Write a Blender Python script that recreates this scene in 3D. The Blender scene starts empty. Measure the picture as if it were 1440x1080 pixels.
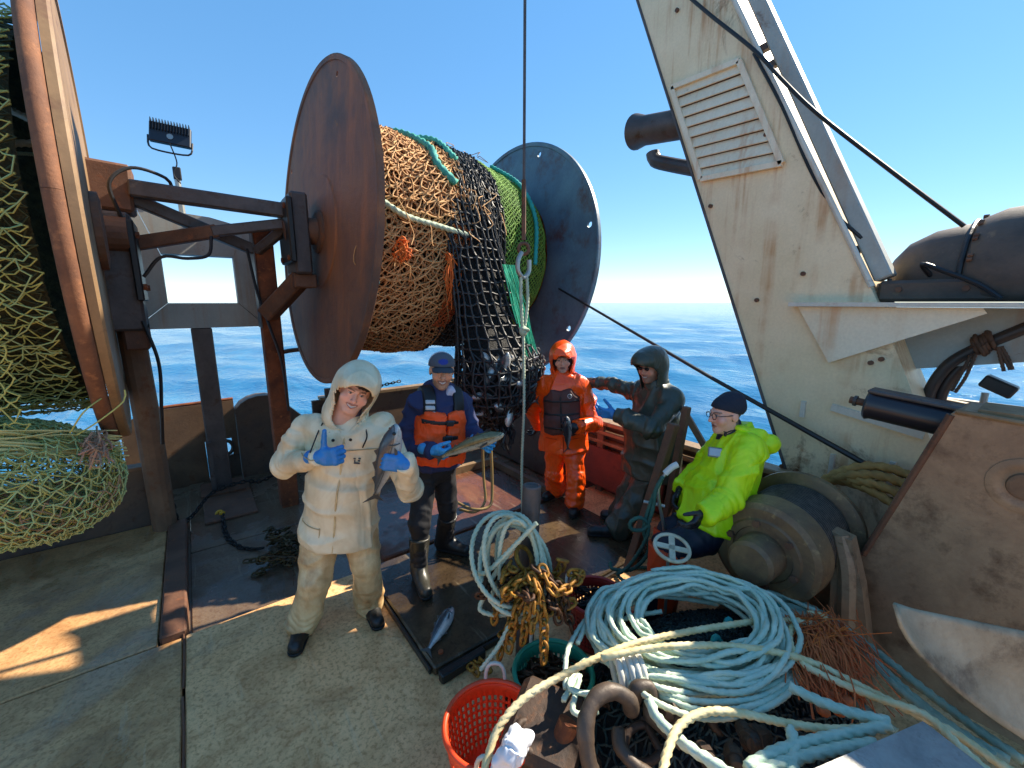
import bpy, math, random
import numpy as np
from mathutils import Vector, Matrix

random.seed(7); rng = np.random.default_rng(7)
S = bpy.context.scene
col = S.collection
R_ = math.radians

# ------------------------------------------------------------------ camera, sky, sun, exposure
CAM_H = 2.1
PITCH = math.atan(115 / 600)
cam = bpy.data.cameras.new('camera'); camo = bpy.data.objects.new('camera', cam); col.objects.link(camo)
cam.sensor_width = 36; cam.lens = 15.0; cam.clip_start = 0.03; cam.clip_end = 20000
camo.location = (0, 0, CAM_H)
camo.rotation_euler = (R_(90) - PITCH, 0, -math.atan2(.6, .8))
S.camera = camo

SUN_AZ = 98.0      # degrees clockwise from +Y (aft)
SUN_EL = 40.0
w = bpy.data.worlds.new('World'); S.world = w; w.use_nodes = True
nt = w.node_tree; nt.nodes.clear()
sky = nt.nodes.new('ShaderNodeTexSky'); sky.sky_type = 'NISHITA'; sky.sun_disc = False
sky.sun_elevation = R_(SUN_EL); sky.sun_rotation = R_(SUN_AZ)
sky.air_density = 1.0; sky.dust_density = 0.1; sky.ozone_density = 3.0; sky.altitude = 2500
bg = nt.nodes.new('ShaderNodeBackground'); bg.inputs[1].default_value = 0.15
# even tone curve over the whole sky, as the camera's film response
skg = nt.nodes.new('ShaderNodeGamma'); skg.inputs[1].default_value = 0.5
skh = nt.nodes.new('ShaderNodeHueSaturation'); skh.inputs['Saturation'].default_value = 1.72
wo = nt.nodes.new('ShaderNodeOutputWorld')
nt.links.new(sky.outputs[0], skg.inputs[0]); nt.links.new(skg.outputs[0], skh.inputs['Color']); nt.links.new(skh.outputs[0], bg.inputs[0]); nt.links.new(bg.outputs[0], wo.inputs[0])
sl = bpy.data.lights.new('sun', 'SUN'); sl.energy = 3.2; sl.angle = R_(0.53); sl.color = (1.0, 0.90, 0.74)
slo = bpy.data.objects.new('sun', sl); col.objects.link(slo)
sd = Vector((math.sin(R_(SUN_AZ)) * math.cos(R_(SUN_EL)), math.cos(R_(SUN_AZ)) * math.cos(R_(SUN_EL)), math.sin(R_(SUN_EL))))
slo.rotation_euler = sd.to_track_quat('Z', 'Y').to_euler(); slo.location = sd * 60
vs = S.view_settings
vs.view_transform = 'Standard'; vs.look = 'None'; vs.gamma = 1; vs.exposure = 1.78; vs.use_curve_mapping = False

# ------------------------------------------------------------------ measuring helpers (photo pixel -> point in the place)
_f = 600.0
_fw = np.array([.6, .8, 0]); _rt = np.array([.8, -.6, 0]); _up = np.array([0, 0, 1.])
_F = _fw * math.cos(PITCH) - _up * math.sin(PITCH); _U = _up * math.cos(PITCH) + _fw * math.sin(PITCH)
_C = np.array([0, 0, CAM_H])
def ray(x, y): return _F + _rt * (x - 720) / _f + _U * (540 - y) / _f
def Zp(x, y, z=0.0): d = ray(x, y); return _C + d * ((z - CAM_H) / d[2])
def Xp(x, y, X): d = ray(x, y); return _C + d * (X / d[0])
def Yp(x, y, Y): d = ray(x, y); return _C + d * (Y / d[1])
def B(x, y, h): d = ray(x, y); return _C + d * (h / (d @ _fw))
def V(*a): return np.array(a, float)
def nrm(v): v = np.asarray(v, float); return v / (np.linalg.norm(v) + 1e-12)

# ------------------------------------------------------------------ materials
def lin(h):
    if isinstance(h, (tuple, list)): return tuple(h[:3]) + (1,)
    h = h.lstrip('#'); c = [int(h[i:i+2], 16) / 255 for i in (0, 2, 4)]
    return tuple((x / 12.92 if x <= .04045 else ((x + .055) / 1.055) ** 2.4) for x in c) + (1,)
_mats = {}
class NB:
    def __init__(s, name):
        s.m = bpy.data.materials.new(name); s.m.use_nodes = True; s.t = s.m.node_tree
        s.t.nodes.clear(); s.out = s.t.nodes.new('ShaderNodeOutputMaterial'); s.p = s.t.nodes.new('ShaderNodeBsdfPrincipled')
        s.t.links.new(s.p.outputs[0], s.out.inputs[0]); s.tc = s.t.nodes.new('ShaderNodeTexCoord')
    def n(s, ty, **kw):
        x = s.t.nodes.new(ty)
        for k, v in kw.items(): setattr(x, k, v)
        return x
    def l(s, a, b): s.t.links.new(a, b)
    def mapping(s, sc=(1, 1, 1), rot=(0, 0, 0), src=None):
        m = s.n('ShaderNodeMapping'); m.inputs['Scale'].default_value = sc; m.inputs['Rotation'].default_value = rot
        s.l(src or s.tc.outputs['Object'], m.inputs[0]); return m.outputs[0]
    def noise(s, scale, detail=5, rough=.6, vec=None, dist=0.0):
        x = s.n('ShaderNodeTexNoise'); x.inputs['Scale'].default_value = scale; x.inputs['Detail'].default_value = detail
        x.inputs['Roughness'].default_value = rough; x.inputs['Distortion'].default_value = dist
        s.l(vec or s.tc.outputs['Object'], x.inputs['Vector']); return x.outputs[0]
    def ramp(s, fac, a, b, ca=(0, 0, 0, 1), cb=(1, 1, 1, 1)):
        r = s.n('ShaderNodeValToRGB'); r.color_ramp.elements[0].position = a; r.color_ramp.elements[1].position = b
        r.color_ramp.elements[0].color = ca; r.color_ramp.elements[1].color = cb; s.l(fac, r.inputs[0]); return r.outputs[0]
    def mix(s, fac, a, b, blend='MIX'):
        x = s.n('ShaderNodeMix'); x.data_type = 'RGBA'; x.blend_type = blend
        if isinstance(fac, float): x.inputs[0].default_value = fac
        else: s.l(fac, x.inputs[0])
        for v, i in ((a, 6), (b, 7)):
            if isinstance(v, tuple): x.inputs[i].default_value = v
            else: s.l(v, x.inputs[i])
        return x.outputs[2]
    def math(s, op, a, b=None):
        x = s.n('ShaderNodeMath', operation=op)
        for v, i in ((a, 0), (b, 1)):
            if v is None: continue
            if isinstance(v, (int, float)): x.inputs[i].default_value = v
            else: s.l(v, x.inputs[i])
        return x.outputs[0]
    def bump(s, h, strength=.3, dist=.01, prev=None):
        b = s.n('ShaderNodeBump'); b.inputs['Strength'].default_value = strength; b.inputs['Distance'].default_value = dist
        s.l(h, b.inputs['Height'])
        if prev is not None: s.l(prev, b.inputs['Normal'])
        return b.outputs[0]
    def fin(s, colr, rough=.6, metal=0.0, normal=None, **kw):
        if isinstance(colr, tuple): s.p.inputs['Base Color'].default_value = colr
        else: s.l(colr, s.p.inputs['Base Color'])
        for v, k in ((rough, 'Roughness'), (metal, 'Metallic')):
            if isinstance(v, (int, float)): s.p.inputs[k].default_value = v
            else: s.l(v, s.p.inputs[k])
        if normal is not None: s.l(normal, s.p.inputs['Normal'])
        for k, v in kw.items(): s.p.inputs[k].default_value = v
        return s.m
def patchy(name, c1, c2, scale=3.0, rough=.6, metal=0.0, bump=.25, bscale=40.0, lo=.4, hi=.62, c3=None, s3=9.0, l3=.55, h3=.68, rvar=.2, bdist=.006):
    """two or three real surface colours in blotches, with fine relief"""
    if name in _mats: return _mats[name]
    b = NB(name)
    m = b.ramp(b.noise(scale, 8, .65, dist=.4), lo, hi)
    c = b.mix(m, lin(c1), lin(c2))
    if c3: c = b.mix(b.ramp(b.noise(s3, 8, .7), l3, h3), c, lin(c3))
    g = b.noise(bscale, 6, .7)
    c = b.mix(.35, c, b.ramp(g, .25, .75, (.45, .45, .45, 1), (1, 1, 1, 1)), 'MULTIPLY')
    r = b.math('ADD', b.math('MULTIPLY', b.noise(scale * 2.3, 4), rvar), rough - rvar / 2)
    nn = b.bump(g, bump, bdist)
    _mats[name] = b.fin(c, r, metal, nn); return _mats[name]
def painted(name, paint, rust, streak='6a3a1c', amt=.62, rough=.5, bump=.15, scale=1.6, drip=.6, edge=.07, paint2=None, low=0.0):
    """old paint over steel with rust blooms and rust drips running down"""
    if name in _mats: return _mats[name]
    b = NB(name)
    p = b.mix(b.ramp(b.noise(2.2, 6), .35, .65), lin(paint), lin(paint2 or paint))
    p = b.mix(.3, p, b.ramp(b.noise(55, 4), .3, .7, (.65, .62, .58, 1), (1, 1, 1, 1)), 'MULTIPLY')
    n1 = b.noise(scale, 10, .72, dist=.5)
    drips = b.noise(1.0, 6, .6, vec=b.mapping((9, 9, .45)))
    dm = b.ramp(drips, .49, .64)
    pat = b.ramp(b.noise(1.1, 4), .40, .60)
    df = b.math('MULTIPLY', b.math('MULTIPLY', dm, pat), drip)
    c = b.mix(df, p, lin(streak))
    if low:      # more rust where the foot of the steel stays wet
        sx = b.n('ShaderNodeSeparateXYZ'); b.l(b.tc.outputs['Object'], sx.inputs[0]); cl = b.n('ShaderNodeClamp'); b.l(b.math('MULTIPLY', b.math('SUBTRACT', 1.9, sx.outputs[2]), low), cl.inputs[0]); cl.inputs[2].default_value = low * 1.1
        n1 = b.math('ADD', n1, cl.outputs[0])
    m = b.ramp(n1, amt - edge, amt + edge * .4)
    rc = b.mix(b.ramp(b.noise(14, 8, .75), .35, .65), lin(rust), lin('3a2014'))
    c = b.mix(m, c, rc)
    h = b.math('ADD', b.noise(60, 6, .7), b.math('MULTIPLY', m, -.8))
    r = b.math('ADD', b.math('MULTIPLY', m, .3), rough)
    _mats[name] = b.fin(c, r, 0.0, b.bump(h, bump, .006)); return _mats[name]
def plain(name, c, rough=.5, metal=0.0, var=.25, bump=0.0, bscale=120.0, **kw):
    if name in _mats: return _mats[name]
    b = NB(name); L = lin(c)
    n = b.noise(7, 6, .65)
    cc = b.mix(n, tuple(x * (1 - var) for x in L[:3]) + (1,), tuple(min(1, x * (1 + var)) for x in L[:3]) + (1,))
    nn = b.bump(b.noise(bscale, 4), bump, .004) if bump else None
    _mats[name] = b.fin(cc, b.math('ADD', b.math('MULTIPLY', b.noise(5, 3), .15), rough - .07), metal, nn, **kw); return _mats[name]
def cloth(name, c, c2, rough=.55, wr=.5, dirt=.5, wscale=7.0, spec=.5, dlo=.48, dhi=.7, coat=0.0):
    """wet-weather cloth: stains plus small creases"""
    if name in _mats: return _mats[name]
    b = NB(name)
    n = b.noise(3.4, 6, .62, dist=1.0)
    d2 = b.noise(1.0, 5, .6, vec=b.mapping((8, 8, 2)))
    f = b.math('MULTIPLY', b.ramp(b.math('ADD', b.math('MULTIPLY', n, .6), b.math('MULTIPLY', d2, .4)), dlo, dhi), dirt)
    c_ = b.mix(f, lin(c), lin(c2))
    cr1 = b.ramp(b.math('ABSOLUTE', b.math('SUBTRACT', b.noise(wscale * .30, 1, .4, dist=1.4), .5)), 0, .09)
    cr2 = b.ramp(b.math('ABSOLUTE', b.math('SUBTRACT', b.noise(1.0, 2, .5, vec=b.mapping((wscale * .6, wscale * .6, wscale * .2)), dist=.9), .5)), 0, .12)
    nn = b.bump(b.math('ADD', cr1, cr2), min(1.0, wr * .7), .012)
    nn = b.bump(b.noise(260, 2), .06, .001, nn)
    b.p.inputs['Specular IOR Level'].default_value = spec
    b.p.inputs['Coat Weight'].default_value = coat; b.p.inputs['Coat Roughness'].default_value = .25
    _mats[name] = b.fin(c_, b.math('ADD', b.math('MULTIPLY', n, .25), rough - .12), 0.0, nn); return _mats[name]
def vcol(name, rough=.5, sss=0.0, bump=.15, bscale=220.0):
    if name in _mats: return _mats[name]
    b = NB(name); a = b.n('ShaderNodeVertexColor'); a.layer_name = 'Col'
    c = b.mix(.35, a.outputs[0], b.ramp(b.noise(60, 5), .3, .7, (.78, .7, .68, 1), (1, 1, 1, 1)), 'MULTIPLY')
    _mats[name] = b.fin(c, rough, 0.0, b.bump(b.noise(bscale, 4), bump, .002)); 
    if sss: b.p.inputs['Subsurface Weight'].default_value = sss; b.p.inputs['Subsurface Radius'].default_value = (.012, .005, .003); b.p.inputs['Subsurface Scale'].default_value = .6
    return _mats[name]

# ------------------------------------------------------------------ object helpers
_wl = {}
def tag(o, label=None, cat=None, group=None, kind=None):
    if label: o['label'] = label
    if cat: o['category'] = cat
    if group: o['group'] = group
    if kind: o['kind'] = kind
    return o
def thing(name, label, cat, loc, group=None):
    o = bpy.data.objects.new(name, None); col.objects.link(o); o.empty_display_size = .05
    o.location = tuple(float(x) for x in loc); _wl[o.name] = np.array(loc, float)
    return tag(o, label, cat, group)
def mesh_obj(name, verts, faces, mat, parent=None, smooth=False, origin=None):
    verts = np.asarray(verts, float)
    if parent is not None: org = _wl[parent.name]
    else: org = np.array(origin if origin is not None else (0, 0, 0), float)
    me = bpy.data.meshes.new(name)
    v = verts - org
    if isinstance(faces, np.ndarray):
        n, k = faces.shape
        me.vertices.add(len(v)); me.vertices.foreach_set('co', v.astype(np.float32).ravel())
        me.loops.add(n * k); me.loops.foreach_set('vertex_index', faces.astype(np.int32).ravel())
        me.polygons.add(n); me.polygons.foreach_set('loop_start', np.arange(0, n * k, k, dtype=np.int32))
        me.update(calc_edges=True)
    else:
        me.from_pydata([tuple(x) for x in v], [], faces); me.update()
    if smooth: me.polygons.foreach_set('use_smooth', [True] * len(me.polygons))
    if mat: me.materials.append(mat)
    o = bpy.data.objects.new(name, me); col.objects.link(o)
    if parent is not None: o.parent = parent
    else: o.location = tuple(org)
    _wl[o.name] = org
    return o
def rotm(axis, a): return np.array(Matrix.Rotation(a, 3, axis))
def eul(x=0, y=0, z=0): return rotm('Z', R_(z)) @ rotm('Y', R_(y)) @ rotm('X', R_(x))
def frame(d, up=(0, 0, 1)):
    d = nrm(d); up = np.array(up, float)
    if abs(d @ up) > .97: up = np.array([0, 1., 0])
    s = nrm(np.cross(d, up)); u = np.cross(s, d); return d, s, u
class MB:
    """collects shapes; build() links them as one mesh object"""
    def __init__(s): s.v = []; s.f = []
    def add(s, v, f):
        o = len(s.v); s.v += [tuple(x) for x in v]; s.f += [tuple(i + o for i in q) for q in f]; return s
    def box(s, c, size, R=None, bev=0.0):
        hx, hy, hz = [x / 2 for x in size]; b = min(bev, hx * .9, hy * .9, hz * .9)
        R = np.eye(3) if R is None else R
        if b <= 0:
            v = np.array([(i * hx, j * hy, k * hz) for i in (-1, 1) for j in (-1, 1) for k in (-1, 1)])
            f = [(0, 1, 3, 2), (4, 6, 7, 5), (0, 4, 5, 1), (2, 3, 7, 6), (0, 2, 6, 4), (1, 5, 7, 3)]
            return s.add(v @ R.T + np.array(c), f)
        v = []; idx = {}
        for i in (-1, 1):
            for j in (-1, 1):
                for k in (-1, 1):
                    for a in range(3):
                        p = [i * (hx - b), j * (hy - b), k * (hz - b)]; p[a] = (i * hx, j * hy, k * hz)[a]
                        idx[i, j, k, a] = len(v); v.append(p)
        f = []
        for a in range(3):
            o1, o2 = [q for q in range(3) if q != a]
            for sg in (-1, 1):
                q = []
                for (m, n) in ((-1, -1), (1, -1), (1, 1), (-1, 1)):
                    t = [0, 0, 0]; t[a] = sg; t[o1] = m; t[o2] = n; q.append(idx[t[0], t[1], t[2], a])
                f.append(tuple(q))
            for m in (-1, 1):
                for n in (-1, 1):
                    q = []
                    for e, ax in ((-1, o1), (-1, o2), (1, o2), (1, o1)):
                        t = [0, 0, 0]; t[a] = e; t[o1] = m; t[o2] = n; q.append(idx[t[0], t[1], t[2], ax])
                    f.append(tuple(q))
        for i in (-1, 1):
            for j in (-1, 1):
                for k in (-1, 1): f.append(tuple(idx[i, j, k, a] for a in range(3)))
        return s.add(np.array(v) @ R.T + np.array(c), f)
    def beam(s, p, q, w, h, up=(0, 0, 1), bev=0.0):
        p = np.array(p, float); q = np.array(q, float); d, sd_, u = frame(q - p, up)
        return s.box((p + q) / 2, (np.linalg.norm(q - p), w, h), np.stack([d, sd_, u], 1), bev)
    def tube(s, pts, r, seg=10, cap=True, twist=0.0, lobes=0, lobe=.0):
        P = np.asarray(pts, float); n = len(P)
        T = np.gradient(P, axis=0); T /= (np.linalg.norm(T, axis=1)[:, None] + 1e-12)
        N = np.zeros_like(P); d, a, u = frame(T[0]); N[0] = a
        for i in range(1, n):
            x = N[i - 1] - T[i] * (N[i - 1] @ T[i]); N[i] = x / (np.linalg.norm(x) + 1e-12)
        Bn = np.cross(T, N)
        r = np.broadcast_to(np.asarray(r, float), (n,))
        th = np.linspace(0, 2 * np.pi, seg, endpoint=False)
        A = th[None, :] + np.zeros((n, 1))
        rr = r[:, None] * np.ones((1, seg))
        if lobes:
            L = np.concatenate([[0], np.cumsum(np.linalg.norm(np.diff(P, axis=0), axis=1))])
            rr = rr * (1 - lobe + lobe * np.abs(np.cos(lobes * .5 * (A - twist * L[:, None]))) * 1.4)
        v = P[:, None] + rr[..., None] * (np.cos(A)[..., None] * N[:, None] + np.sin(A)[..., None] * Bn[:, None])
        i = np.arange(n - 1)[:, None] * seg; j = np.arange(seg)[None]; k = (np.arange(seg) + 1) % seg
        f = np.stack([i + j, i + k[None], i + seg + k[None], i + seg + j], -1).reshape(-1, 4)
        fl = [tuple(x) for x in f.tolist()]
        if cap: fl += [tuple(range(seg))[::-1], tuple((n - 1) * seg + q for q in range(seg))]
        return s.add(v.reshape(-1, 3), fl)
    def cyl(s, p, q, r, seg=20, r2=None, rings=None):
        p = np.array(p, float); q = np.array(q, float)
        return s.tube([p, q], [r, r if r2 is None else r2], seg)
    def lathe(s, c, axis, prof, seg=32, cap=True):
        """prof: (distance along axis, radius)"""
        d, a, u = frame(axis); c = np.array(c, float); th = np.linspace(0, 2 * np.pi, seg, endpoint=False)
        v = []; 
        for (t, r) in prof: v += list(c + d * t + r * (np.cos(th)[:, None] * a + np.sin(th)[:, None] * u))
        f = []
        for i in range(len(prof) - 1):
            for j in range(seg):
                k = (j + 1) % seg; f.append((i * seg + j, (i + 1) * seg + j, (i + 1) * seg + k, i * seg + k))
        if cap: f += [tuple(range(seg)), tuple(((len(prof) - 1) * seg + q) for q in range(seg))[::-1]]
        return s.add(v, f)
    def prism(s, poly, ext):
        """poly: 3d points in a plane, extruded by the vector ext"""
        p = np.array(poly, float); n = len(p); v = list(p) + list(p + np.array(ext, float))
        f = [tuple(range(n))[::-1], tuple(range(n, 2 * n))] + [(i, (i + 1) % n, n + (i + 1) % n, n + i) for i in range(n)]
        return s.add(v, f)
    def sphere(s, c, r, seg=14, rg=8, R=None):
        r = np.broadcast_to(np.asarray(r, float), (3,)); prof = np.linspace(-np.pi / 2, np.pi / 2, rg + 1); v = []
        for a in prof:
            for t in np.linspace(0, 2 * np.pi, seg, endpoint=False): v.append((r[0] * np.cos(a) * np.cos(t), r[1] * np.cos(a) * np.sin(t), r[2] * np.sin(a)))
        v = np.array(v); v = (v @ R.T if R is not None else v) + np.array(c)
        f = [(i * seg + j, i * seg + (j + 1) % seg, (i + 1) * seg + (j + 1) % seg, (i + 1) * seg + j) for i in range(rg) for j in range(seg)]
        return s.add(v, f)
    def torus(s, c, axis, Rr, r, seg=32, sg=10, arc=2 * np.pi, a0=0.0):
        d, a, u = frame(axis); th = np.linspace(a0, a0 + arc, seg + 1)
        P = np.array(c) + Rr * (np.cos(th)[:, None] * a + np.sin(th)[:, None] * u)
        return s.tube(P, r, sg, cap=arc < 6.2)
    def build(s, name, mat, parent=None, smooth=False, origin=None):
        return mesh_obj(name, s.v, s.f, mat, parent, smooth, origin)
def autosmooth(o, ang=40):
    me = o.data; me.polygons.foreach_set('use_smooth', [True] * len(me.polygons))
    me.set_sharp_from_angle(angle=R_(ang)); return o
def crom(pts, step=.02):
    """smooth curve through points, evenly resampled"""
    P = np.array(pts, float); P = np.vstack([2 * P[0] - P[1], P, 2 * P[-1] - P[-2]]); out = []
    for i in range(1, len(P) - 2):
        n = max(2, int(np.linalg.norm(P[i + 1] - P[i]) / step)); t = np.linspace(0, 1, n, endpoint=False)[:, None]
        a, b_, c, d = P[i - 1], P[i], P[i + 1], P[i + 2]
        out.append(.5 * (2 * b_ + (c - a) * t + (2 * a - 5 * b_ + 4 * c - d) * t ** 2 + (3 * b_ - a - 3 * c + d) * t ** 3))
    return np.vstack(out + [P[-2][None]])
def rope(pts, r, mb=None, step=None, pitch=None, seg=12):
    """three-strand laid rope as real relief"""
    mb = mb or MB(); pitch = pitch or r * 7
    return mb.tube(crom(pts, step or r * .8), r, max(seg, 12), True, 2 * np.pi / pitch, 3, .42)
def hose(pts, r, mb=None, seg=8, step=.03):
    mb = mb or MB(); return mb.tube(crom(pts, step), r, seg)
def copy_tree(o, parent=None, **props):
    c = o.copy(); col.objects.link(c); c.parent = parent
    for k, v in props.items(): c[k] = v
    for ch in list(o.children): copy_tree(ch, c)
    return c
# ---- lattice noise for shaping
_tab = rng.random(4096).astype(np.float32)
def vnoise(P, f=1.0, seed=0):
    P = np.asarray(P, np.float32) * f + seed * 17.31; i = np.floor(P).astype(np.int64); t = P - i; t = t * t * (3 - 2 * t); o = 0
    for dx in (0, 1):
        for dy in (0, 1):
            for dz in (0, 1):
                h = ((i[:, 0] + dx) * 73856093 ^ (i[:, 1] + dy) * 19349663 ^ (i[:, 2] + dz) * 83492791) & 4095
                wgt = (t[:, 0] if dx else 1 - t[:, 0]) * (t[:, 1] if dy else 1 - t[:, 1]) * (t[:, 2] if dz else 1 - t[:, 2])
                o = o + _tab[h] * wgt
    return o
def fbm(P, f=1.0, oct=3, seed=0):
    o = 0; a = .5
    for k in range(oct): o = o + a * (vnoise(P, f * 2 ** k, seed + k) - .5); a *= .5
    return o
# ---- strands of netting
def strands(P, Q, r, sides=4):
    P = np.asarray(P, float); Q = np.asarray(Q, float); d = Q - P; L = np.linalg.norm(d, axis=1, keepdims=True) + 1e-9; d = d / L
    up = np.where(np.abs(d[:, 2:3]) > .9, np.array([[1., 0, 0]]), np.array([[0, 0, 1.]]))
    a = np.cross(d, up); a /= np.linalg.norm(a, axis=1, keepdims=True); b = np.cross(d, a)
    r = np.broadcast_to(np.asarray(r, float), (len(P),))[:, None]
    V_ = []
    for e in (P - d * r * .3, Q + d * r * .3):
        for k in range(sides):
            t = 2 * np.pi * k / sides; V_.append(e + r * (math.cos(t) * a + math.sin(t) * b))
    V_ = np.stack(V_, 1).reshape(-1, 3); base = np.arange(len(P))[:, None] * (2 * sides)
    F_ = np.concatenate([base + np.array([[k, (k + 1) % sides, sides + (k + 1) % sides, sides + k]]) for k in range(sides)], 0)
    return V_, F_
def join_arr(parts):
    vs_, fs = [], []; o = 0
    for v, f in parts: vs_.append(v); fs.append(f + o); o += len(v)
    return np.vstack(vs_), np.vstack(fs)
def net(Sf, nu, nv, r, wrapu=False, diamond=True, jit=.12, knots=0.0, seed=0, keep=None, sag=0.0):
    """netting of single twines on the surface Sf(u,v)"""
    g = np.random.default_rng(seed); U_, W_ = np.meshgrid(np.arange(nu + 1), np.arange(nv + 1), indexing='ij')
    uu = U_ + g.normal(0, jit, U_.shape); vv = W_ + g.normal(0, jit, U_.shape)
    if diamond: uu = uu + .5 * (W_ % 2)
    if wrapu: uu[-1] = uu[0] + nu
    P = Sf(uu.ravel() / nu, vv.ravel() / nv); id_ = (U_ * (nv + 1) + W_)
    E = []
    if diamond:
        e1 = np.stack([id_[:, :-1], id_[:, 1:]], -1).reshape(-1, 2)
        ev = id_[:, :-1]; odd = (W_[:, :-1] % 2 == 1)
        a = np.stack([ev[:-1][odd[:-1]], id_[1:, 1:][odd[:-1]]], -1)
        b_ = np.stack([ev[1:][~odd[1:]], id_[:-1, 1:][~odd[1:]]], -1)
        E = np.vstack([e1, a, b_])
    else:
        E = np.vstack([np.stack([id_[:, :-1], id_[:, 1:]], -1).reshape(-1, 2), np.stack([id_[:-1], id_[1:]], -1).reshape(-1, 2)])
    A_, B_ = P[E[:, 0]], P[E[:, 1]]
    if keep is not None: k = keep((A_ + B_) / 2); A_, B_ = A_[k], B_[k]
    parts = []
    if sag:
        M_ = (A_ + B_) / 2 + g.normal(0, sag * .35, A_.shape) - np.array([0, 0, sag * .7]); parts += [strands(A_, M_, r), strands(M_, B_, r)]
    else: parts.append(strands(A_, B_, r))
    if knots:
        Kp = P if keep is None else P[keep(P)]
        parts.append(strands(Kp - np.array([0, 0, r * knots * .7]), Kp + np.array([0, 0, r * knots * .7]), r * knots))
    return join_arr(parts)
# ------------------------------------------------------------------ signed-distance modelling (people, fish, soft things)
def rc(P, a, b, ra, rb):
    a = np.asarray(a, np.float32); b = np.asarray(b, np.float32); pa = P - a; ba = b - a
    h = np.clip(pa @ ba / (ba @ ba + 1e-9), 0, 1)
    return np.linalg.norm(pa - h[:, None] * ba, axis=1) - (ra + (rb - ra) * h)
def ell(P, c, r, M=None):
    p = P - np.asarray(c, np.float32)
    if M is not None: p = p @ np.asarray(M, np.float32)
    r = np.asarray(r, np.float32); k0 = np.linalg.norm(p / r, axis=1); k1 = np.linalg.norm(p / (r * r), axis=1) + 1e-9
    return k0 * (k0 - 1) / k1
def rbx(P, c, h, rad, M=None):
    p = P - np.asarray(c, np.float32)
    if M is not None: p = p @ np.asarray(M, np.float32)
    q = np.abs(p) - (np.asarray(h, np.float32) - rad)
    return np.linalg.norm(np.maximum(q, 0), axis=1) + np.minimum(q.max(1), 0) - rad
def smin(a, b, k):
    h = np.clip(.5 + .5 * (b - a) / k, 0, 1); return b + (a - b) * h - k * h * (1 - h)
def smax(a, b, k): return -smin(-a, -b, k)
def chain_min(ds, k):
    o = ds[0]
    for d in ds[1:]: o = smin(o, d, k)
    return o
def surf(f, lo, hi, h):
    """surface nets: one continuous quad mesh of f = 0"""
    lo = np.asarray(lo, np.float32); n = np.maximum(np.ceil((np.asarray(hi) - lo) / h).astype(int) + 1, 4)
    ax = [lo[i] + np.arange(n[i], dtype=np.float32) * h for i in range(3)]
    # only blocks near the surface are sampled finely
    K = 6; nb = -(-n // K); cs = [lo[i] + (np.arange(nb[i], dtype=np.float32) * K + K / 2 - .5) * h for i in range(3)]
    g = np.stack(np.meshgrid(*cs, indexing='ij'), -1).reshape(-1, 3); dc_ = f(g).reshape(nb); near = np.abs(dc_) < K * h * 1.25
    vb_ = np.repeat(np.repeat(np.repeat(dc_, K, 0), K, 1), K, 2).astype(np.float32)
    I0 = np.argwhere(near); off = np.stack(np.meshgrid(*[np.arange(K)] * 3, indexing='ij'), -1).reshape(-1, 3)
    for c in range(0, len(I0), 1500):
        ii = (I0[c:c + 1500, None] * K + off[None]).reshape(-1, 3); vb_[ii[:, 0], ii[:, 1], ii[:, 2]] = f(lo + ii.astype(np.float32) * h)
    vol = vb_[:n[0], :n[1], :n[2]]
    ins = vol < 0; c = ins[:-1, :-1, :-1].astype(np.int8); m = n - 1
    cnt = np.zeros(m, np.int8)
    for a in (0, 1):
        for b in (0, 1):
            for d in (0, 1): cnt += ins[a:m[0] + a, b:m[1] + b, d:m[2] + d]
    act = (cnt > 0) & (cnt < 8); idx = -np.ones(m, np.int64); I = np.argwhere(act); idx[act] = np.arange(len(I))
    acc = np.zeros((len(I), 3), np.float32); num = np.zeros(len(I), np.float32)
    cor = [(a, b, d) for a in (0, 1) for b in (0, 1) for d in (0, 1)]
    for p in cor:
        for k in range(3):
            if p[k]: continue
            q = list(p); q[k] = 1
            va = vol[I[:, 0] + p[0], I[:, 1] + p[1], I[:, 2] + p[2]]; vb = vol[I[:, 0] + q[0], I[:, 1] + q[1], I[:, 2] + q[2]]
            x = (va < 0) != (vb < 0); t = np.where(x, va / np.where(x, va - vb, 1), 0)
            pos = np.tile(np.array(p, np.float32), (len(I), 1)); pos[:, k] += t
            acc += pos * x[:, None]; num += x
    Vv = lo + (I + acc / num[:, None]) * h
    F = []
    for k in range(3):
        o1, o2 = (k + 1) % 3, (k + 2) % 3
        s0 = [slice(0, n[i]) for i in range(3)]; s1 = list(s0); s0[k] = slice(0, n[k] - 1); s1[k] = slice(1, n[k])
        A_ = ins[tuple(s0)]; B_ = ins[tuple(s1)]; E = np.argwhere(A_ != B_)
        E = E[(E[:, o1] > 0) & (E[:, o2] > 0) & (E[:, o1] < n[o1] - 1) & (E[:, o2] < n[o2] - 1)]
        fl = A_[tuple(E.T)]; qs = []
        for d1, d2 in ((0, 0), (1, 0), (1, 1), (0, 1)):
            e = E.copy(); e[:, o1] -= d1; e[:, o2] -= d2; qs.append(idx[tuple(e.T)])
        q = np.stack(qs, 1); q[fl] = q[fl]; q[~fl] = q[~fl][:, ::-1]; F.append(q)
    F = np.vstack(F); F = F[(F >= 0).all(1)]
    return Vv.astype(float), F
def vnormals(Vv, F):
    n = np.cross(Vv[F[:, 2]] - Vv[F[:, 0]], Vv[F[:, 3]] - Vv[F[:, 1]]); N = np.zeros_like(Vv)
    for k in range(4): np.add.at(N, F[:, k], n)
    return N / (np.linalg.norm(N, axis=1, keepdims=True) + 1e-12)
def setcol(o, C):
    a = o.data.color_attributes.new('Col', 'FLOAT_COLOR', 'POINT'); C = np.concatenate([C, np.ones((len(C), 1))], 1)
    a.data.foreach_set('color', C.astype(np.float32).ravel())

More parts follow.
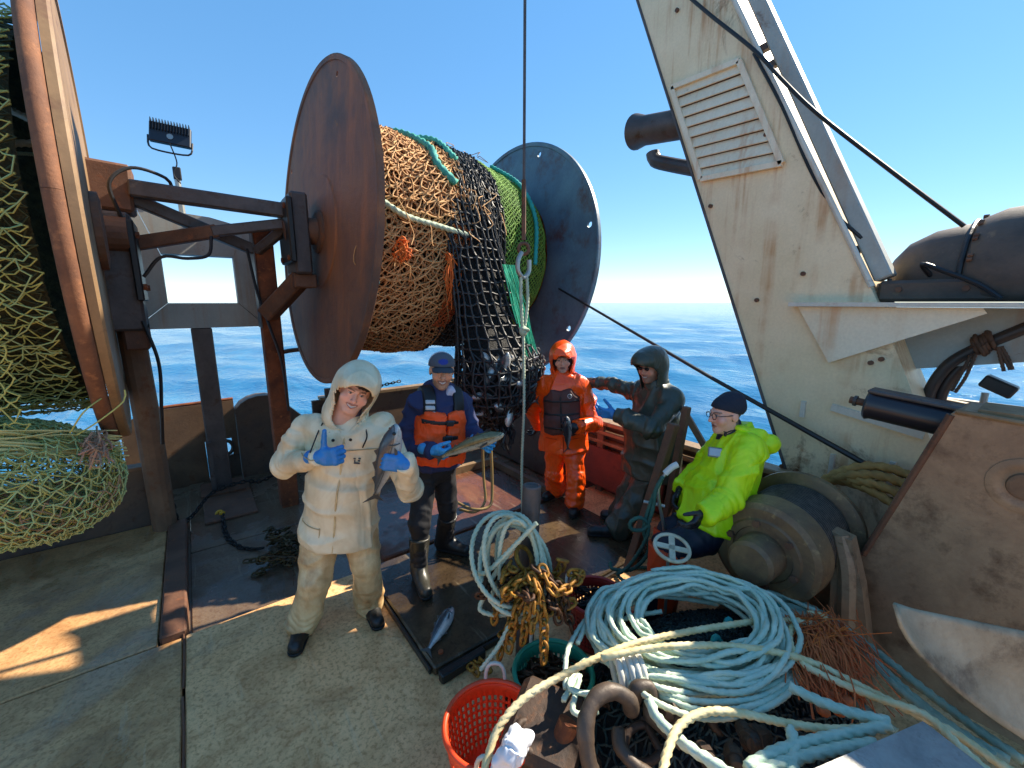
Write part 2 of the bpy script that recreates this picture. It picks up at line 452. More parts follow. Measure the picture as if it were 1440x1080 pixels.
# ------------------------------------------------------------------ the materials of the place
M_sea = None
def make_sea():
    b = NB('sea_water')
    v = b.mapping((1, 1, 1))
    n1 = b.noise(.55, 6, .62, vec=b.mapping((1.0, .55, 1), (0, 0, R_(25))), dist=.4); n2 = b.noise(2.6, 5, .6, vec=b.mapping((1, .6, 1), (0, 0, R_(40))))
    n3 = b.noise(.05, 3)
    h = b.math('ADD', b.math('MULTIPLY', n1, 1.0), b.math('MULTIPLY', n2, .28))
    c = b.mix(b.ramp(n3, .35, .65), (.012, .095, .22, 1), (.016, .13, .27, 1))
    c = b.mix(b.ramp(n1, .45, .75), c, (.028, .18, .32, 1))
    b.p.inputs['IOR'].default_value = 1.33
    return b.fin(c, .10, 0.0, b.bump(h, .55, .36))
M_sea = make_sea()
def make_deck(name, c1, c2, c3, wet=.5, spk=.5):
    """worn steel deck: broad stains, scrape tracks, fine pitting, drying wet patches"""
    b = NB(name)
    big = b.noise(.8, 7, .62, dist=.8); mid_ = b.noise(3.2, 8, .66, dist=1.0); sp = b.noise(42, 8, .7); sp2 = b.noise(120, 3, .6)
    tr = b.noise(1.0, 6, .6, vec=b.mapping((22, 1.6, 1), (0, 0, R_(24)))); tr2 = b.noise(1.0, 5, .6, vec=b.mapping((2.0, 26, 1), (0, 0, R_(-14))))
    c = b.mix(b.ramp(big, .34, .66), lin(c1), lin(c2))
    c = b.mix(b.math('MULTIPLY', b.ramp(mid_, .44, .72), .75), c, lin(c3))
    c = b.mix(b.math('MULTIPLY', b.ramp(sp, .49, .60), spk), c, lin(c3))
    c = b.mix(b.math('MULTIPLY', b.ramp(tr, .60, .72), .30), c, lin('d8c8a8')); c = b.mix(b.math('MULTIPLY', b.ramp(tr2, .62, .74), .35), c, lin('4a3a2c'))
    c = b.mix(.35, c, b.ramp(sp2, .3, .7, (.6, .57, .53, 1), (1, 1, 1, 1)), 'MULTIPLY')
    w_ = b.ramp(b.noise(1.3, 6, .62, dist=.6), .64 - wet * .3, .74 - wet * .3)
    r = b.math('SUBTRACT', .72, b.math('MULTIPLY', w_, .48))
    c = b.mix(b.math('MULTIPLY', w_, .5), c, b.mix(.55, c, lin('2e241a')))
    h = b.math('ADD', b.math('MULTIPLY', sp, .5), b.math('ADD', b.math('MULTIPLY', sp2, .4), b.math('MULTIPLY', mid_, 2.0)))
    return b.fin(c, r, 0.0, b.bump(h, .4, .005))
M_deck = make_deck('deck_worn_steel', 'ffd096', 'eab074', 'a8703a', .35, .6)
M_deckL = make_deck('deck_grey_steel', 'ecba82', 'cc9a64', '986636', .5, .55)
M_well = make_deck('deck_well_wet', '8c765e', '766250', '624632', .9)
M_plat = make_deck('platform_black_wet', '6e5a40', '332a20', '2c2117', 1.4)
M_hatch = make_deck('hatch_red_steel', '84503a', '68402c', '4c3020', .9)
M_slab = patchy('slab_black', '22201e', '2f2a26', 2.0, .35, bump=.3)
M_rust = patchy('rust', '8a4a26', '5e3018', 5, .8, bump=.6, bscale=70, c3='a8602f', s3=18)
M_rustd = patchy('rust_dark', '74503a', '5c3c2a', 3, .7, bump=.4, bscale=60, c3='8a5230', s3=11)
M_steel = patchy('steel_dark', '5e5552', '48403e', 3, .5, .1, bump=.3, c3='4a3020', s3=8)
M_bulk = patchy('bulwark_brown', '82644a', '664d3a', 2.0, .7, bump=.35, c3='6e4426', s3=7)
M_bulkd = patchy('bulwark_black', '66503e', '50423a', 2.0, .6, bump=.35, c3='4a2f1d', s3=9)
M_red = patchy('bulwark_red', '7c3a24', '632c1b', 2.5, .55, bump=.2, c3='46271a', s3=9)
M_cap = patchy('rail_tan', '9a7f5c', '7d6242', 3, .6, bump=.3, c3='5a3b22', s3=10)
M_grey = painted('grey_paint', 'b0b2aa', '8a5530', 'a0703f', .66, .55, drip=.5, paint2='9aa09c')
M_white = painted('tower_white', 'f6dfb8', '9a5c2a', 'b87434', .65, .48, drip=1.0, scale=1.3, paint2='ead2a8', low=.10)
M_white2 = painted('bracket_white', 'f2e4c8', '9a5c2a', 'c88440', .68, .48, drip=.8, scale=1.1, paint2='e6d6b8')
M_tan = patchy('tan_painted_steel', '9c7c58', '876a4a', 2, .6, bump=.2, c3='74523a', s3=4, l3=.55)
M_flR = patchy('flange_blue_steel', '64808c', '52687a', 1.7, .45, .0, bump=.25, c3='5a3325', s3=3.2, l3=.5, h3=.7)
M_black = plain('black_gear', '1b1a1b', .45, 0, .3, .2)
M_hose = plain('black_hose', '17171a', .5)
M_blackdome = patchy('dome_black', '604e40', '40362f', 2.5, .6, bump=.2, c3='86694e', s3=7, l3=.6)
M_cheek = patchy('winch_brown', 'a88868', '8a6c52', 2.3, .5, .0, bump=.25, c3='6a4e38', s3=6, l3=.5)
M_drum = patchy('winch_drum', '8a6c48', '68503a', 4, .55, .0, bump=.5, c3='a08258', s3=9, l3=.58)
M_galv = plain('galvanised', 'a5a59f', .4, .7)
M_alum = patchy('aluminium', 'aaa8a2', '8e8c88', 4, .4, .4, bump=.2, c3='8a8580', s3=14)
def make_flange():
    b = NB('flange_rusty_brown')
    d = b.noise(1.0, 8, .7, vec=b.mapping((3, 6, 1.0))); m = b.noise(2.0, 9, .7, dist=.7)
    c = b.mix(b.ramp(m, .35, .65), lin('7a503a'), lin('96623e'))
    c = b.mix(b.ramp(d, .5, .7), c, lin('a8653a'))
    c = b.mix(b.ramp(b.noise(1.1, 4), .5, .66), c, lin('5c463c'))
    g = b.noise(70, 6, .7)
    c = b.mix(.4, c, b.ramp(g, .3, .7, (.6, .55, .5, 1), (1, 1, 1, 1)), 'MULTIPLY')
    return b.fin(c, .68, 0.0, b.bump(b.math('ADD', g, b.math('MULTIPLY', m, 4)), .5, .01))
M_flL = make_flange()
def twine(name, c, c2, rough=.75):
    if name in _mats: return _mats[name]
    b = NB(name); n = b.noise(9, 4, .7); c_ = b.mix(b.ramp(n, .35, .65), lin(c), lin(c2))
    wv = b.noise(160, 2); _mats[name] = b.fin(c_, rough, 0.0, b.bump(wv, .4, .003)); return _mats[name]
T_tan = twine('twine_tan', 'c48e5a', '9a6c44'); T_blk = twine('twine_black', '1c1c1e', '2b2a2a', .45); T_grn = twine('twine_green', '7fa53c', '5f8a38')
T_olive = twine('twine_olive', 'ccc46e', 'a8aa5c'); T_mint = twine('twine_mint', '9cba80', 'b0b070'); T_or = twine('twine_orange', 'e0762a', 'c45a1c')
T_teal = twine('rope_teal', '4fb3a0', '3a8f84'); T_pale = twine('rope_pale_green', 'd0dac2', 'a8c2ac'); T_pale2 = twine('rope_pale_blue', 'b0c8b4', 'dcdcc0')
T_cream = twine('rope_cream', 'ecdcae', 'd6bd84'); T_white = twine('rope_white', 'd5d2c4', 'b9b6a8'); T_haw = twine('rope_hawser', 'b28a4c', '8e6a38')
T_sage = twine('rope_sage', 'c4cdb2', 'a6b49a'); T_dgrn = twine('rope_dark_green', '3c6657', '2f5248'); T_emer = twine('twine_emerald', '16b489', '0f9a74')

# ------------------------------------------------------------------ setting: sea and ship
def sea():
    nr, ns = 230, 360; r = 3.0 * (20000 / 3.0) ** (np.linspace(0, 1, nr)); th = np.linspace(0, 2 * np.pi, ns, endpoint=False)
    X = r[:, None] * np.cos(th); Y = r[:, None] * np.sin(th); Z = np.zeros_like(X)
    for (a, lx, ang, ph) in ((.10, 9, 20, 0), (.07, 5.2, 55, 1), (.05, 3.4, -10, 2), (.035, 2.1, 38, 3.1)):
        k = 2 * np.pi / lx; fade = np.clip(lx * ns / (2 * np.pi * r[:, None]) / 5 - .3, 0, 1)
        q = k * (X * math.cos(R_(ang)) + Y * math.sin(R_(ang))) + ph + 2.0 * np.sin(.11 * X - .07 * Y)
        Z += a * fade * (np.abs(np.sin(q * .5)) * -2 + 1)
    P = np.stack([X, Y, Z - 1.7], -1).reshape(-1, 3)
    i = np.arange(nr - 1)[:, None] * ns; j = np.arange(ns)[None]; k = (j + 1) % ns
    F = np.stack([i + j, i + ns + j, i + ns + k, i + k], -1).reshape(-1, 4)
    o = mesh_obj('sea', P, F, M_sea, smooth=True); o['kind'] = 'structure'
sea()
def slab(name, x0, x1, y0, y1, z0, z1, mat, parent=None, bev=.006):
    return MB().box(((x0 + x1) / 2, (y0 + y1) / 2, (z0 + z1) / 2), (x1 - x0, y1 - y0, z1 - z0), None, bev).build(name, mat, parent)
hull = MB()
hull.prism([(-3.7, -6, -.28), (3.95, -6, -.28), (3.95, 6.6, -.28), (-3.7, 6.6, -.28)], (0, 0, .12))
hull.prism([(3.6, -6, -3), (3.95, -6, -.28), (3.6, -6, -.28)], (0, 12.5, 0)); hull.prism([(-3.7, -6, -3), (-3.7, -6, -.28), (-3.4, -6, -.28)], (0, 12.5, 0))
hull.prism([(-3.6, 6.45, -3), (3.8, 6.45, -3), (3.8, 6.45, -.29), (-3.6, 6.45, -.29)], (0, .1, 0))
tag(hull.build('hull', M_bulkd), kind='structure')
deck = slab('deck', -3.6, 3.7, -5.9, 6.4, -.158, -.10, M_well); deck['kind'] = 'structure'
# plates welded on the deck frame, one step higher in front
slab('deck_plate', -.245, 3.69, -5.8, 3.17, -.098, 0, M_deck, deck)
slab('deck_plate', -3.59, -.262, -5.8, 3.165, -.098, -.004, M_deckL, deck)
slab('deck_plate', -3.59, -.385, 3.178, 5.10, -.098, -.002, M_deckL, deck)
slab('deck_plate', -.22, 1.02, 3.19, 4.45, -.098, -.088, M_well, deck)
slab('deck_plate', -.22, 1.02, 4.463, 6.3, -.098, -.086, M_well, deck)
slab('deck_plate', -.10, .36, 4.95, 5.85, -.086, -.058, M_rustd, deck)
kerb = slab('kerb_plank', -.375, -.235, 3.185, 4.98, -.098, .035, M_rustd, None, .012)
tag(kerb, 'rust brown kerb beam edging the sunken aft deck well', 'kerb')
for yy in np.linspace(.4, 3.0, 5):      # weld beads along the plate seam
    MB().tube(crom([(-.254, yy - .3, -.002), (-.25, yy, .002), (-.257, yy + .28, -.002)], .05), .006, 6).build('weld_bead', M_rustd, deck)
# raised black working platform and the red hatch behind it
pl = thing('work_platform', 'wet black steel platform slab on the deck under the men', 'platform', (1.9, 2.5, 0))
slab('top_plate', .89, 2.98, 1.92, 3.08, .004, .066, M_plat, pl, .01); slab('edge_frame', .91, 2.96, 1.90, 1.918, .004, .045, M_slab, pl, .004)
slab('edge_frame', .872, .888, 1.95, 3.05, .004, .045, M_slab, pl, .004)
for x in (.97, 2.0, 2.85): MB().cyl((x, 1.995, .066), (x, 1.995, .078), .016, 8).build('bolt', M_rust, pl)
MB().box((1.05, 1.875, .03), (.3, .05, .06), eul(0, 0, 2), .008).build('hinge', M_slab, pl)
hc = thing('hatch_cover', 'rust red wet hatch cover behind the life vest man', 'hatch', (1.9, 3.7, 0))
slab('cover_plate', 1.05, 2.9, 3.15, 4.30, -.09, .05, M_hatch, hc, .012)
MB().beam((1.75, 4.34, .05), (3.0, 4.34, .05), .07, .16).build('coaming', M_cap, hc); MB().beam((2.93, 3.2, .06), (2.93, 4.3, .06), .06, .12).build('coaming', M_bulk, hc)

# ------------------------------------------------------------------ right side: open bulwark rail
XR = 3.5
rb = thing('bulwark_rail', 'rusty brown ship side bulwark with tan topped rail bars behind the orange suited man', 'bulwark', (XR, 3.6, 0))
MB().beam((XR + .06, 1.0, .80), (XR + .06, 6.4, .80), .15, .045, bev=.008).build('cap_rail', M_cap, rb)
for z, s in ((.685, .05), (.575, .05), (.465, .05)):
    MB().beam((XR + .05, 1.0, z), (XR + .05, 6.4, z), .10, .038, bev=.006).build('rail_bar', M_cap, rb)
MB().box((XR + .125, 3.7, .33), (.02, 5.4, .86)).build('side_plate', M_bulkd, rb); MB().box((XR + .08, 3.7, .15), (.03, 5.4, .50)).build('side_plate', M_red, rb)
for y in (1.25, 2.15, 3.05, 3.95, 4.85, 5.75): MB().box((XR + .035, y, .34), (.05, .09, .87), None, .006).build('stanchion', M_bulk, rb)
MB().box((XR - .02, 2.75, .30), (.03, 1.1, .42), eul(0, 8, 0), .005).build('red_panel', M_red, rb)
MB().box((XR - .03, 4.5, .33), (.04, 1.4, .82), eul(0, 6, 0), .006).build('inner_plate', M_bulkd, rb)

# ------------------------------------------------------------------ stern bulwark
YS = 6.25
sb = thing('stern_bulwark', 'dark rounded stern bulwark plate with an oval mooring hole beside the grey post', 'bulwark', (.2, YS, -.1))
def arcpts(c, r, a0, a1, n, y):
    return [(c[0] + r * math.cos(t), y, c[1] + r * math.sin(t)) for t in np.linspace(a0, a1, n)]
zt = .88
left = [(-.75, YS, -.1), (-.75, YS, zt - .16), (-.5, YS, zt), (.28, YS, zt + .03), (.28, YS, .36)] 
MB().prism([(-.75, YS, -.1), (-.75, YS, .70), (-.62, YS, zt - .06), (-.45, YS, zt), (.33, YS, zt + .02), (.33, YS, .42), (-.01, YS, .42), (-.01, YS, -.1)], (0, .05, 0)).build('plate', M_bulk, sb)
MB().prism([(-.008, YS, -.1), (-.008, YS, .20), (.33, YS, .20), (.33, YS, -.1)], (0, .05, 0)).build('plate', M_bulkd, sb)
# oval mooring hole framed by a ring
hp = crom([(.07, YS - .01, .31), (.10, YS - .01, .38), (.17, YS - .01, .40), (.24, YS - .01, .38), (.27, YS - .01, .31), (.24, YS - .01, .24), (.17, YS - .01, .22), (.10, YS - .01, .24), (.07, YS - .01, .31)], .03)
MB().tube(hp, .022, 8).build('mooring_hole_ring', M_bulkd, sb)
MB().prism([(-.006, YS + .002, .2), (.075, YS + .002, .2), (.075, YS + .002, .42), (-.006, YS + .002, .42)], (0, .045, 0)).build('plate', M_bulk, sb)
MB().prism([(.265, YS + .002, .2), (.33, YS + .002, .2), (.33, YS + .002, .42), (.265, YS + .002, .42)], (0, .045, 0)).build('plate', M_bulk, sb)
hump = [(.335, YS - .12, -.1), (.335, YS - .12, .75)] + [(.62 + .30 * math.cos(t), YS - .12, .72 + .22 * math.sin(t)) for t in np.linspace(math.pi, .25, 9)] + [(1.12, YS - .12, .55), (1.12, YS - .12, -.1)]
MB().prism(hump, (0, .22, 0)).build('rounded_fairing', M_bulkd, sb)
MB().tube(crom([(-.62, YS + .02, zt - .05), (-.45, YS + .02, zt + .015), (.0, YS + .02, zt + .03), (.33, YS + .02, zt + .035)], .06), .018, 8).build('cap_bead', M_rust, sb)
sb2 = thing('stern_rail_box', 'brown stern bulwark corner with tan capped edge and chain behind the men', 'bulwark', (1.9, YS, -.1))
MB().box((2.4, YS + .1, .32), (2.3, .06, .84)).build('plate', M_bulkd, sb2); MB().beam((1.35, YS + .1, .765), (3.5, YS + .1, .765), .16, .04).build('cap_rail', M_cap, sb2)
MB().prism([(1.42, YS - .4, -.1), (1.42, YS + .06, -.1), (1.42, YS + .06, .70), (1.42, YS - .4, .48)], (.05, 0, 0)).build('wing_plate', M_bulk, sb2)
MB().cyl((1.36, YS - .35, -.1), (1.36, YS - .35, .98), .035, 10).build('post', M_steel, sb2)
# low bulwark on the left, ahead of the left reel
lb = thing('left_bulwark', 'low dark brown bulwark wall below the bulging green net', 'bulwark', (-2, 5.2, 0))
MB().box((-2.04, 5.16, .25), (3.2, .09, .62), None, .01).build('wall_plate', M_bulkd, lb); MB().beam((-3.6, 5.16, .575), (-.46, 5.16, .575), .14, .03).build('cap_rail', M_bulk, lb)
MB().box((-3.62, 2.4, .3), (.08, 5.5, .8)).build('side_plate', M_bulkd, lb)

# ------------------------------------------------------------------ grey stern frame with the window
YG = 5.75
gf = thing('stern_gantry', 'weathered grey steel frame with a rectangular window opening above a dark post', 'frame', (.1, YG, -.08))
def py(pts, d=.16): return MB().prism([(x, YG, z) for x, z in pts], (0, d, 0))
py([(-.46, 1.83), (-.155, 2.093), (-.155, 2.585), (-.30, 3.03), (-.46, 2.9)]).build('side_column', M_grey, gf)
py([(.47, 2.093), (.72, 1.83), (.72, 2.83), (.62, 2.91), (.47, 2.585)]).build('side_column', M_grey, gf)
py([(-.298, 3.03), (-.153, 2.587), (.468, 2.587), (.618, 2.91), (.3, 2.985)]).build('top_beam', M_grey, gf)
py([(-.455, 1.826), (.715, 1.826), (.466, 2.09), (-.152, 2.09)]).build('sill_beam', M_grey, gf)
MB().box((.10, YG + .08, .87), (.19, .16, 1.91), None, .012).build('post', M_steel, gf)
MB().box((.10, YG + .08, -.045), (.42, .42, .02)).build('base_plate', M_rustd, gf)
MB().box((-.25, YG + .06, 3.07), (.17, .14, .10), None, .01).build('cap_block', M_grey, gf)
MB().beam((.02, YG - .03, -.03), (.02, YG - .03, .55), .05, .05).build('cleat', M_steel, gf)
# floodlight on its pole
fl = thing('floodlight', 'black ribbed floodlight on a short pale pole above the grey frame', 'floodlight', (.07, 5.85, 3.0))
c0 = V(.075, 5.85, 3.0); hd_ = V(.065, 5.85, 3.76)
MB().tube([c0 - V(0, 0, .4), c0, c0 + V(-.005, 0, .38)], [.03, .03, .026], 10).build('pole', M_galv, fl)
MB().box(c0 + V(0, 0, .40), (.07, .07, .12), None, .008).build('clamp', M_black, fl)
Rf = rotm('Y', R_(7)) @ rotm('X', R_(-12)) @ rotm('Z', R_(-10))
hb = MB().box(hd_, (.34, .05, .20), Rf, .008).build('housing', plain('lamp_navy', '1e2430', .4), fl)
for k in range(14): MB().box(hd_ + Rf @ V(-.155 + k * .0238, -.03, .065), (.006, .05, .105), Rf).build('cooling_fin', M_black, hb)
MB().box(hd_ + Rf @ V(0, .028, 0), (.30, .004, .16), Rf).build('lens', plain('lens', 'd8dce0', .2), hb)
MB().cyl(hd_ + Rf @ V(.0, -.026, -.03), hd_ + Rf @ V(0, -.031, -.03), .028, 12).build('badge', M_galv, hb)
MB().tube(crom([hd_ + Rf @ V(-.18, 0, -.04), hd_ + Rf @ V(-.17, 0, -.15), hd_ + Rf @ V(-.1, 0, -.18), hd_ + Rf @ V(.1, 0, -.18), hd_ + Rf @ V(.17, 0, -.15), hd_ + Rf @ V(.18, 0, -.04)], .03), .009, 6).build('yoke', M_black, fl)
MB().tube(crom([hd_ + Rf @ V(0, -.03, -.1), c0 + V(.01, -.03, .5), c0 + V(-.03, -.04, .38), c0 + V(.02, -.04, .3)], .02), .006, 6).build('cable', M_hose, fl)

# ------------------------------------------------------------------ reel supports
sp = thing('reel_support', 'dark steel reel support columns with bearing blocks joined by crossed beams and hoses', 'support', (.2, 4.9, -.1))
MB().tube([(-.40, 4.97, -.1), (-.40, 4.95, 1.1), (-.41, 4.92, 1.95)], .095, 14).build('column', M_bulk, sp)
MB().box((-.40, 4.78, 2.33), (.24, .34, .92), None, .02).build('bearing_block', M_steel, sp)
MB().box((-.41, 4.84, 2.99), (.34, .30, .36), eul(0, 3, 0), .02).build('column_head', M_rustd, sp)
MB().box((-.285, 4.75, 2.42), (.05, .42, .62), None, .01).build('bearing_cap', M_black, sp)
for z in (2.22, 2.62): 
    for y in (4.6, 4.9): MB().cyl((-.27, y, z), (-.235, y, z), .028, 6).build('bolt', M_rust, sp)
MB().cyl((-.55, 4.62, 2.62), (-.30, 4.62, 2.62), .13, 18).build('axle_stub', M_rustd, sp)
MB().box((-.36, 4.80, 1.82), (.16, .3, .22), None, .015).build('bracket', M_rustd, sp)
MB().box((.665, 5.0, 1.38), (.17, .20, 2.96), None, .014).build('column', M_rust, sp)
MB().box((.575, 4.995, 2.35), (.01, .21, 1.0)).build('side_plate', M_steel, sp)  # thin dark sheet painting the shaded side of the rusty column
MB().beam((.62, 4.86, 1.97), (.93, 4.62, 2.34), .16, .15, bev=.012).build('brace', M_rustd, sp)
MB().box((.93, 4.62, 2.30), (.20, .26, .13), None, .012).build('bracket', M_rustd, sp)
MB().box((.915, 4.62, 2.72), (.15, .40, .72), None, .02).build('bearing_block', M_steel, sp)
MB().box((.825, 4.62, 2.74), (.05, .50, .56), None, .01).build('bearing_cap', M_black, sp)
for z in (2.5, 2.95):
    for y in (4.45, 4.79): MB().cyl((.785, y, z), (.80, y, z), .026, 6).build('bolt', M_rust, sp)
MB().cyl((.80, 4.62, 2.74), (1.06, 4.6, 2.755), .11, 18).build('axle_stub', M_rustd, sp)
MB().beam((-.26, 4.70, 2.985), (.90, 4.62, 2.93), .12, .125, bev=.012).build('cross_beam', M_steel, sp)
MB().beam((-.26, 4.82, 2.93), (.58, 4.95, 2.60), .09, .10, bev=.01).build('cross_beam', M_steel, sp)
MB().beam((-.30, 4.9, 2.58), (.30, 4.74, 2.72), .09, .11, bev=.01).build('cross_beam', M_rustd, sp)
MB().beam((.25, 4.74, 2.71), (.85, 4.66, 2.83), .08, .09, bev=.01).build('cross_beam', M_steel, sp)
MB().beam((.60, 4.9, 2.58), (.84, 4.68, 2.80), .08, .08, bev=.01).build('cross_beam', M_steel, sp)
for pts in ([(-.33, 4.6, 2.75), (-.36, 4.55, 2.98), (-.22, 4.6, 3.12), (-.02, 4.66, 3.09), (.02, 4.7, 3.0)],
            [(-.25, 4.6, 2.3), (-.12, 4.58, 2.46), (.05, 4.6, 2.46), (.2, 4.62, 2.5), (.24, 4.66, 2.66)],
            [(-.3, 4.6, 1.95), (-.24, 4.58, 1.6), (-.27, 4.58, 1.2), (-.30, 4.62, .9)],
            [(.52, 4.9, 2.6), (.56, 4.85, 2.2), (.63, 4.78, 1.85), (.70, 4.78, 1.5), (.72, 4.8, 1.0)]):
    hose(pts, .013).build('hydraulic_hose', M_hose, sp)
hr = thing('pipe_rail', 'thin dark pipe handrail standing beside the rusty reel column', 'rail', (.75, 5.9, -.08))
MB().tube(crom([(.78, 5.9, -.08), (.78, 5.9, 1.2), (.80, 5.9, 1.42), (.9, 5.88, 1.5), (1.3, 5.85, 1.53)], .06), .028, 8).build('pipe', M_bulkd, hr)

# ------------------------------------------------------------------ right reel
A0 = V(1.09, 4.55, 2.76); A1 = V(3.467, 4.65, 2.59); AX = nrm(A1 - A0); AL = np.linalg.norm(A1 - A0)
E1 = nrm(V(-.06, 1, 0)); E1 = nrm(E1 - AX * (E1 @ AX)); E2 = np.cross(AX, E1); E2 = E2 if E2[2] > 0 else -E2
FR = 1.455
reel = thing('net_reel', 'large net reel with rust brown flange wound with tan black and green trawl netting', 'net reel', (2.2, 4.6, 1.1))
def disc(c, R, mat, name, th=.05, lip=.035, dirx=1):
    m = MB(); n = nrm(AX) * dirx
    m.lathe(c, n, [(0.0, .02), (0.0, R * .35), (.012, R * .36), (.012, R - .05), (0, R - .045), (-.004, R - .01), (.006, R), (th, R), (th + .006, R - .01), (th, R - .05), (th - .012, R - .06), (th - .012, .02)], 96, cap=False)
    o = m.build(name, mat, reel); return autosmooth(o, 30)
fL = disc(A0, FR, M_flL, 'flange'); fL['label'] = 'rust brown left flange disc'
fR = disc(A1, FR, M_flR, 'flange'); fR['label'] = 'dark blue grey right flange disc with small lit holes'
MB().lathe(A0, -AX, [(0, .20), (.02, .20), (.03, .17), (.03, .12), (.16, .11)], 32).build('hub', M_rustd, reel)
def pierce(o, c, holes, r, n):
    cut = MB()
    for a, rr in holes:
        p = c + FR * rr * (math.cos(a) * -E1 + math.sin(a) * E2); cut.cyl(p - n * .2, p + n * .2, r, 14)
    k = cut.build('cutter', None); k.location = tuple(-V(0, 0, 0)); md = o.modifiers.new('holes', 'BOOLEAN'); md.object = k; md.operation = 'DIFFERENCE'; md.solver = 'EXACT'
    bpy.context.view_layer.update(); dg = bpy.context.evaluated_depsgraph_get(); me = bpy.data.meshes.new_from_object(o.evaluated_get(dg)); o.modifiers.clear(); o.data = me; bpy.data.objects.remove(k)
pierce(fR, A1, ((1.25, .91), (.25, .92), (-.62, .93), (2.2, .9)), .033, AX); pierce(fL, A0, ((1.15, .90), (2.5, .9)), .022, AX)
def drum_r(t):      # outer radius of the wound net along the axis, t in metres from the left flange
    return np.interp(t, [0, .06, .25, .9, 1.05, 1.5, 1.62, 1.9, 2.15, 2.25, 2.38], [.93, .97, 1.00, 1.02, 1.04, 1.04, 1.0, .96, .88, .80, .55])
def wound(t, a, dr=0.0, wob=.03, seed=0):
    """t along axis, a angle (0 = up, positive turns to the camera side)"""
    t = np.asarray(t, float); a = np.asarray(a, float)
    r = drum_r(t) + dr
    q = np.stack([t * 2.2, np.cos(a) * 2, np.sin(a) * 2], -1)
    r = r + wob * 2 * fbm(q, 1.3, 3, seed) + .09 * np.clip(-np.cos(a), 0, 1) ** 2 * (t < 1.0)
    return A0 + t[:, None] * AX + r[:, None] * (np.cos(a)[:, None] * E2 - np.sin(a)[:, None] * E1)
def grid_mesh(Sf, nu, nv, closeu=True):
    u, v = np.meshgrid(np.linspace(0, 1, nu + 1), np.linspace(0, 1, nv + 1), indexing='ij'); P = Sf(u.ravel(), v.ravel())
    i, j = np.meshgrid(np.arange(nu), np.arange(nv), indexing='ij'); i = i.ravel(); j = j.ravel(); k = nv + 1
    return P, np.stack([i * k + j, (i + 1) * k + j, (i + 1) * k + j + 1, i * k + j + 1], 1)
M_core = patchy('net_core_dark', '3a2a1c', '1e1814', 18, .9, bump=1.0, bscale=60, bdist=.03)
M_coreb = patchy('net_core_black', '121214', '1e1d1d', 18, .7, bump=1.0, bscale=60, bdist=.03)
M_coreg = patchy('net_core_green', '2c4a1c', '203818', 18, .85, bump=1.0, bscale=60, bdist=.03)
def band(name, t0, t1, mat, dr): 
    P, F = grid_mesh(lambda u, v: wound(t0 + (t1 - t0) * v, u * 2 * np.pi, dr, .03, 0), 110, 14); return mesh_obj(name, P, F, mat, reel, True)
band('wound_net_core', .04, 1.04, M_core, -.05); band('wound_net_core', 1.03, 1.48, M_coreb, -.05); band('wound_net_core', 1.47, 2.36, M_coreg, -.03)
def layer(name, t0, t1, nu, nv, r, mat, dr, seed, diamond=True, knots=0.0, jit=.16, wob=.03, skew=0.0, a0=0.0, a1=2 * math.pi, sag=0.0):
    def Sf(u, v): return wound(np.clip(t0 + (t1 - t0) * v, .02, AL - .02), a0 + (a1 - a0) * u + skew * v, dr + .02 * (vnoise(np.stack([u * 40, v * 9, v * 0], -1), 1, seed) - .5), wob, 0)
    Vv, F = net(Sf, nu, nv, r, False, diamond, jit, knots, seed, None, sag); return mesh_obj(name, Vv, F, mat, reel)
layer('tan_netting', .05, 1.02, 92, 26, .0062, T_tan, .006, 1, True, 1.6, .2, wob=.05, sag=.010)
layer('tan_netting', .05, 1.02, 70, 20, .0065, twine('twine_brown', '7a4a28', '5c3a24'), -.022, 2, True, 1.3, .25, skew=.2)
layer('tan_netting', .05, 1.04, 84, 17, .0075, T_tan, .022, 3, False, 1.7, .2, skew=.25, wob=.05, sag=.012)
layer('tan_netting', .12, .9, 40, 11, .007, twine('twine_sand', 'e0b27a', 'c08a54'), .034, 13, True, 1.6, .25, skew=-.4, wob=.06, a0=-.3, a1=2.6, sag=.012)
layer('black_netting', .97, 1.44, 70, 12, .0085, T_blk, .024, 4, False, 1.6, .24, wob=.05, sag=.010)
layer('black_netting', .97, 1.47, 60, 14, .0075, T_blk, -.005, 5, True, 1.4, .2, skew=.15)
layer('green_netting', 1.46, 2.30, 120, 30, .0055, T_grn, .008, 6, True, 1.3, .15)
layer('green_netting', 1.48, 2.28, 100, 26, .005, twine('twine_green_dark', '3f5c22', '34501e'), -.012, 7, True, 1.3, .2, skew=.1)
P, F = grid_mesh(lambda u, v: wound(2.24 + .10 * v, u * 2 * np.pi, .03, .02, 0), 90, 6); mesh_obj('orange_netting', P, F, patchy('orange_net', 'd8641c', 'b04c14', 14, .8, bump=.8, bscale=70), reel, True)
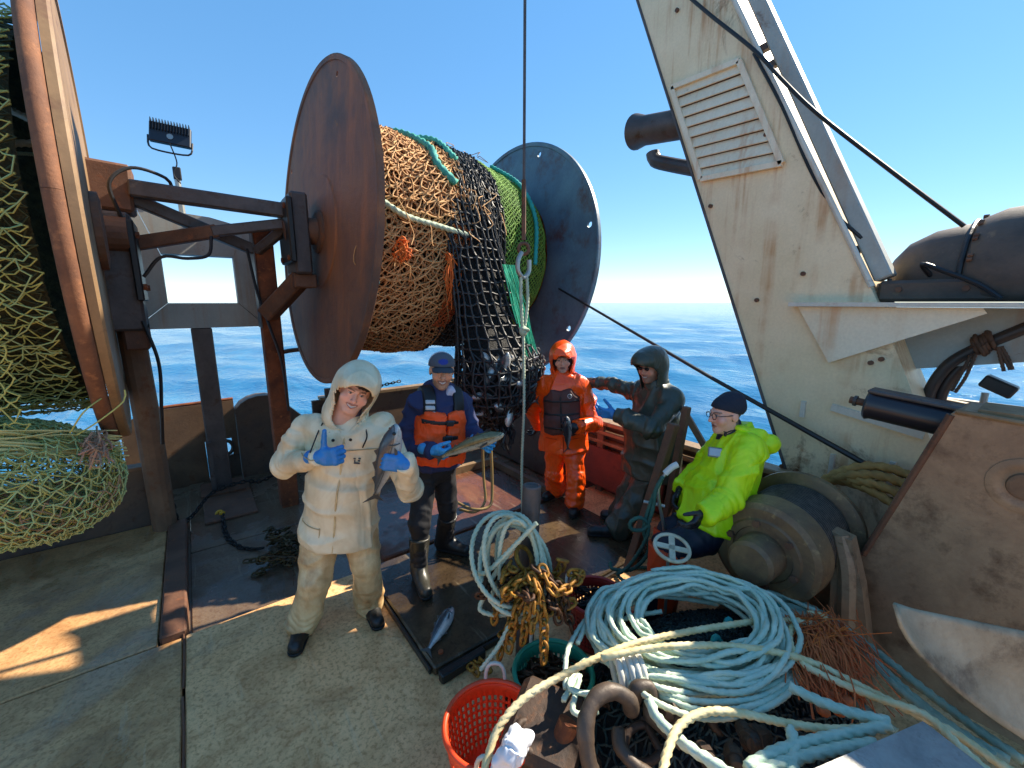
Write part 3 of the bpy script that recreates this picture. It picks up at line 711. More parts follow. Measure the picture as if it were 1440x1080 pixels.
# ropes on the wound net
def on(t, a, dr=.045): return wound(np.array([t]), np.array([a]), dr)[0]
rope([on(.10, .05), on(.16, .55), on(.10, .9), on(.13, 1.2), on(.17, 1.45)], .03).build('teal_rope', T_sage, reel, True)
rope([on(.17, 1.40), on(.4, 1.5), on(.7, 1.53), on(1.0, 1.56)], .024).build('teal_rope', T_sage, reel, True)
rope([on(.16, 1.45), on(.12, 1.8), on(.10, 2.2), on(.05, 2.6)], .028).build('teal_rope', twine('rope_moss', '5f8068', '4a6a55'), reel, True)
rope([on(.50, -.25), on(.62, .1), on(.72, .35), on(.80, .7), on(.78, .95), on(.92, 1.12)], .035).build('teal_rope', T_teal, reel, True)
rope([on(.66, .0), on(.86, .2), on(.98, .45), on(1.02, .8)], .03).build('teal_rope', T_teal, reel, True)
rope([on(.62, -.1), on(.74, .05), on(.9, .12)], .04).build('teal_rope', T_teal, reel, True)
rope([on(.09, 2.0, .06), on(.07, 2.05, .1), on(.08, 2.2, .1), on(.1, 2.15, .07), on(.12, 2.4, .06)], .02).build('teal_rope', T_teal, reel, True)
rope([on(1.78, .3, .05), on(1.90, .75, .05), on(1.95, 1.2, .05), on(1.93, 1.7, .05)], .022).build('teal_rope', twine('rope_aqua', '2fa39a', '238a84'), reel, True)
for (t, a) in ((.36, 1.72), (.80, 1.75)):
    m = MB(); g = np.random.default_rng(int(t * 100))
    for k in range(14):
        p = [on(t + g.normal(0, .02), a + g.normal(0, .03), .05) for _ in range(1)][0]; L_ = .5 if t > .5 else .16
        pts = [p, p + V(g.normal(.02, .02), -.05, -.02), p + V(g.normal(0, .04), -.06 + g.normal(0, .01), -L_ * .4), p + V(g.normal(0, .05), -.03, -L_ * g.uniform(.6, 1))]
        hose(pts, .005, m, 5, .04)
    m.build('orange_twine_tassel', T_or, reel)
mb = MB(); hose([on(.3, 1.78, .05), on(.37, 1.66, .06), on(.42, 1.74, .06), on(.38, 1.86, .06), on(.3, 1.8, .05)], .008, mb, 6); mb.build('orange_twine_tassel', T_or, reel)
Vv, F = net(lambda u, v: wound(.86 + .18 * v, 1.5 + .9 * u, .04, .03), 16, 6, .008, False, True, .2, 0, 9); mesh_obj('orange_netting', Vv, F, twine('twine_rust_orange', 'b85a24', '9a4818'), reel)
for k in range(9):
    m = MB(); g = np.random.default_rng(50 + k); t = .15 + k * .007; a = 1.25 + k * .1; m.sphere(on(t, a, .04), (.028, .024, .02), 8, 6); m.build('float_bead', T_haw if k % 2 else T_pale, reel, True)

m = MB(); g = np.random.default_rng(90)
for k in range(46):
    t = g.uniform(.1, 1.5); a = g.uniform(-.2, 2.3); p = on(t, a, .03); pts = [p]
    for q in range(3): pts.append(on(t + g.normal(0, .05), a + .05 * (q + 1) + g.normal(0, .03), .05 + g.uniform(0, .05)) + V(0, 0, -.02 * q))
    hose(pts, .004, m, 4, .03)
m.build('loose_twine', twine('twine_sand', 'e0b27a', 'c08a54'), reel)['kind'] = 'stuff'

# ------------------------------------------------------------------ fish
def make_fishmat(name, back, belly, line, spots=0.0, rough=.16):
    b = NB(name); g = b.n('ShaderNodeTexCoord'); sx = b.n('ShaderNodeSeparateXYZ'); b.l(b.tc.outputs['Generated'], sx.inputs[0])
    z = b.math('ADD', sx.outputs[2], b.math('MULTIPLY', b.noise(18, 4), .12))
    c = b.mix(b.ramp(z, .45, .74), lin(belly), lin(back))
    if spots: c = b.mix(b.math('MULTIPLY', b.ramp(b.noise(40, 3), .52, .6), spots), c, lin(line))
    c = b.mix(b.math('MULTIPLY', b.ramp(b.math('ABSOLUTE', b.math('SUBTRACT', sx.outputs[2], .60)), .012, .03, (1, 1, 1, 1), (0, 0, 0, 1)), .7), c, lin(line))
    sc = b.noise(240, 2)
    return b.fin(c, rough, 0.25, b.bump(sc, .25, .002))
FM_silver = make_fishmat('fish_silver', '4e5256', 'cfd0cb', '2a2a2a', .25)
FM_cod = make_fishmat('fish_cod_olive', '6b6a4c', 'd9d3bb', '4a452e', .5)
FM_dark = make_fishmat('fish_dark', '33343a', 'a9a6a2', '202020', .2)
FM_fin = plain('fish_fin', '4c4a46', .4)
FM_eye = plain('fish_eye', '0c0c0c', .1)
def fish(name, label, head, tail, up, girth=.085, bend=0.0, mat=None, group=None, deep=1.0, detail=True):
    """head -> tail; body is a lofted hull with lateral bend, forked tail, dorsal, anal and pectoral fins"""
    head = np.array(head, float); tail = np.array(tail, float); L = np.linalg.norm(tail - head)
    ax = (head - tail) / L; upv = np.array(up, float); upv = nrm(upv - ax * (upv @ ax)); sd_ = np.cross(upv, ax)
    Rm = Matrix((tuple(ax), tuple(sd_), tuple(upv))).transposed()
    root = bpy.data.objects.new(name, None); col.objects.link(root); root.location = tuple((head + tail) / 2); root.rotation_mode = 'QUATERNION'; root.rotation_quaternion = Rm.to_quaternion(); root.empty_display_size = .03
    tag(root, label, 'fish', group); _wl[root.name] = np.zeros(3)
    s = np.array([0, .03, .08, .15, .24, .34, .46, .58, .7, .8, .87, .91])
    hh = np.array([.12, .34, .56, .78, .95, 1.0, .95, .80, .58, .38, .25, .24]) * girth * deep
    ww = np.array([.14, .36, .55, .68, .72, .70, .62, .50, .34, .19, .10, .06]) * girth
    cy = lambda q: bend * (q - .45) ** 2
    n = 14; v = []; f = []
    for i, q in enumerate(s):
        for k in range(n):
            t = 2 * math.pi * k / n; v.append(((.5 - q) * L, cy(q) + ww[i] * math.cos(t), hh[i] * math.sin(t) * (1.0 if math.sin(t) > 0 else 1.12) - (.01 * L * (q < .1))))
    for i in range(len(s) - 1):
        for k in range(n): f.append((i * n + k, (i + 1) * n + k, (i + 1) * n + (k + 1) % n, i * n + (k + 1) % n))
    f += [tuple(range(n)), tuple((len(s) - 1) * n + k for k in range(n))[::-1]]
    body = mesh_obj('body', v, f, mat or FM_silver, root, True)
    def fin(nm, pts, th=.004):
        p = np.array(pts, float); m = MB(); m.prism(p - V(0, th / 2, 0), (0, th, 0)); return m.build(nm, FM_fin, root)
    X = lambda q: (.5 - q) * L
    g = girth
    fin('tail_fin', [(X(.89), cy(.9), .22 * g), (X(.93), cy(.93), .3 * g), (X(1.02), cy(1.02), 1.0 * g), (X(.97), cy(.97), 0), (X(1.02), cy(1.02), -1.0 * g), (X(.93), cy(.93), -.3 * g), (X(.89), cy(.9), -.22 * g)])
    if detail:
        for a, b_, h in ((.28, .40, .55), (.43, .60, .42), (.63, .78, .32)):
            za = np.interp(a, s, hh) - .01; zb = np.interp(b_, s, hh) - .01
            fin('dorsal_fin', [(X(a), cy(a), za), (X(a + .04), cy(a), za + h * g), (X(b_), cy(b_), zb + .08 * g), (X(b_), cy(b_), zb)])
        for a, b_, h in ((.48, .60, .4), (.64, .78, .3)):
            za = -np.interp(a, s, hh) * 1.1 + .008; zb = -np.interp(b_, s, hh) * 1.1 + .008
            fin('anal_fin', [(X(a), cy(a), za), (X(a + .04), cy(a), za - h * g), (X(b_), cy(b_), zb - .06 * g), (X(b_), cy(b_), zb)])
        for sg in (-1, 1):
            gp = [(X(.20 + .012 * math.sin(q * 1.6)), sg * np.interp(.20, s, ww) * (1.03 - .28 * q * q), q * .62 * np.interp(.2, s, hh)) for q in np.linspace(-1, .8, 7)]; MB().tube(gp, .05 * g, 5).build('gill_cover', FM_fin, root, True)
            y0 = sg * np.interp(.24, s, ww) * .98
            MB().prism([(X(.23), y0, -.05 * g), (X(.36), y0 + sg * .25 * g, -.25 * g), (X(.37), y0 + sg * .28 * g, -.55 * g), (X(.26), y0 + sg * .05 * g, -.35 * g)], (0, .003 * sg, 0)).build('pectoral_fin', FM_fin, root)
            MB().sphere((X(.075), sg * np.interp(.075, s, ww) * .86, .2 * g), .11 * g + .003, 8, 6).build('eye', FM_eye, root, True)
    return root

# ------------------------------------------------------------------ hanging codend full of fish
CX = 2.36
def bagS(off=0.0, seed=0):
    zz = np.array([.86, .93, 1.02, 1.15, 1.32, 1.5, 1.7, 2.0, 2.4, 2.75, 3.0]); rx = np.array([.04, .12, .27, .39, .46, .47, .41, .34, .30, .27, .25]); ry = np.array([.04, .11, .23, .31, .35, .33, .25, .14, .09, .06, .05])
    cyy = np.array([3.36, 3.36, 3.36, 3.36, 3.36, 3.37, 3.40, 3.45, 3.50, 3.56, 3.62]); cx = np.array([-.02, -.02, -.02, -.01, 0, .02, -.01, -.06, -.11, -.15, -.18])
    def Sf(u, v):
        z = .86 + (3.0 - .86) * np.asarray(v); a = 2 * np.pi * np.asarray(u); i = lambda t: np.interp(z, zz, t)
        q = np.stack([np.cos(a) * 1.5, np.sin(a) * 1.5, z * 2], -1); k = 1 + off + .16 * fbm(q, 1.6, 2, 3)
        return np.stack([CX + i(cx) + i(rx) * np.cos(a) * k, i(cyy) + i(ry) * np.sin(a) * k, z], -1)
    return Sf
cod = thing('codend_net', 'black codend net bag bulging with fish hanging below the reel', 'fishing net', (CX, 3.36, .88))
Vv, F = net(bagS(), 24, 21, .012, True, False, .10, 1.5, 11, None, .006); mesh_obj('square_mesh', Vv, F, T_blk, cod)
Vv, F = net(bagS(-.03), 30, 34, .0085, True, True, .2, 1.3, 12, lambda p: p[:, 2] < 1.62); mesh_obj('inner_mesh', Vv, F, T_blk, cod)
def coreS(u, v): return bagS(-.22)(u, .06 + v * .94)
P, F = grid_mesh(coreS, 40, 40); P[:, 1] += .03; mesh_obj('inner_net_shade', P, F, M_coreb, cod, True)  # net layers higher up; in the bag a dark sheet standing in for shade
g = np.random.default_rng(5)
for k in range(26):
    a = g.uniform(math.pi * .95, math.pi * 2.05); z = g.uniform(1.08, 1.60); v_ = (z - .86) / 2.14
    p = bagS(-.20)(np.array([a / (2 * math.pi)]), np.array([v_]))[0]; d = nrm(V(g.normal(0, .5), g.normal(0, .25), g.normal(0, 1))); L_ = g.uniform(.24, .36)
    outw = nrm(V(math.cos(a), math.sin(a), 0))
    fish('fish', 'silvery fish packed inside the hanging black codend net', p + d * L_ / 2, p - d * L_ / 2, np.cross(outw, d) + V(0, 0, .01), .05, g.normal(0, .1), FM_silver if k % 3 else FM_dark, 'fish inside the codend', 1.0, False)
m = MB()
for k in range(26):
    a = g.uniform(0, 6.28); p = V(CX - .03 + .1 * math.cos(a), 3.3 + .08 * math.sin(a), .93); q = p + V(g.normal(0, .16), g.normal(0, .1) - .05, -g.uniform(.1, .34))
    hose([p, (p + q) / 2 + V(g.normal(0, .05), g.normal(0, .05), .03), q], .011, m, 5)
m.build('codend_knot_ropes', T_blk, cod)
m = MB()
for k in range(20):
    z = 1.62 - k * .038; v_ = (z - .86) / 2.14; p = bagS(.03)(np.array([.965 + .012 * math.sin(k * 2.1)]), np.array([v_]))[0]; m.torus(p, (g.normal(), g.normal(), g.normal()), .026, .0085, 10, 5)
m.build('codend_chain', patchy('chain_pale', '9a958a', '6a655c', 12, .5, .5), cod)
m = MB()
for k in range(22):
    t = np.linspace(0, 1, 6); x0 = CX + .06 + .012 * k * .6; pts = [V(x0 + .16 * s + g.normal(0, .008), 3.36 - .16 * min(1, s * 1.2) + .02 - .02 * s, 2.45 - 1.0 * s) for s in t]
    hose(pts, .005, m, 4, .08)
m.build('emerald_twine_tassel', T_emer, cod)
# lifting wire, hook and tail rope
LX, LY = 2.36, 2.98
lw = thing('lifting_wire', 'dark vertical lifting wire with hook and pale tail rope in front of the codend', 'cable', (LX, LY, .07))
MB().tube([(LX + .0, LY, 9), (LX, LY, 2.62)], .012, 8).build('wire', M_steel, lw)
MB().tube([(LX, LY, 3.1), (LX, LY, 2.62)], .019, 8, lobes=3, twist=90, lobe=.3).build('wire_splice', M_rustd, lw)
MB().torus((LX, LY, 2.55), (.4, 1, 0), .045, .016, 18, 8).build('thimble', M_rustd, lw)
MB().tube(crom([(LX - .02, LY, 2.52), (LX - .06, LY, 2.45), (LX - .06, LY, 2.36), (LX, LY, 2.31), (LX + .055, LY, 2.36), (LX + .06, LY, 2.46)], .02), .02, 8).build('hook', M_galv, lw)
for dx in (-.03, .035): rope([(LX + dx, LY, 2.34), (LX + dx * 1.1, LY - .01, 2.1), (LX + dx * .3, LY, 1.86)], .014).build('strop', T_sage, lw, True)
m = MB(); m.sphere((LX, LY, 1.85), (.04, .035, .05), 10, 8); rope([(LX - .03, LY - .02, 1.87), (LX + .03, LY - .03, 1.86), (LX + .02, LY + .02, 1.83)], .014, m); m.build('knot', T_sage, lw, True)
rope([(LX, LY, 1.84), (LX + .004, LY - .01, 1.2), (LX - .01, LY, .6), (LX, LY, .09)], .0125).build('tail_rope', T_sage, lw, True)

# ------------------------------------------------------------------ left reel with the green net
LC = V(-.447, 4.2, 2.58); LR = 1.43; M_rustp = patchy('rust_pipe', '8a5a3c', '6a4430', 4, .8, bump=.5, bscale=60, c3='a06a44', s3=14)
lr = thing('left_net_reel', 'tan and rust flanged net reel at the left edge wound with olive netting', 'net reel', (-1.4, 4.2, 1.1))
ln = nrm(V(1, .080, 0))
o = MB().lathe(LC, -ln, [(0, .02), (0, LR - .06), (-.012, LR - .05), (-.012, LR - .012), (0, LR), (.035, LR), (.035, .02)], 96, cap=False).build('flange', M_tan, lr); autosmooth(o, 30); o['label'] = 'tan painted flange disc'
o = MB().torus(LC - ln * .075, ln, LR - .01, .038, 110, 12).build('rim_pipe', M_rustp, lr); autosmooth(o, 60); o['label'] = 'rusty pipe rim of the flange'
MB().lathe(LC + ln * .002, ln, [(0, .26), (.04, .26), (.05, .2), (.05, .1)], 28).build('hub', M_rustd, lr)
def lw_(x, a, dr=0.0, seed=0):
    x = np.asarray(x, float); a = np.asarray(a, float); r = 1.16 + dr + .14 * fbm(np.stack([x * 2, np.cos(a) * 2, np.sin(a) * 2], -1), 1.2, 3, 21)
    return np.stack([-.56 - x, 4.2 - r * np.sin(a), 2.58 + r * np.cos(a)], -1)
P, F = grid_mesh(lambda u, v: lw_(v * 2.4, u * 2 * np.pi, -.07), 90, 30); mesh_obj('wound_net_core', P, F, patchy('left_core', '5a5434', '3c3a26', 14, .9, bump=1, bscale=40, bdist=.03), lr, True)
Vv, F = net(lambda u, v: lw_(v * 2.4, .3 + u * 3.4, .0), 52, 44, .0036, False, True, .18, 1.3, 31, None, .016); mesh_obj('olive_netting', Vv, F, T_olive, lr)
Vv, F = net(lambda u, v: lw_(v * 2.4, .3 + u * 3.4 + .3 * v, .03), 30, 34, .0038, False, True, .22, 1.3, 32, None, .02); mesh_obj('olive_netting', Vv, F, T_mint, lr)
Vv, F = net(lambda u, v: lw_(v * 2.4, .3 + u * 3.4, -.035), 60, 50, .005, False, True, .25, 0, 33); mesh_obj('olive_netting', Vv, F, twine('twine_moss', '4c4f2c', '3a3f26'), lr)
rope([Xp(-30, 125, -.9), Xp(0, 147, -.75), Xp(50, 172, -.58), Xp(88, 196, -.46), Xp(97, 212, -.44), Xp(80, 212, -.50), Xp(45, 202, -.62), Xp(0, 203, -.72), Xp(-30, 205, -.8)], .019).build('white_rope', T_white, lr, True)
rope([Xp(-20, 213, -.75), Xp(30, 216, -.68), Xp(60, 218, -.62)], .010).build('teal_rope', T_pale, lr, True)
# loose hanging fold of the net and its bulging bag
hn = thing('hanging_net', 'bulging bag of pale green and cream trawl netting hanging at the left edge', 'fishing net', (-.85, 3.2, .8))
def curt(u, v):
    z = 2.5 - 1.55 * v; x = -.62 - u * 1.15 - .10 * np.sin(v * 3); y = 2.98 + .10 * np.sin(u * 9 + v * 2) + .25 * v * (1 - u) * .5 + .12 * fbm(np.stack([u * 6, v * 6, u * 0], -1), 1, 2, 4)
    return np.stack([x, y, z], -1)
Vv, F = net(curt, 19, 40, .0038, False, True, .22, 1.5, 41, None, .010); mesh_obj('curtain_mesh', Vv, F, T_olive, hn)
BC = V(-.91, 3.36, 1.20)
def bag(sc, seed, amp=.12):
    def Sf(u, v):
        a = u * 2 * np.pi; ph = (v - .5) * np.pi * .98; d = np.stack([np.cos(a) * np.cos(ph), np.sin(a) * np.cos(ph), np.sin(ph)], -1)
        k = 1 + amp * 2 * fbm(d * 1.5, 1.4, 3, seed); zz = d[:, 2:3]
        p = d * np.array([.50, .40, .40]) * sc * k[:, None]; p[:, 2] = np.where(p[:, 2] > 0, p[:, 2] * .75, p[:, 2]); p[:, 0] -= .25 * p[:, 2]
        return BC + p
    return Sf
Vv, F = net(bag(1.0, 1), 34, 28, .0040, True, True, .18, 1.5, 42, None, .02); mesh_obj('bag_mesh', Vv, F, T_mint, hn)
Vv, F = net(bag(.93, 2), 28, 22, .0038, True, True, .24, 1.4, 43, None, .025); mesh_obj('bag_mesh', Vv, F, T_olive, hn)
Vv, F = net(bag(.97, 3), 32, 26, .0042, True, True, .2, 1.3, 44, lambda p: p[:, 2] < 1.1, .01); mesh_obj('bag_mesh', Vv, F, twine('twine_rose', 'a48a6c', '8c7a58'), hn)
Vv, F = net(bag(.80, 4), 26, 20, .0045, True, True, .25, 0, 45, None, .03); mesh_obj('bag_mesh', Vv, F, twine('twine_mint_dark', '86a070', '8c9460'), hn)
m = MB(); g = np.random.default_rng(8)
for k in range(46):
    y0 = g.uniform(-.1, .12); pts = []
    for s in np.linspace(0, 1, 7): pts.append(BC + V(-.55 + 1.03 * s + g.normal(0, .02), -.36 * math.sin(math.pi * min(1, s * 1.0)) * g.uniform(.8, 1.0) + .06, .24 + y0 * .6 - .16 * s * s + .06 * math.sin(s * 4) + g.normal(0, .018)))
    hose(pts, .0042, m, 5, .04)
m.build('gathered_twines', twine('twine_straw', 'd8cf90', 'bcb674'), hn)
m = MB()
for k in range(26):
    a = g.uniform(-.5, .3); p = BC + V(.42, -.12 + a * .3, .14 - .1 * abs(a)); hose([p + V(g.normal(0, .03), g.normal(0, .05), g.normal(0, .04)) for _ in range(5)], .005, m, 5, .03)
m.build('tangled_ends', twine('twine_pink', 'b0806c', 'a48c6c'), hn)
for q in ([(.36, -.2, .2), (.46, -.25, .27), (.57, -.22, .36), (.58, -.2, .42)], [(.34, -.22, .22), (.42, -.3, .34), (.5, -.2, .40)]): hose([BC + V(*p) for p in q], .004, None, 5).build('loose_twine', T_olive, hn)

# ------------------------------------------------------------------ gallows tower on the right
XT = 3.6
def tz(x, y, X=XT): return Xp(x, y, X)
tw = thing('gallows_tower', 'tall leaning white painted gallows tower streaked with rust', 'tower', (XT, .8, .1))
zz_ = lambda y0, z0, y1, z1, z: y0 + (y1 - y0) * (z - z0) / (z1 - z0)
lt = lambda z: zz_(1.168, .664, 2.89, 4.80, z); rt_ = lambda z: zz_(.845, 2.12, 1.993, 4.37, z) if z > 2.12 else zz_(.40, 1.10, .845, 2.12, z)
poly = [(XT, lt(z), z) for z in (-.05, .664, 2.1, 4.0, 6.6)] + [(XT, rt_(z), z) for z in (6.6, 4.37, 2.12, 1.1, -.05)]
MB().prism(poly, (.42, 0, 0)).build('shell', M_white, tw)
edge = [(XT - .004, lt(z) + .004, z) for z in (.6, 2.1, 4.0, 6.6)]
MB().tube(edge, .012, 8).build('edge_bead', M_steel, tw)
M_whb = painted('tower_edge', 'd4cfc0', '8a5528', 'a06a34', .66, .5)
o_ = [(XT - .006, rt_(z) - .01, z) for z in (2.2, 3.2, 4.37, 6.6)]
MB().tube(o_, .018, 8).build('edge_bead', M_whb, tw)
# louvre
v1, v2, v3, v4 = V(XT, 2.46, 3.925), V(XT, 1.885, 3.905), V(XT, 1.50, 3.09), V(XT, 2.12, 3.115)
lv = MB().prism([v1 - V(.003, 0, 0), v2 - V(.003, 0, 0), v3 - V(.003, 0, 0), v4 - V(.003, 0, 0)], (.002, 0, 0)).build('louvre_vent', M_rustd, tw)
for a, b_ in ((v1, v2), (v2, v3), (v3, v4), (v4, v1)): MB().beam(a - V(.022, 0, 0), b_ - V(.022, 0, 0), .04, .034, up=(1, 0, 0)).build('frame_bar', M_white2, lv)
for k in range(9):
    s0 = (k + .06) / 9; s1 = (k + .98) / 9
    p, q = v1 + (v4 - v1) * s0, v2 + (v3 - v2) * s0; p1, q1 = v1 + (v4 - v1) * s1, v2 + (v3 - v2) * s1
    MB().add([p - V(.004, 0, 0), q - V(.004, 0, 0), q1 - V(.030, 0, 0), p1 - V(.030, 0, 0), p - V(.001, 0, .008), q - V(.001, 0, .008), q1 - V(.022, 0, .004), p1 - V(.022, 0, .004)],
             [(0, 1, 2, 3), (7, 6, 5, 4), (0, 4, 5, 1), (1, 5, 6, 2), (2, 6, 7, 3), (3, 7, 4, 0)]).build('slat', M_white2, lv)
for (x, y) in ((953, 15), (1078, 190), (1130, 385), (1065, 422), (1225, 510), (1240, 505), (1100, 655), (1000, 290)):
    p = tz(x, y); MB().cyl(p, p - V(.02, 0, 0), .016, 8).build('stud', M_rustd, tw)
for (x, y, h) in ((1170, 655, .18), (1254, 665, .16), (1130, 575, .12)):
    p = tz(x, y); MB().box(p - V(.012, 0, 0), (.024, .03, h)).build('welded_bracket', M_whb, tw)
MB().beam(tz(1170, 572) - V(.01, 0, 0), tz(1300, 612) - V(.01, 0, 0), .02, .05).build('weld_seam', M_whb, tw)
# side member with stand-offs
sm = thing('tower_side_beam', 'grey steel box beam running parallel to the tower right edge', 'beam', tuple(tz(1245, 395, 3.75)))
pa, pb = tz(1246, 392, 3.72), tz(1058, -20, 3.72); pb2 = pb + (pb - pa) * .9
MB().beam(pa, pb2, .10, .13, up=(1, 0, 0), bev=.01).build('box_beam', M_grey, sm)
for (a, b_) in (((1085, 62), (1052, 82)), ((1092, 88), (1075, 100)), ((1210, 350), (1192, 360))):
    MB().beam(tz(*a, 3.72), tz(*b_, 3.72) - V(0, -.05, 0), .05, .05).build('stand_off', M_steel, sm)
MB().tube([pa + V(0, -.02, 0), pa + V(0, -.03, -.25)], .012, 6).build('drain_pipe', M_steel, sm)
hose([tz(1060, 75, 3.58), tz(1100, 150, 3.58), tz(1140, 240, 3.6), tz(1175, 300, 3.62), tz(1212, 335, 3.66)], .011).build('thin_hose', M_hose, sm)
# floodlight tubes behind the tower
ex = thing('deck_lamp_housing', 'dark cylindrical lamp housing sticking out left of the tower', 'lamp', tuple(Xp(950, 190, 3.85)))
pA, pB = Xp(893, 186, 3.85), Xp(985, 170, 3.85); dd = nrm(pA - pB)
autosmooth(MB().lathe(pB, dd, [(0, .10), (.2, .13), (np.linalg.norm(pA - pB) - .12, .135), (np.linalg.norm(pA - pB) - .02, .165), (np.linalg.norm(pA - pB), .165), (np.linalg.norm(pA - pB), .14), (np.linalg.norm(pA - pB) - .05, .13), (np.linalg.norm(pA - pB) - .06, .01)], 26, cap=False).build('housing', M_steel, ex), 35)
MB().tube(crom([Xp(918, 215, 3.85), Xp(922, 226, 3.85), Xp(945, 232, 3.85), Xp(990, 240, 3.85)], .04), .065, 14).build('arm_pipe', M_steel, ex)
# upper cable sagging to the dome
hose([tz(960, -12, 3.52), tz(1000, 22, 3.52), tz(1060, 70, 3.5), tz(1100, 112, 3.5), tz(1150, 160, 3.5), tz(1250, 238, 3.6), tz(1356, 318, 3.72)], .013).build('upper_cable', M_hose)
tag(bpy.data.objects['upper_cable'], 'black cable crossing the tower face down to the black dome', 'cable')
# bracket platform, gussets and the black winch motor dome
bp = thing('bracket_platform', 'grey white bracket shelf with triangular gussets on the tower', 'platform', (XT, .3, 2.0))
MB().box((4.12, .25, 2.085), (1.24, 2.14, .028)).build('shelf_plate', M_whb, bp)
q = [tz(1122, 431, 3.56), tz(1382, 434, 3.56), tz(1165, 510, 3.56)]; q[0][2] = 2.068; q[1][2] = 2.068
MB().prism([q[0], q[1], q[1] - V(0, .02, .03), q[2]], (.015, 0, 0)).build('gusset', M_white2, bp)
q = [V(3.9, 1.0, 2.066), V(3.9, -.9, 2.066), V(3.9, -.9, 1.98), Xp(1264, 520, 3.9), Xp(1250, 480, 3.9)]
MB().prism(q, (.015, 0, 0)).build('gusset', M_grey, bp)
dm = thing('winch_motor_dome', 'black domed winch motor housing resting on the bracket shelf', 'motor', (4.05, .2, 2.1))
prof = [(0, .05), (.03, .19), (.10, .28), (.22, .345), (.36, .37), (.40, .37), (.43, .40), (.52, .44), (.75, .46), (1.5, .46), (1.62, .40), (1.66, .1)]
autosmooth(MB().lathe((4.08, .90, 2.22), (0, -1, 0), prof, 40).build('housing', M_blackdome, dm), 35)
MB().box((4.05, .18, 2.17), (.80, 1.36, .135), None, .02).build('base_block', M_blackdome, dm)
MB().torus((4.08, .50, 2.22), (0, 1, 0), .385, .014, 40, 8).build('band', M_black, dm)
MB().box((3.95, .12, 2.665), (.16, .16, .03), None, .01).build('lid', M_steel, dm)
MB().torus((4.08, .12, 2.22), (0, 1, 0), .463, .010, 44, 8).build('band', M_black, dm)
for k in range(9):
    a = math.pi * (.55 + .11 * k); c_ = V(4.08 + .455 * math.cos(a), .40, 2.22 - .455 * math.sin(a) * -1); c_ = V(4.08 + .405 * math.cos(a), .455, 2.22 + .405 * abs(math.sin(a))); MB().cyl(c_, c_ + V(0, .022, 0), .013, 6).build('bolt', M_rustd, dm)
for y in (.75, .45, .15): MB().cyl((3.66, y, 2.18), (3.635, y, 2.18), .018, 6).build('bolt', M_rustd, dm)
hose([(3.75, .62, 2.25), (3.66, .66, 2.33), (3.63, .55, 2.28), (3.62, .4, 2.2), (3.58, .3, 2.12)], .014).build('grease_hose', M_hose, dm)
for ch in dm.children:      # the housing stands on the shelf: nothing hangs below it
    if ch.name.split('.')[0] in ('housing', 'band'):
        for v in ch.data.vertices: v.co.z = max(v.co.z, .004)
# stay rod from the reel to the winch
st = MB().tube([Xp(786, 406, 3.42), Xp(1000, 531, 3.44), Xp(1200, 643, 3.47), Xp(1268, 682, 3.5)], [.012, .016, .02, .02], 8).build('stay_cable', M_black); tag(st, 'long black stay cable slanting from the reel past the tower foot', 'cable')

# ------------------------------------------------------------------ winch on the right
WC = V(2.52, .93, .66)
wn = thing('trawl_winch', 'rusty brown winch drum wound with wire that the yellow jacket man leans on', 'winch', (2.85, .93, 0))
WR = .305
def wprof():
    pr = [(0, .05), (0, WR - .03), (.015, WR), (.10, WR), (.115, WR - .02)]
    return pr
autosmooth(MB().lathe(WC, (1, 0, 0), [(0, .04), (0, .16), (-.012, .165), (-.012, .20), (0, .21), (0, WR - .04), (.02, WR - .01), (.16, WR), (.17, WR - .035), (.17, .2)], 56).build('end_drum', M_drum, wn), 30)
autosmooth(MB().lathe(WC + V(-.17, -.0, 0), (1, 0, 0), [(0, .03), (0, .105), (.02, .125), (.17, .13)], 32).build('end_hub', M_drum, wn), 35)
for k in range(6):
    a = k * math.pi / 3 + .3; p = WC + V(-.014, .185 * math.cos(a), .185 * math.sin(a)); MB().cyl(p, p - V(.02, 0, 0), .022, 6).build('bolt', M_rustd, wn)
g = np.random.default_rng(3)
m = MB()
for lay in range(1):
    n = 16; th = np.linspace(0, 2 * np.pi * n, n * 40)
    P = np.stack([WC[0] + .19 + .33 * th / th[-1], WC[1] + (WR - .03) * np.cos(th), WC[2] + (WR - .03) * np.sin(th)], -1)
    m.tube(P, .0115, 6)
m.build('wound_wire', patchy('wire_rope', '5a5046', '3c352e', 20, .5, .4, bump=.6, bscale=120), wn, True)
MB().lathe(WC + V(.18, 0, 0), (1, 0, 0), [(0, .2), (0, WR - .035), (.36, WR - .035), (.36, .2)], 40).build('drum_core', M_rustd, wn)
autosmooth(MB().lathe(WC + V(.53, 0, 0), (1, 0, 0), [(0, .1), (0, WR + .02), (.012, WR + .045), (.05, WR + .045), (.06, .1)], 56).build('far_flange', M_drum, wn), 30)
MB().prism([(2.80, .62, 0), (2.80, .40, 0), (2.80, .52, .55), (2.80, .60, .80), (2.80, .72, .82), (2.80, .66, .5)], (.09, 0, 0)).build('brake_arm', M_cheek, wn)
MB().prism([(2.66, .85, 0), (2.66, 1.25, 0), (2.66, 1.05, .35), (2.66, .85, .35)], (.04, 0, 0)).build('foot', M_cheek, wn)
MB().prism([(3.27, .55, 0), (3.27, 1.3, 0), (3.27, 1.05, .7), (3.27, .8, .7)], (.05, 0, 0)).build('foot', M_cheek, wn)
MB().cyl(WC + V(.2, 0, 0), WC + V(.85, 0, 0), .07, 16).build('axle', M_rustd, wn)
MB().tube(crom([(2.83, .66, .80), (2.81, .60, .62), (2.80, .57, .40), (2.79, .55, .2)], .04), .045, 8).build('brake_band_bolt', M_cheek, wn)
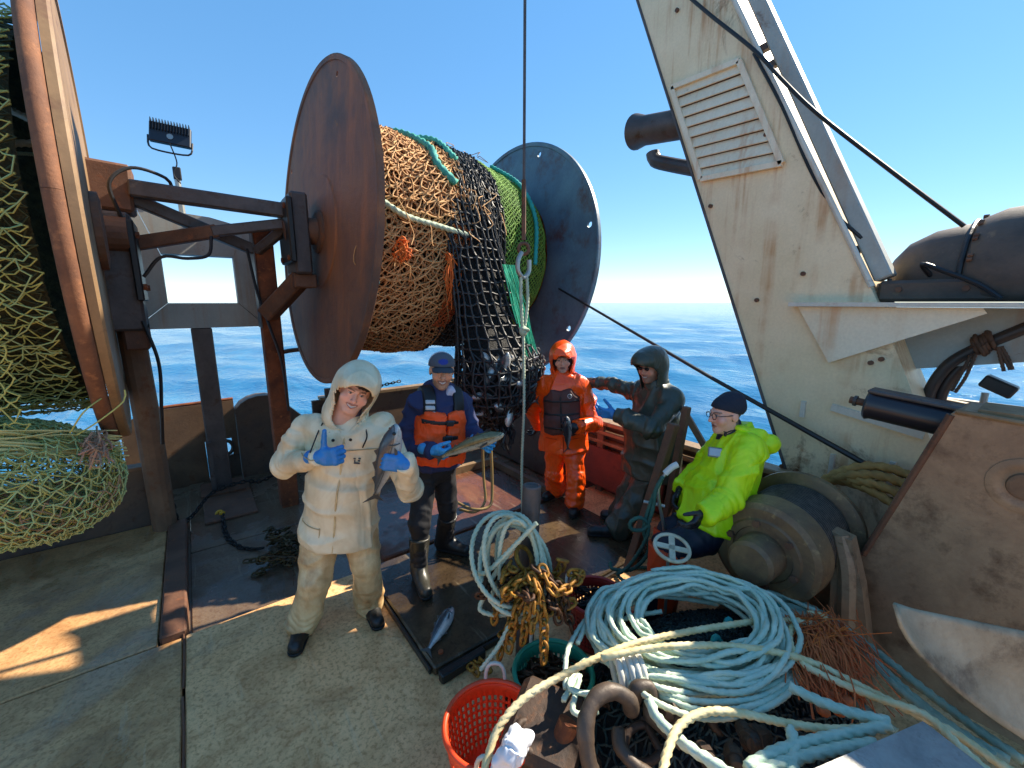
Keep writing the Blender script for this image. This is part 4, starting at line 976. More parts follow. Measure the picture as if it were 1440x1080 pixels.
MB().box((2.79, .58, .47), (.012, .05, .62), eul(-14, 0, 0)).build('tan_strap', M_cap, wn)  # flat strap in the same tan as the rails
# big thick rope loops behind the winch
hw = thing('hawser_coil', 'thick tan mooring hawser looped in shadow behind the winch', 'rope', (3.38, .62, .4))
for k in range(4):
    c = V(3.36 + .02 * k, .72 - .03 * k, .62); a = np.linspace(-.4, 2 * np.pi - .6, 26); rr = .33 + .035 * k
    rope(np.stack([c[0] + .05 * np.sin(a * 2 + k), c[1] + rr * .9 * np.cos(a), c[2] + rr * np.sin(a) + .02 * np.sin(3 * a + k)], -1), .028, step=.02).build('rope_loop', T_haw, hw, True)

# ------------------------------------------------------------------ heavy cheek plate with hub
ck = thing('winch_cheek', 'large dark brown steel winch side frame with round hub at the right edge', 'winch frame', (3.0, -.2, 0))
XC = 2.98
poly = [(XC, .335, 1.555), (XC, .30, 1.575), (XC, -1.2, 1.50), (XC, -1.2, 0), (XC, .52, 0), (XC, .545, .40), (XC, .585, .64), (XC, .57, .72)]
MB().prism(poly, (.34, 0, 0)).build('frame', M_cheek, ck)
MB().tube([(XC, .575, .66), (XC, .335, 1.55)], .016, 8).build('edge_bead', M_rustd, ck); MB().tube([(XC, .32, 1.57), (XC, -1.2, 1.5)], .014, 8).build('edge_bead', M_cap, ck)
hbp = V(XC, .05, 1.27)
autosmooth(MB().lathe(hbp, (-1, 0, 0), [(-.01, .135), (.004, .13), (.007, .11), (.007, .09), (.004, .085), (.005, .02)], 40).build('hub_ring', M_cheek, ck), 35)
MB().lathe(hbp, (-1, 0, 0), [(.004, .065), (.018, .06), (.02, .05), (.02, .01)], 28).build('hub', M_bulk, ck)
MB().box((XC + .15, .1, 1.582), (.26, .30, .02)).build('top_lip', M_cap, ck)
# hydraulic ram between tower and cheek
hy = thing('hydraulic_ram', 'black hooded hydraulic cylinder jutting out in front of the tower', 'cylinder', (3.2, .5, 1.4))
a_, b_ = V(3.2, .80, 1.512), V(3.2, .28, 1.46)
d_ = nrm(b_ - a_); MB().tube([a_, a_ + d_ * .09], .022, 10).build('rod_end', M_rustd, hy); MB().tube([a_ + d_ * .02, a_ + d_ * .035], .032, 10).build('collar', M_steel, hy)
autosmooth(MB().lathe(a_ + d_ * .085, d_, [(0, .05), (0, .085), (.012, .095), (.03, .085), (.55, .08), (.55, .02)], 28).build('barrel', plain('ram_black', '26242a', .3), hy), 35)
MB().beam(a_ + d_ * .09 + V(0, 0, .085), a_ + d_ * .62 + V(0, 0, .09), .12, .025, bev=.008).build('hood', M_steel, hy)
MB().box(a_ + d_ * .5 + V(.03, 0, -.12), (.05, .03, .2), eul(20, 0, 0)).build('lug', M_cap, hy)
# hose arch
ha = thing('hose_arch', 'pair of thick black hoses arching over the sea with frayed brown rope ties', 'hose', (3.95, .45, 1.4))
hose([Xp(1302, 575, 3.9), Xp(1310, 545, 3.9), Xp(1335, 512, 3.9), Xp(1380, 487, 3.9), Xp(1440, 462, 3.9), Xp(1520, 430, 3.9)], .034, None, 12).build('hose', plain('hose_brown', '3a302c', .45), ha, True)
hose([Xp(1318, 578, 3.95), Xp(1326, 548, 3.95), Xp(1352, 515, 3.95), Xp(1395, 492, 3.95), Xp(1445, 478, 3.95), Xp(1520, 450, 3.95)], .034, None, 12).build('hose', plain('hose_brown', '3a302c', .45), ha, True)
T_brn = twine('rope_brown', '6a4a36', '4c382c'); m = MB(); g = np.random.default_rng(9)
for k in range(7):
    c = Xp(1372 + k * 4, 488 - k * 1.5 + g.normal(0, 2), 3.9); m.torus(c, nrm(V(0, -1, .45)), .045 + g.uniform(0, .01), .012, 16, 6)
for q in ([(1365, 500), (1352, 525), (1338, 550)], [(1372, 498), (1358, 530), (1343, 552)], [(1403, 488), (1408, 508), (1412, 522)], [(1408, 487), (1418, 505), (1424, 520)], [(1404, 488), (1415, 508), (1421, 520)]):
    rope([Xp(*p, 3.86) for p in q], .009, m)
m.build('rope_tie', T_brn, ha, True)
# small lamp and rail out at the side
ol = thing('side_lamp', 'small black work lamp on a stub post against the sea at right', 'lamp', tuple(Xp(1380, 575, 4.0)))
p = Xp(1380, 578, 4.0); MB().cyl(p, p + V(0, 0, .12), .018, 8).build('post', M_galv, ol); MB().box(p + V(0, -.05, .17), (.10, .16, .08), eul(25, 0, 0), .01).build('head', M_black, ol)
orl = thing('outboard_rail', 'pale weathered side rail outboard of the winch at the right edge', 'rail', (4.2, 0, 1.0))
MB().beam(Xp(1318, 563, 4.1), Xp(1540, 608, 4.1), .1, .05, bev=.006).build('rail_top', M_cap, orl); MB().box((4.15, -.4, 1.0), (.05, 2.2, .9)).build('rail_plate', M_grey, orl)

# ------------------------------------------------------------------ posts, levers and wheel around the dark coated man
cr = thing('timber_crutch', 'two dark brown leaning steel bars crossing beside the black coated man', 'post', (2.85, 1.95, 0))
MB().beam(B(884, 800, 2.95), B(948, 596, 2.95), .075, .06, bev=.006).build('bar', M_rustd, cr); MB().beam(B(925, 790, 3.05), B(966, 572, 3.08), .055, .05, bev=.006).build('bar', M_rustd, cr)
MB().beam(B(960, 575, 3.3), B(1010, 660, 3.15), .045, .045).build('bar', M_bulk, cr)
lv_ = thing('brake_lever', 'grey lever with white grip and green rope beside the black coated man', 'lever', (2.5, 1.6, 0))
hp_ = [B(950, 655, 2.62), B(938, 663, 2.62), B(928, 680, 2.62), B(926, 700, 2.62), B(934, 745, 2.65), B(940, 800, 2.7)]
MB().tube(crom(hp_, .02), .011, 8).build('rod', M_galv, lv_)
MB().tube(crom([B(953, 653, 2.62), B(945, 657, 2.62), B(935, 666, 2.62)], .01), .021, 10).build('grip', plain('grip_white', 'd0cbc0', .5), lv_)
MB().tube([B(905, 705, 2.75), B(935, 712, 2.7)], .012, 6).build('cross_rod', M_galv, lv_)
gr = thing('green_rope', 'dark green rope hanging in loops from the white gripped lever', 'rope', tuple(B(900, 760, 2.7)))
rope([B(932, 670, 2.60), B(922, 690, 2.60), B(918, 715, 2.60), B(908, 742, 2.60), B(890, 745, 2.60), B(886, 735, 2.60), B(900, 728, 2.60), B(912, 740, 2.60), B(905, 765, 2.62), B(885, 795, 2.65), B(868, 808, 2.65)], .0125).build('rope_run', T_dgrn, gr, True)
rope([B(926, 680, 2.6), B(914, 710, 2.62), B(905, 745, 2.62), B(912, 775, 2.64), B(890, 800, 2.66), B(862, 800, 2.7), B(858, 790, 2.75)], .0125).build('rope_run', T_dgrn, gr, True)
rope([Zp(862, 795, .02), Zp(875, 815, .02), Zp(905, 822, .02), Zp(935, 815, .02), Zp(925, 800, .02), Zp(890, 798, .02)], .0125).build('rope_run', T_dgrn, gr, True)
vw = thing('valve_handwheel', 'cream valve handwheel with cross spokes on a thin upright stem', 'handwheel', tuple(Zp(942, 850, 0)))
wc = B(945, 770, 2.28); wa = nrm(V(-.18, -.28, 1)); M_cream = patchy('wheel_cream', 'd6cbb0', 'b7a988', 6, .45, bump=.1)
autosmooth(MB().torus(wc, wa, .098, .011, 36, 8).build('rim', M_cream, vw), 60); d__, a__, u__ = frame(wa)
for t in (.35, .35 + math.pi / 2):
    q = (math.cos(t) * a__ + math.sin(t) * u__) * .095; MB().beam(wc - q, wc + q, .034, .008, up=wa).build('spoke', M_cream, vw)
MB().tube([wc, wc - wa * .12, V(wc[0] + .02, wc[1] + .02, 0)], .010, 8).build('stem', M_galv, vw)
# tan hose loop by the platform, in front of the codend
th_ = thing('tan_hose_loop', 'slim tan brass coloured hose looping up beside the held green fish', 'hose', (2.0, 3.0, .07))
hose([B(646, 716, 3.35), B(668, 720, 3.3), B(682, 705, 3.35), B(680, 670, 3.4), B(679, 630, 3.4), B(684, 618, 3.4), B(690, 630, 3.4), B(692, 690, 3.35), B(688, 712, 3.3), B(665, 716, 3.25), B(640, 705, 3.4)], .012).build('hose', plain('hose_tan', '8c7448', .35), th_, True)

# ------------------------------------------------------------------ chains
def link_mesh(name, L=.05, W=.032, r=.006, mat=None):
    m = MB(); a = np.linspace(0, 2 * np.pi, 13); x = np.where(np.cos(a) >= 0, (L - W) / 2, -(L - W) / 2) + W / 2 * np.cos(a); y = W / 2 * np.sin(a)
    P = np.stack([x, y, 0 * a], -1); m.tube(P, r, 5, cap=False)
    me = bpy.data.meshes.new(name); me.from_pydata(m.v, [], m.f); me.materials.append(mat); me.polygons.foreach_set('use_smooth', [True] * len(me.polygons)); return me
def chain(root, pts, me, pitch, joined=None, jitter=.15, gen=np.random.default_rng(1)):
    P = crom(pts, pitch / 4); L = np.concatenate([[0], np.cumsum(np.linalg.norm(np.diff(P, axis=0), axis=1))]); n = int(L[-1] / pitch)
    for k in range(n):
        s = (k + .5) * pitch; p = np.array([np.interp(s, L, P[:, i]) for i in range(3)]); q = np.array([np.interp(s + .01, L, P[:, i]) for i in range(3)])
        d, a, u = frame(q - p + 1e-6); t = (k % 2) * math.pi / 2 + gen.normal(0, jitter); Rm = np.stack([d, math.cos(t) * a + math.sin(t) * u, -math.sin(t) * a + math.cos(t) * u], 1)
        if joined is None:
            o = bpy.data.objects.new('link', me); col.objects.link(o); o.parent = root
            o.matrix_local = Matrix.Translation(tuple(p - _wl[root.name])) @ Matrix(Rm.tolist()).to_4x4()
        else:
            v = np.array([x.co[:] for x in me.vertices]) @ Rm.T + p; joined.add(v, [tuple(f.vertices) for f in me.polygons])
C_yel = patchy('chain_yellow_rust', 'b07a20', '7c4c18', 22, .6, .2, bump=.4, c3='d09a34', s3=40); C_brn = patchy('chain_rust', '5c3a20', '3c281a', 22, .65, .3, bump=.4)
lk_y = link_mesh('link_yellow', .062, .040, .0085, C_yel); lk_b = link_mesh('link_brown', .062, .040, .0085, C_brn); lk_d = link_mesh('link_dark', .06, .036, .008, patchy('chain_dark', '2e2722', '1e1a18', 20, .6, .3))
g = np.random.default_rng(12)
yc = thing('yellow_chain_heap', 'heap of rusty yellow chain links spilling over the teal basket', 'chain', (1.45, 1.62, 0))
top = B(765, 800, 1.98)
for k, (x1, y1, h1) in enumerate(((700, 930, 1.80), (712, 925, 1.78), (765, 945, 1.72), (805, 890, 1.86), (735, 905, 1.76), (690, 880, 1.9), (790, 885, 1.80), (748, 890, 1.74))):
    a = B(755 + g.normal(0, 14), 812 + g.normal(0, 8), 1.90 + g.normal(0, .03)); e = B(x1, y1, h1); mm = B((x1 + 760) / 2, min(y1 - 60, 850), (h1 + 1.86) / 2) 
    chain(yc, [a, mm + g.normal(0, .02, 3), e], lk_b if k in (3, 6) else lk_y, .046, None, .3, g)
for k in range(17):
    c = B(g.uniform(700, 805), g.uniform(805, 865), 1.88 + g.uniform(-.05, .12)); pts = [c + V(g.normal(0, .07), g.normal(0, .07), g.normal(0, .035)) for _ in range(4)]
    chain(yc, pts, lk_y if k % 3 else lk_b, .046, None, .3, g)
for (x0, y0, x1, y1) in ((660, 935, 672, 960), (668, 925, 690, 955)):
    chain(yc, [Zp(x0, y0, .04), Zp((x0 + x1) / 2 + 6, (y0 + y1) / 2, .05), Zp(x1, y1, .03)], lk_y, .046, None, .3, g)
dc = MB()
for k in range(26):
    c = Zp(g.uniform(372, 416), g.uniform(748, 795), -.05 + .1 * abs(g.normal(0, .6))); chain(None, [c + V(g.normal(0, .08), g.normal(0, .08), g.normal(0, .02)) for _ in range(3)], lk_d, .045, dc, .4, g)
tag(dc.build('dark_chain_pile', patchy('chain_olive', '5a4a26', '3a3020', 20, .6, .3), None, True), 'coiled pile of dark rusty chain on the well deck beside the white suit', 'chain')
dc = MB(); chain(None, [Zp(312, 724, -.06), Zp(318, 752, -.07), Zp(335, 768, -.07), Zp(352, 772, -.07), Zp(375, 770, -.05)], lk_d, .045, dc, .4, g)
tag(dc.build('deck_chain', _mats['chain_dark'], None, True), 'short dark chain running from the yellow hook across the well deck', 'chain')
yh = thing('yellow_hook', 'small yellow lifting hook lying on the dark well deck', 'hook', tuple(Zp(310, 722, -.08)))
p = Zp(309, 722, -.06); M_yel = plain('hook_yellow', 'd09a1c', .5); MB().torus(p, (.2, -.6, .8), .028, .014, 18, 8, 5.0).build('hook_bow', M_yel, yh); MB().box(p + V(.02, -.03, .01), (.05, .035, .03), eul(0, 10, 30), .006).build('swivel', M_yel, yh)
dc = MB(); chain(None, [V(-.33, 5.0, .30), V(-.30, 4.98, .0), V(-.2, 5.2, -.05), V(.0, 5.55, .02), V(.3, 5.6, .05), V(.5, 5.7, -.02), V(.9, 5.9, .05)], lk_d, .05, dc, .2, g)
tag(dc.build('stern_chain', _mats['chain_dark'], None, True), 'dark chain slung along the foot of the stern bulwark', 'chain')
dc = MB(); chain(None, [V(1.36, 5.88, .9), V(1.40, 5.85, .70), V(1.47, 5.9, .62)], lk_d, .05, dc, .2, g); chain(None, [V(1.38, 5.9, .97), V(1.9, 6.0, .90), V(2.5, 6.1, .93)], lk_d, .05, dc, .2, g)
tag(dc.build('rail_chain', _mats['chain_dark'], None, True), 'slack dark chain hung across the stern corner behind the capped man', 'chain')

# ------------------------------------------------------------------ stake with hung rope
sk = MB(); sb_ = B(737, 830, 2.15); stp = B(748, 684, 2.22); sb_[2] = .0
sk.tube([sb_, stp], .052, 16); sk.torus(stp, stp - sb_, .044, .009, 20, 6)
tag(autosmooth(sk.build('steel_stake', M_steel, None), 50), 'round dark steel stake leaning upright among ropes and chain', 'post')
hg = thing('hung_rope', 'sage green rope hank hung in loops over the dark steel stake', 'rope', tuple(B(735, 800, 2.1)))
g = np.random.default_rng(21)
for k in range(7):
    cx, cy = 727 + g.normal(0, 7), 795 + g.normal(0, 5); ax_, ay = 40 + g.normal(0, 7), 62 + g.normal(0, 6); tl = g.uniform(-.35, .1); a = np.linspace(-1.2 + g.normal(0, .2), 2 * np.pi - 1.0, 22); pts = []
    for t in a:
        ex_ = ax_ * math.cos(t); ey = ay * math.sin(t); X_ = cx + ex_ * math.cos(tl) - ey * math.sin(tl); Y_ = cy + ex_ * math.sin(tl) + ey * math.cos(tl); pts.append(B(X_, Y_, 1.98 + .08 * math.sin(t + k) + .012 * k - (Y_ - 795) * .0016))
    rope(pts, .0115).build('rope_loop', T_sage, hg, True)
rope([B(722, 770, 2.0), B(700, 800, 1.98), B(680, 840, 1.95), B(676, 858, 1.92), B(700, 865, 1.9), B(728, 858, 1.9), B(740, 835, 1.92)], .0115).build('rope_loop', T_sage, hg, True)
rope([B(716, 880, 1.82), B(700, 910, 1.78), B(676, 942, 1.76)], .0105).build('rope_tail', T_sage, hg, True)
rope([B(755, 735, 1.97), B(690, 800, 1.95), B(672, 806, 1.95)], .0115).build('rope_tail', T_sage, hg, True)
m = MB(); m.torus(B(737, 785, 2.04), nrm(V(.3, -.6, .5)), .06, .012, 22, 8); m.build('chain_strop', C_yel, hg, True)

# ------------------------------------------------------------------ baskets
def basket(name, label, c, r0, r1, h, mat, tilt=(0, 0, 0), rows=7, cols=44, handles=True, roll=.012):
    root = thing(name, label, 'basket', c); m = MB(); Rm = eul(*tilt); nT = cols * 2
    zs = [0.0]; 
    for k in range(rows): zs += [.10 + .72 * (k + .15) / rows, .10 + .72 * (k + .85) / rows]
    zs += [.92, 1.0]; zs = np.array(zs); v = []; f = []
    for z in zs:
        r = r0 + (r1 - r0) * z
        for j in range(nT): a = 2 * math.pi * j / nT; v.append((r * math.cos(a), r * math.sin(a), z * h))
    for i in range(len(zs) - 1):
        for j in range(nT):
            hole = (i % 2 == 1) and i < 2 * rows and j % 2 == 0
            if not hole: f.append((i * nT + j, i * nT + (j + 1) % nT, (i + 1) * nT + (j + 1) % nT, (i + 1) * nT + j))
    b0 = len(v); v.append((0, 0, 0)); f += [(b0, (j + 1) % nT, j) for j in range(nT)]
    o = mesh_obj('shell', np.array(v) @ Rm.T + c, f, mat, root, True); md = o.modifiers.new('thick', 'SOLIDIFY'); md.thickness = .006; md.offset = 0
    m = MB(); a = np.linspace(0, 2 * np.pi, 61); P = np.stack([r1 * np.cos(a), r1 * np.sin(a), 0 * a + h], -1) @ Rm.T + c; m.tube(P, roll, 8, cap=False); m.build('rim', mat, root, True)
    if handles:
        for s in (0.9, 0.9 + math.pi):
            q = [((r1 + .01) * math.cos(s + d), (r1 + .01) * math.sin(s + d), h + e) for d, e in ((-.22, -.02), (-.2, .05), (-.1, .085), (.1, .085), (.2, .05), (.22, -.02))]
            hose(np.array(q) @ Rm.T + c, .009, None, 8, .02).build('handle', plain('handle_white', 'c4bdae', .5), root, True)
    return root
P_or = plain('plastic_orange', 'e2491f', .42, 0, .12); P_teal = plain('plastic_teal', '2f9a7c', .45, 0, .15); P_red = plain('plastic_red', 'a8281f', .45, 0, .15)
for m_ in (P_or, P_teal, P_red):
    n_ = m_.node_tree.nodes; pb_ = [x for x in n_ if x.type == 'BSDF_PRINCIPLED'][0]; pb_.inputs['Subsurface Weight'].default_value = .15; pb_.inputs['Subsurface Radius'].default_value = (.02, .01, .006)
bc = Zp(692, 1018, .34); bc[2] = .01
basket('orange_basket', 'bright orange perforated plastic fish basket at the bottom edge', bc, .155, .20, .34, P_or)
bt = Zp(778, 942, .34); bt[2] = .005
basket('teal_basket', 'teal green plastic basket holding dark chain beneath the yellow chain', bt, .15, .19, .33, P_teal, (0, 0, 20))
br = Zp(838, 838, .30); br[2] = .005
basket('red_basket', 'dull red plastic basket half hidden behind the chain heap', br, .14, .18, .30, P_red, (0, 0, 60))
dc = MB(); g = np.random.default_rng(30)
for k in range(26):
    c = bt + V(g.normal(0, .06), g.normal(0, .06), .2 + g.uniform(0, .1)); chain(None, [c + V(g.normal(0, .07), g.normal(0, .07), g.normal(0, .02)) for _ in range(3)], lk_b, .046, dc, .4, g)
tag(dc.build('basket_chain', C_brn, None, True), 'dark brown chain heaped inside the teal basket', 'chain')
dc = MB()
for k in range(18):
    c = br + V(g.normal(0, .06), g.normal(0, .06), .2 + g.uniform(0, .05)); chain(None, [c + V(g.normal(0, .06), g.normal(0, .06), g.normal(0, .02)) for _ in range(3)], lk_d, .045, dc, .4, g)
tag(dc.build('basket_gear', _mats['chain_dark'], None, True), 'black chain gear lying in the dull red basket', 'chain')
# crumpled white bag on the basket
def bagf(P): return ell(P, Zp(715, 1062, .42), (.075, .06, .10)) 
c_ = Zp(716, 1064, .44)
Vv, F = surf(lambda P: rbx(P, c_, (.075, .055, .10), .03, eul(20, 15, 30)), c_ - .16, c_ + .16, .007); Nn = vnormals(Vv, F); Vv += Nn * (.05 * np.abs(fbm(Vv, 13, 3, 2)) * 2 - .02)[:, None]
tag(mesh_obj('white_bag', Vv, F, plain('bag_white', 'd9dade', .5, 0, .05), None, True, c_), 'crumpled white bag resting on the orange basket rim', 'bag')
# ------------------------------------------------------------------ gear heap under the ropes
hp0 = thing('gear_heap', 'dark heap of old trawl netting and ground gear beneath the pale ropes', 'net heap', (1.9, .85, 0))
def heap(u, v):
    a = u * 2 * np.pi; r = v; x = 1.98 + .85 * r * np.cos(a) - .10; y = .82 + .62 * r * np.sin(a); z = .40 * (1 - r ** 3) + .10 * fbm(np.stack([x * 4, y * 4, x * 0], -1), 1, 3, 6) * (1.1 - r); return np.stack([x, y, np.maximum(z, .0)], -1)
P, F = grid_mesh(heap, 60, 24); mesh_obj('heap_body', P, F, patchy('heap_dark', '28241f', '17161a', 9, .9, bump=1, bscale=40, bdist=.03), hp0, True)
Vv, F = net(lambda u, v: heap(u, .15 + v * .85) + V(0, 0, .012), 60, 22, .006, False, True, .3, 1.3, 71, None, .012); mesh_obj('dark_mesh', Vv, F, twine('twine_heap', '3c4a44', '2a2c2c'), hp0)
# pale rope coil
rp = thing('pale_rope_coil', 'large coil of pale blue green rope heaped in the foreground', 'rope', (1.8, .95, .4))
g = np.random.default_rng(44); RRr = .0122
def coil(c, n, a0, b0, a1, b1, rot, zz, mat, seed, sh=.05, start=0.0):
    gg = np.random.default_rng(seed); pts = []; N_ = n * 22
    for k in range(N_):
        s = k / N_; t = start + 2 * math.pi * k / 22; a = a0 + (a1 - a0) * s + .02 * math.sin(7 * s * n + seed); b = b0 + (b1 - b0) * s + .02 * math.sin(5 * s * n + 2 * seed)
        ph = gg.normal(0, .008); q = V(a * math.cos(t) + ph + sh * math.sin(2.3 * s * n), b * math.sin(t) + ph, 0); q = rotm('Z', R_(rot)) @ q
        pts.append(V(*c) + q + V(0, 0, zz(s, t) + gg.normal(0, .008)))
    return rope(pts, RRr, None, .016, None, 8).build('rope_coil', mat, rp, True)
rc0 = (1.82, .98, .43)
coil(rc0, 11, .46, .33, .36, .24, -37, lambda s, t: .02 + .05 * s + .035 * math.sin(t + 1) + .012 * math.sin(3 * t + 9 * s), T_pale, 1)
coil((1.80, .96, .45), 10, .38, .27, .46, .34, -37, lambda s, t: .06 + .05 * s + .03 * math.sin(t + .6) + .014 * math.sin(2 * t + 7 * s), T_pale2, 2, .05, 1.0)
coil((1.85, .95, .46), 8, .30, .20, .40, .29, -30, lambda s, t: .10 + .04 * s + .03 * math.sin(t + .9), T_pale, 3, .06, 2.0)
coil((1.92, 1.0, .42), 5, .47, .36, .50, .40, -45, lambda s, t: -.02 + .03 * s + .04 * math.sin(t + 1.2), T_pale2, 4, .05, .4)
for k in range(7):       # gathered strands from the tie to the lower right
    o1 = g.normal(0, 6, 2); s_ = k / 6
    rope([Zp(872 + o1[0] * .4, 945 + o1[1], .50), Zp(930 + o1[0], 945 + 44 * s_, .53 + .03 * math.sin(k * 2.4)), Zp(1000, 948 + 62 * s_ + o1[1] * .5, .50 + .03 * math.sin(k * 1.7)), Zp(1066 + 14 * s_, 944 + 50 * s_, .49), Zp(1112 + 8 * s_, 915 + 40 * s_, .47), Zp(1106, 885 + 16 * s_, .46)], RRr, None, .016, None, 8).build('rope_strand', T_pale if k % 2 else T_pale2, rp, True)
m = MB()
for k in range(5): m.torus(Zp(868 + k * 8, 946, .50), nrm(V(.8, -.5, .1)), .07 + g.uniform(0, .012), .015, 20, 7)
m.build('tie_lashing', T_white, rp, True)
for q in ([(905, 860), (920, 818), (958, 812), (1000, 822), (1080, 832), (1150, 860)], [(812, 905), (842, 850), (900, 838), (960, 842), (1010, 850)], [(795, 968), (800, 910), (835, 860), (880, 840)],
          [(792, 985), (815, 950), (806, 1000), (840, 1000)], [(870, 935), (850, 900), (880, 870), (930, 860)], [(860, 960), (830, 975), (800, 965), (822, 930), (860, 925)]):
    rope([Zp(x, y, .47 + .02 * math.sin(x)) for x, y in q], RRr * .95, None, .016, None, 8).build('rope_strand', T_pale, rp, True)
for q in ([(1085, 840), (1130, 850), (1180, 880), (1230, 930), (1290, 985), (1350, 1030), (1420, 1070)], [(1075, 850), (1140, 868), (1200, 905), (1260, 965), (1330, 1020), (1400, 1065)], [(1100, 850), (1165, 870), (1230, 915), (1300, 970), (1380, 1030), (1440, 1070)],
          [(1110, 862), (1120, 900), (1140, 935), (1200, 985), (1260, 1030)]):
    rope([Zp(x, y, .44) for x, y in q], .018, None, .018, None, 8).build('rope_strand', twine('rope_slate', '9aa890', '7f9482') , rp, True)
# emerald scraps among the coil
for (x, y) in ((968, 826), (1068, 842), (1085, 850), (1020, 880), (1002, 905)):
    p = Zp(x, y, .50); rope([p, p + V(.03, .0, .02), p + V(.05, -.02, -.02)], .014).build('teal_scrap', twine('rope_aqua', '2fa39a', '238a84'), rp, True)
# tan ropes over the coil
tr = thing('cream_rope', 'long cream yellow rope sweeping across the pale coil to the basket', 'rope', (1.6, .9, .5))
RT = .0145
rope([Zp(676, 1100, .40), Zp(686, 1065, .44), Zp(702, 1022, .50), Zp(740, 980, .55), Zp(800, 945, .58), Zp(852, 920, .60), Zp(900, 903, .60), Zp(960, 890, .60), Zp(1020, 880, .58), Zp(1090, 872, .54), Zp(1150, 878, .50), Zp(1160, 868, .50), Zp(1135, 862, .50)], RT, None, .014).build('rope_run', T_cream, tr, True)
rope([Zp(846, 926, .62), Zp(900, 914, .62), Zp(960, 908, .62), Zp(1030, 909, .60), Zp(1095, 918, .57), Zp(1150, 935, .54), Zp(1210, 965, .52), Zp(1280, 1000, .52), Zp(1340, 1030, .52), Zp(1400, 1070, .52), Zp(1440, 1095, .52)], RT, None, .014).build('rope_run', T_cream, tr, True)
rope([Zp(1122, 872, .52), Zp(1110, 895, .54), Zp(1125, 930, .54), Zp(1170, 955, .53), Zp(1230, 980, .53), Zp(1300, 1005, .55), Zp(1350, 1050, .55), Zp(1400, 1095, .55)], RT, None, .014).build('rope_run', T_cream, tr, True)
fr2 = thing('cream_rope_loop', 'cream rope bent in a hook shape over the bolts at the bottom edge', 'rope', tuple(Zp(960, 1040, .5)))
rope([Zp(930, 1100, .60), Zp(938, 1060, .60), Zp(955, 1022, .60), Zp(990, 1002, .60), Zp(1040, 1003, .58), Zp(1110, 1018, .55), Zp(1170, 1026, .53), Zp(1215, 1024, .52)], RT * 1.02, None, .014).build('rope_run', T_cream, fr2, True)
tb = thing('teal_rope_end', 'thick pale teal rope pieces lying across the bolts and pale box', 'rope', tuple(Zp(1000, 1050, .5)))
for q in ([(913, 985), (925, 1010), (955, 1040), (990, 1065), (1030, 1090)], [(1050, 1080), (1085, 1060), (1130, 1045), (1200, 1030), (1250, 1020)], [(1112, 1090), (1118, 1055), (1112, 1025)], [(1060, 1090), (1110, 1070), (1170, 1055), (1230, 1045)], [(1110, 965), (1150, 985), (1200, 1003), (1250, 1015)]):
    rope([Zp(x, y, .56) for x, y in q], .019, None, .016).build('rope_piece', T_pale, tb, True)
# orange frayed fringe
og = thing('orange_fringe', 'orange frayed chafing twine and floats bunched among the ropes', 'twine', tuple(Zp(1180, 930, .45)))
m = MB(); g = np.random.default_rng(60); T_co = twine('twine_coral', 'd8753f', 'b85a30')
for k in range(260):
    x0, y0 = 1145 + g.normal(0, 22), 880 + g.normal(0, 14); x1, y1 = x0 + g.normal(42, 20), y0 + g.uniform(40, 120)
    hose([Zp(x0, y0, .47 + g.uniform(0, .05)), Zp((x0 + x1) / 2 + g.normal(0, 10), (y0 + y1) / 2 + g.normal(0, 8), .50 + g.uniform(0, .05)), Zp(x1, y1, .44 + g.uniform(0, .04))], .0028, m, 4, .04)
m.build('frayed_twine', T_co, og)
m = MB()
for k in range(26):
    x0, y0 = 1160 + g.normal(0, 14), 895 + g.normal(0, 10); hose([Zp(x0, y0, .5), Zp(x0 + g.normal(0, 18), y0 - g.uniform(5, 18), .54), Zp(x0 + g.normal(0, 30), y0 + g.normal(0, 14), .53)], .0025, m, 4, .03)
m.build('bright_tuft', T_or, og)
for (x, y) in ((1165, 975), (1158, 1000), (1180, 1000), (1152, 1030), (1175, 1032), (1190, 985), (1205, 975)):
    p = Zp(x, y, .47); MB().sphere(p, (.026, .022, .02), 12, 8, eul(0, 20, x)).build('float_bead', T_co, og, True)
# ------------------------------------------------------------------ shackles, taped bars and bolts in the bottom foreground
M_tape = patchy('taped_bar', '5a4a3c', '463a30', 9, .5, .1, bump=.4, bscale=50); M_iron = patchy('old_iron', '4c3a2e', '34271f', 8, .6, .3, bump=.5, c3='6a4428', s3=14)
def bar(label, pts, r, nm='taped_bar'):
    P = crom(pts, .012); m = MB(); rr = r * (1 + .05 * np.sign(np.sin(np.arange(len(P)) * .55))); m.tube(P, rr, 16); o = m.build(nm, M_tape, None, True, P[0]); tag(o, label, 'bar')
bar('thick brown taped bar bent like a cane at the bottom edge', [Zp(838, 1110, .40), Zp(826, 1060, .50), Zp(824, 1015, .58), Zp(838, 982, .62), Zp(862, 972, .62), Zp(884, 984, .58), Zp(888, 1000, .52)], .031)
bar('shorter brown taped hook beside the cane shaped bar', [Zp(892, 985, .50), Zp(895, 968, .55), Zp(912, 966, .55), Zp(918, 980, .52), Zp(915, 1005, .47), Zp(935, 1025, .42), Zp(960, 1045, .40)], .028)
bar('dark curved iron bar lying left of the bolts', [Zp(870, 1025, .44), Zp(872, 1050, .42), Zp(892, 1075, .40), Zp(925, 1100, .38)], .026)
g = np.random.default_rng(77)
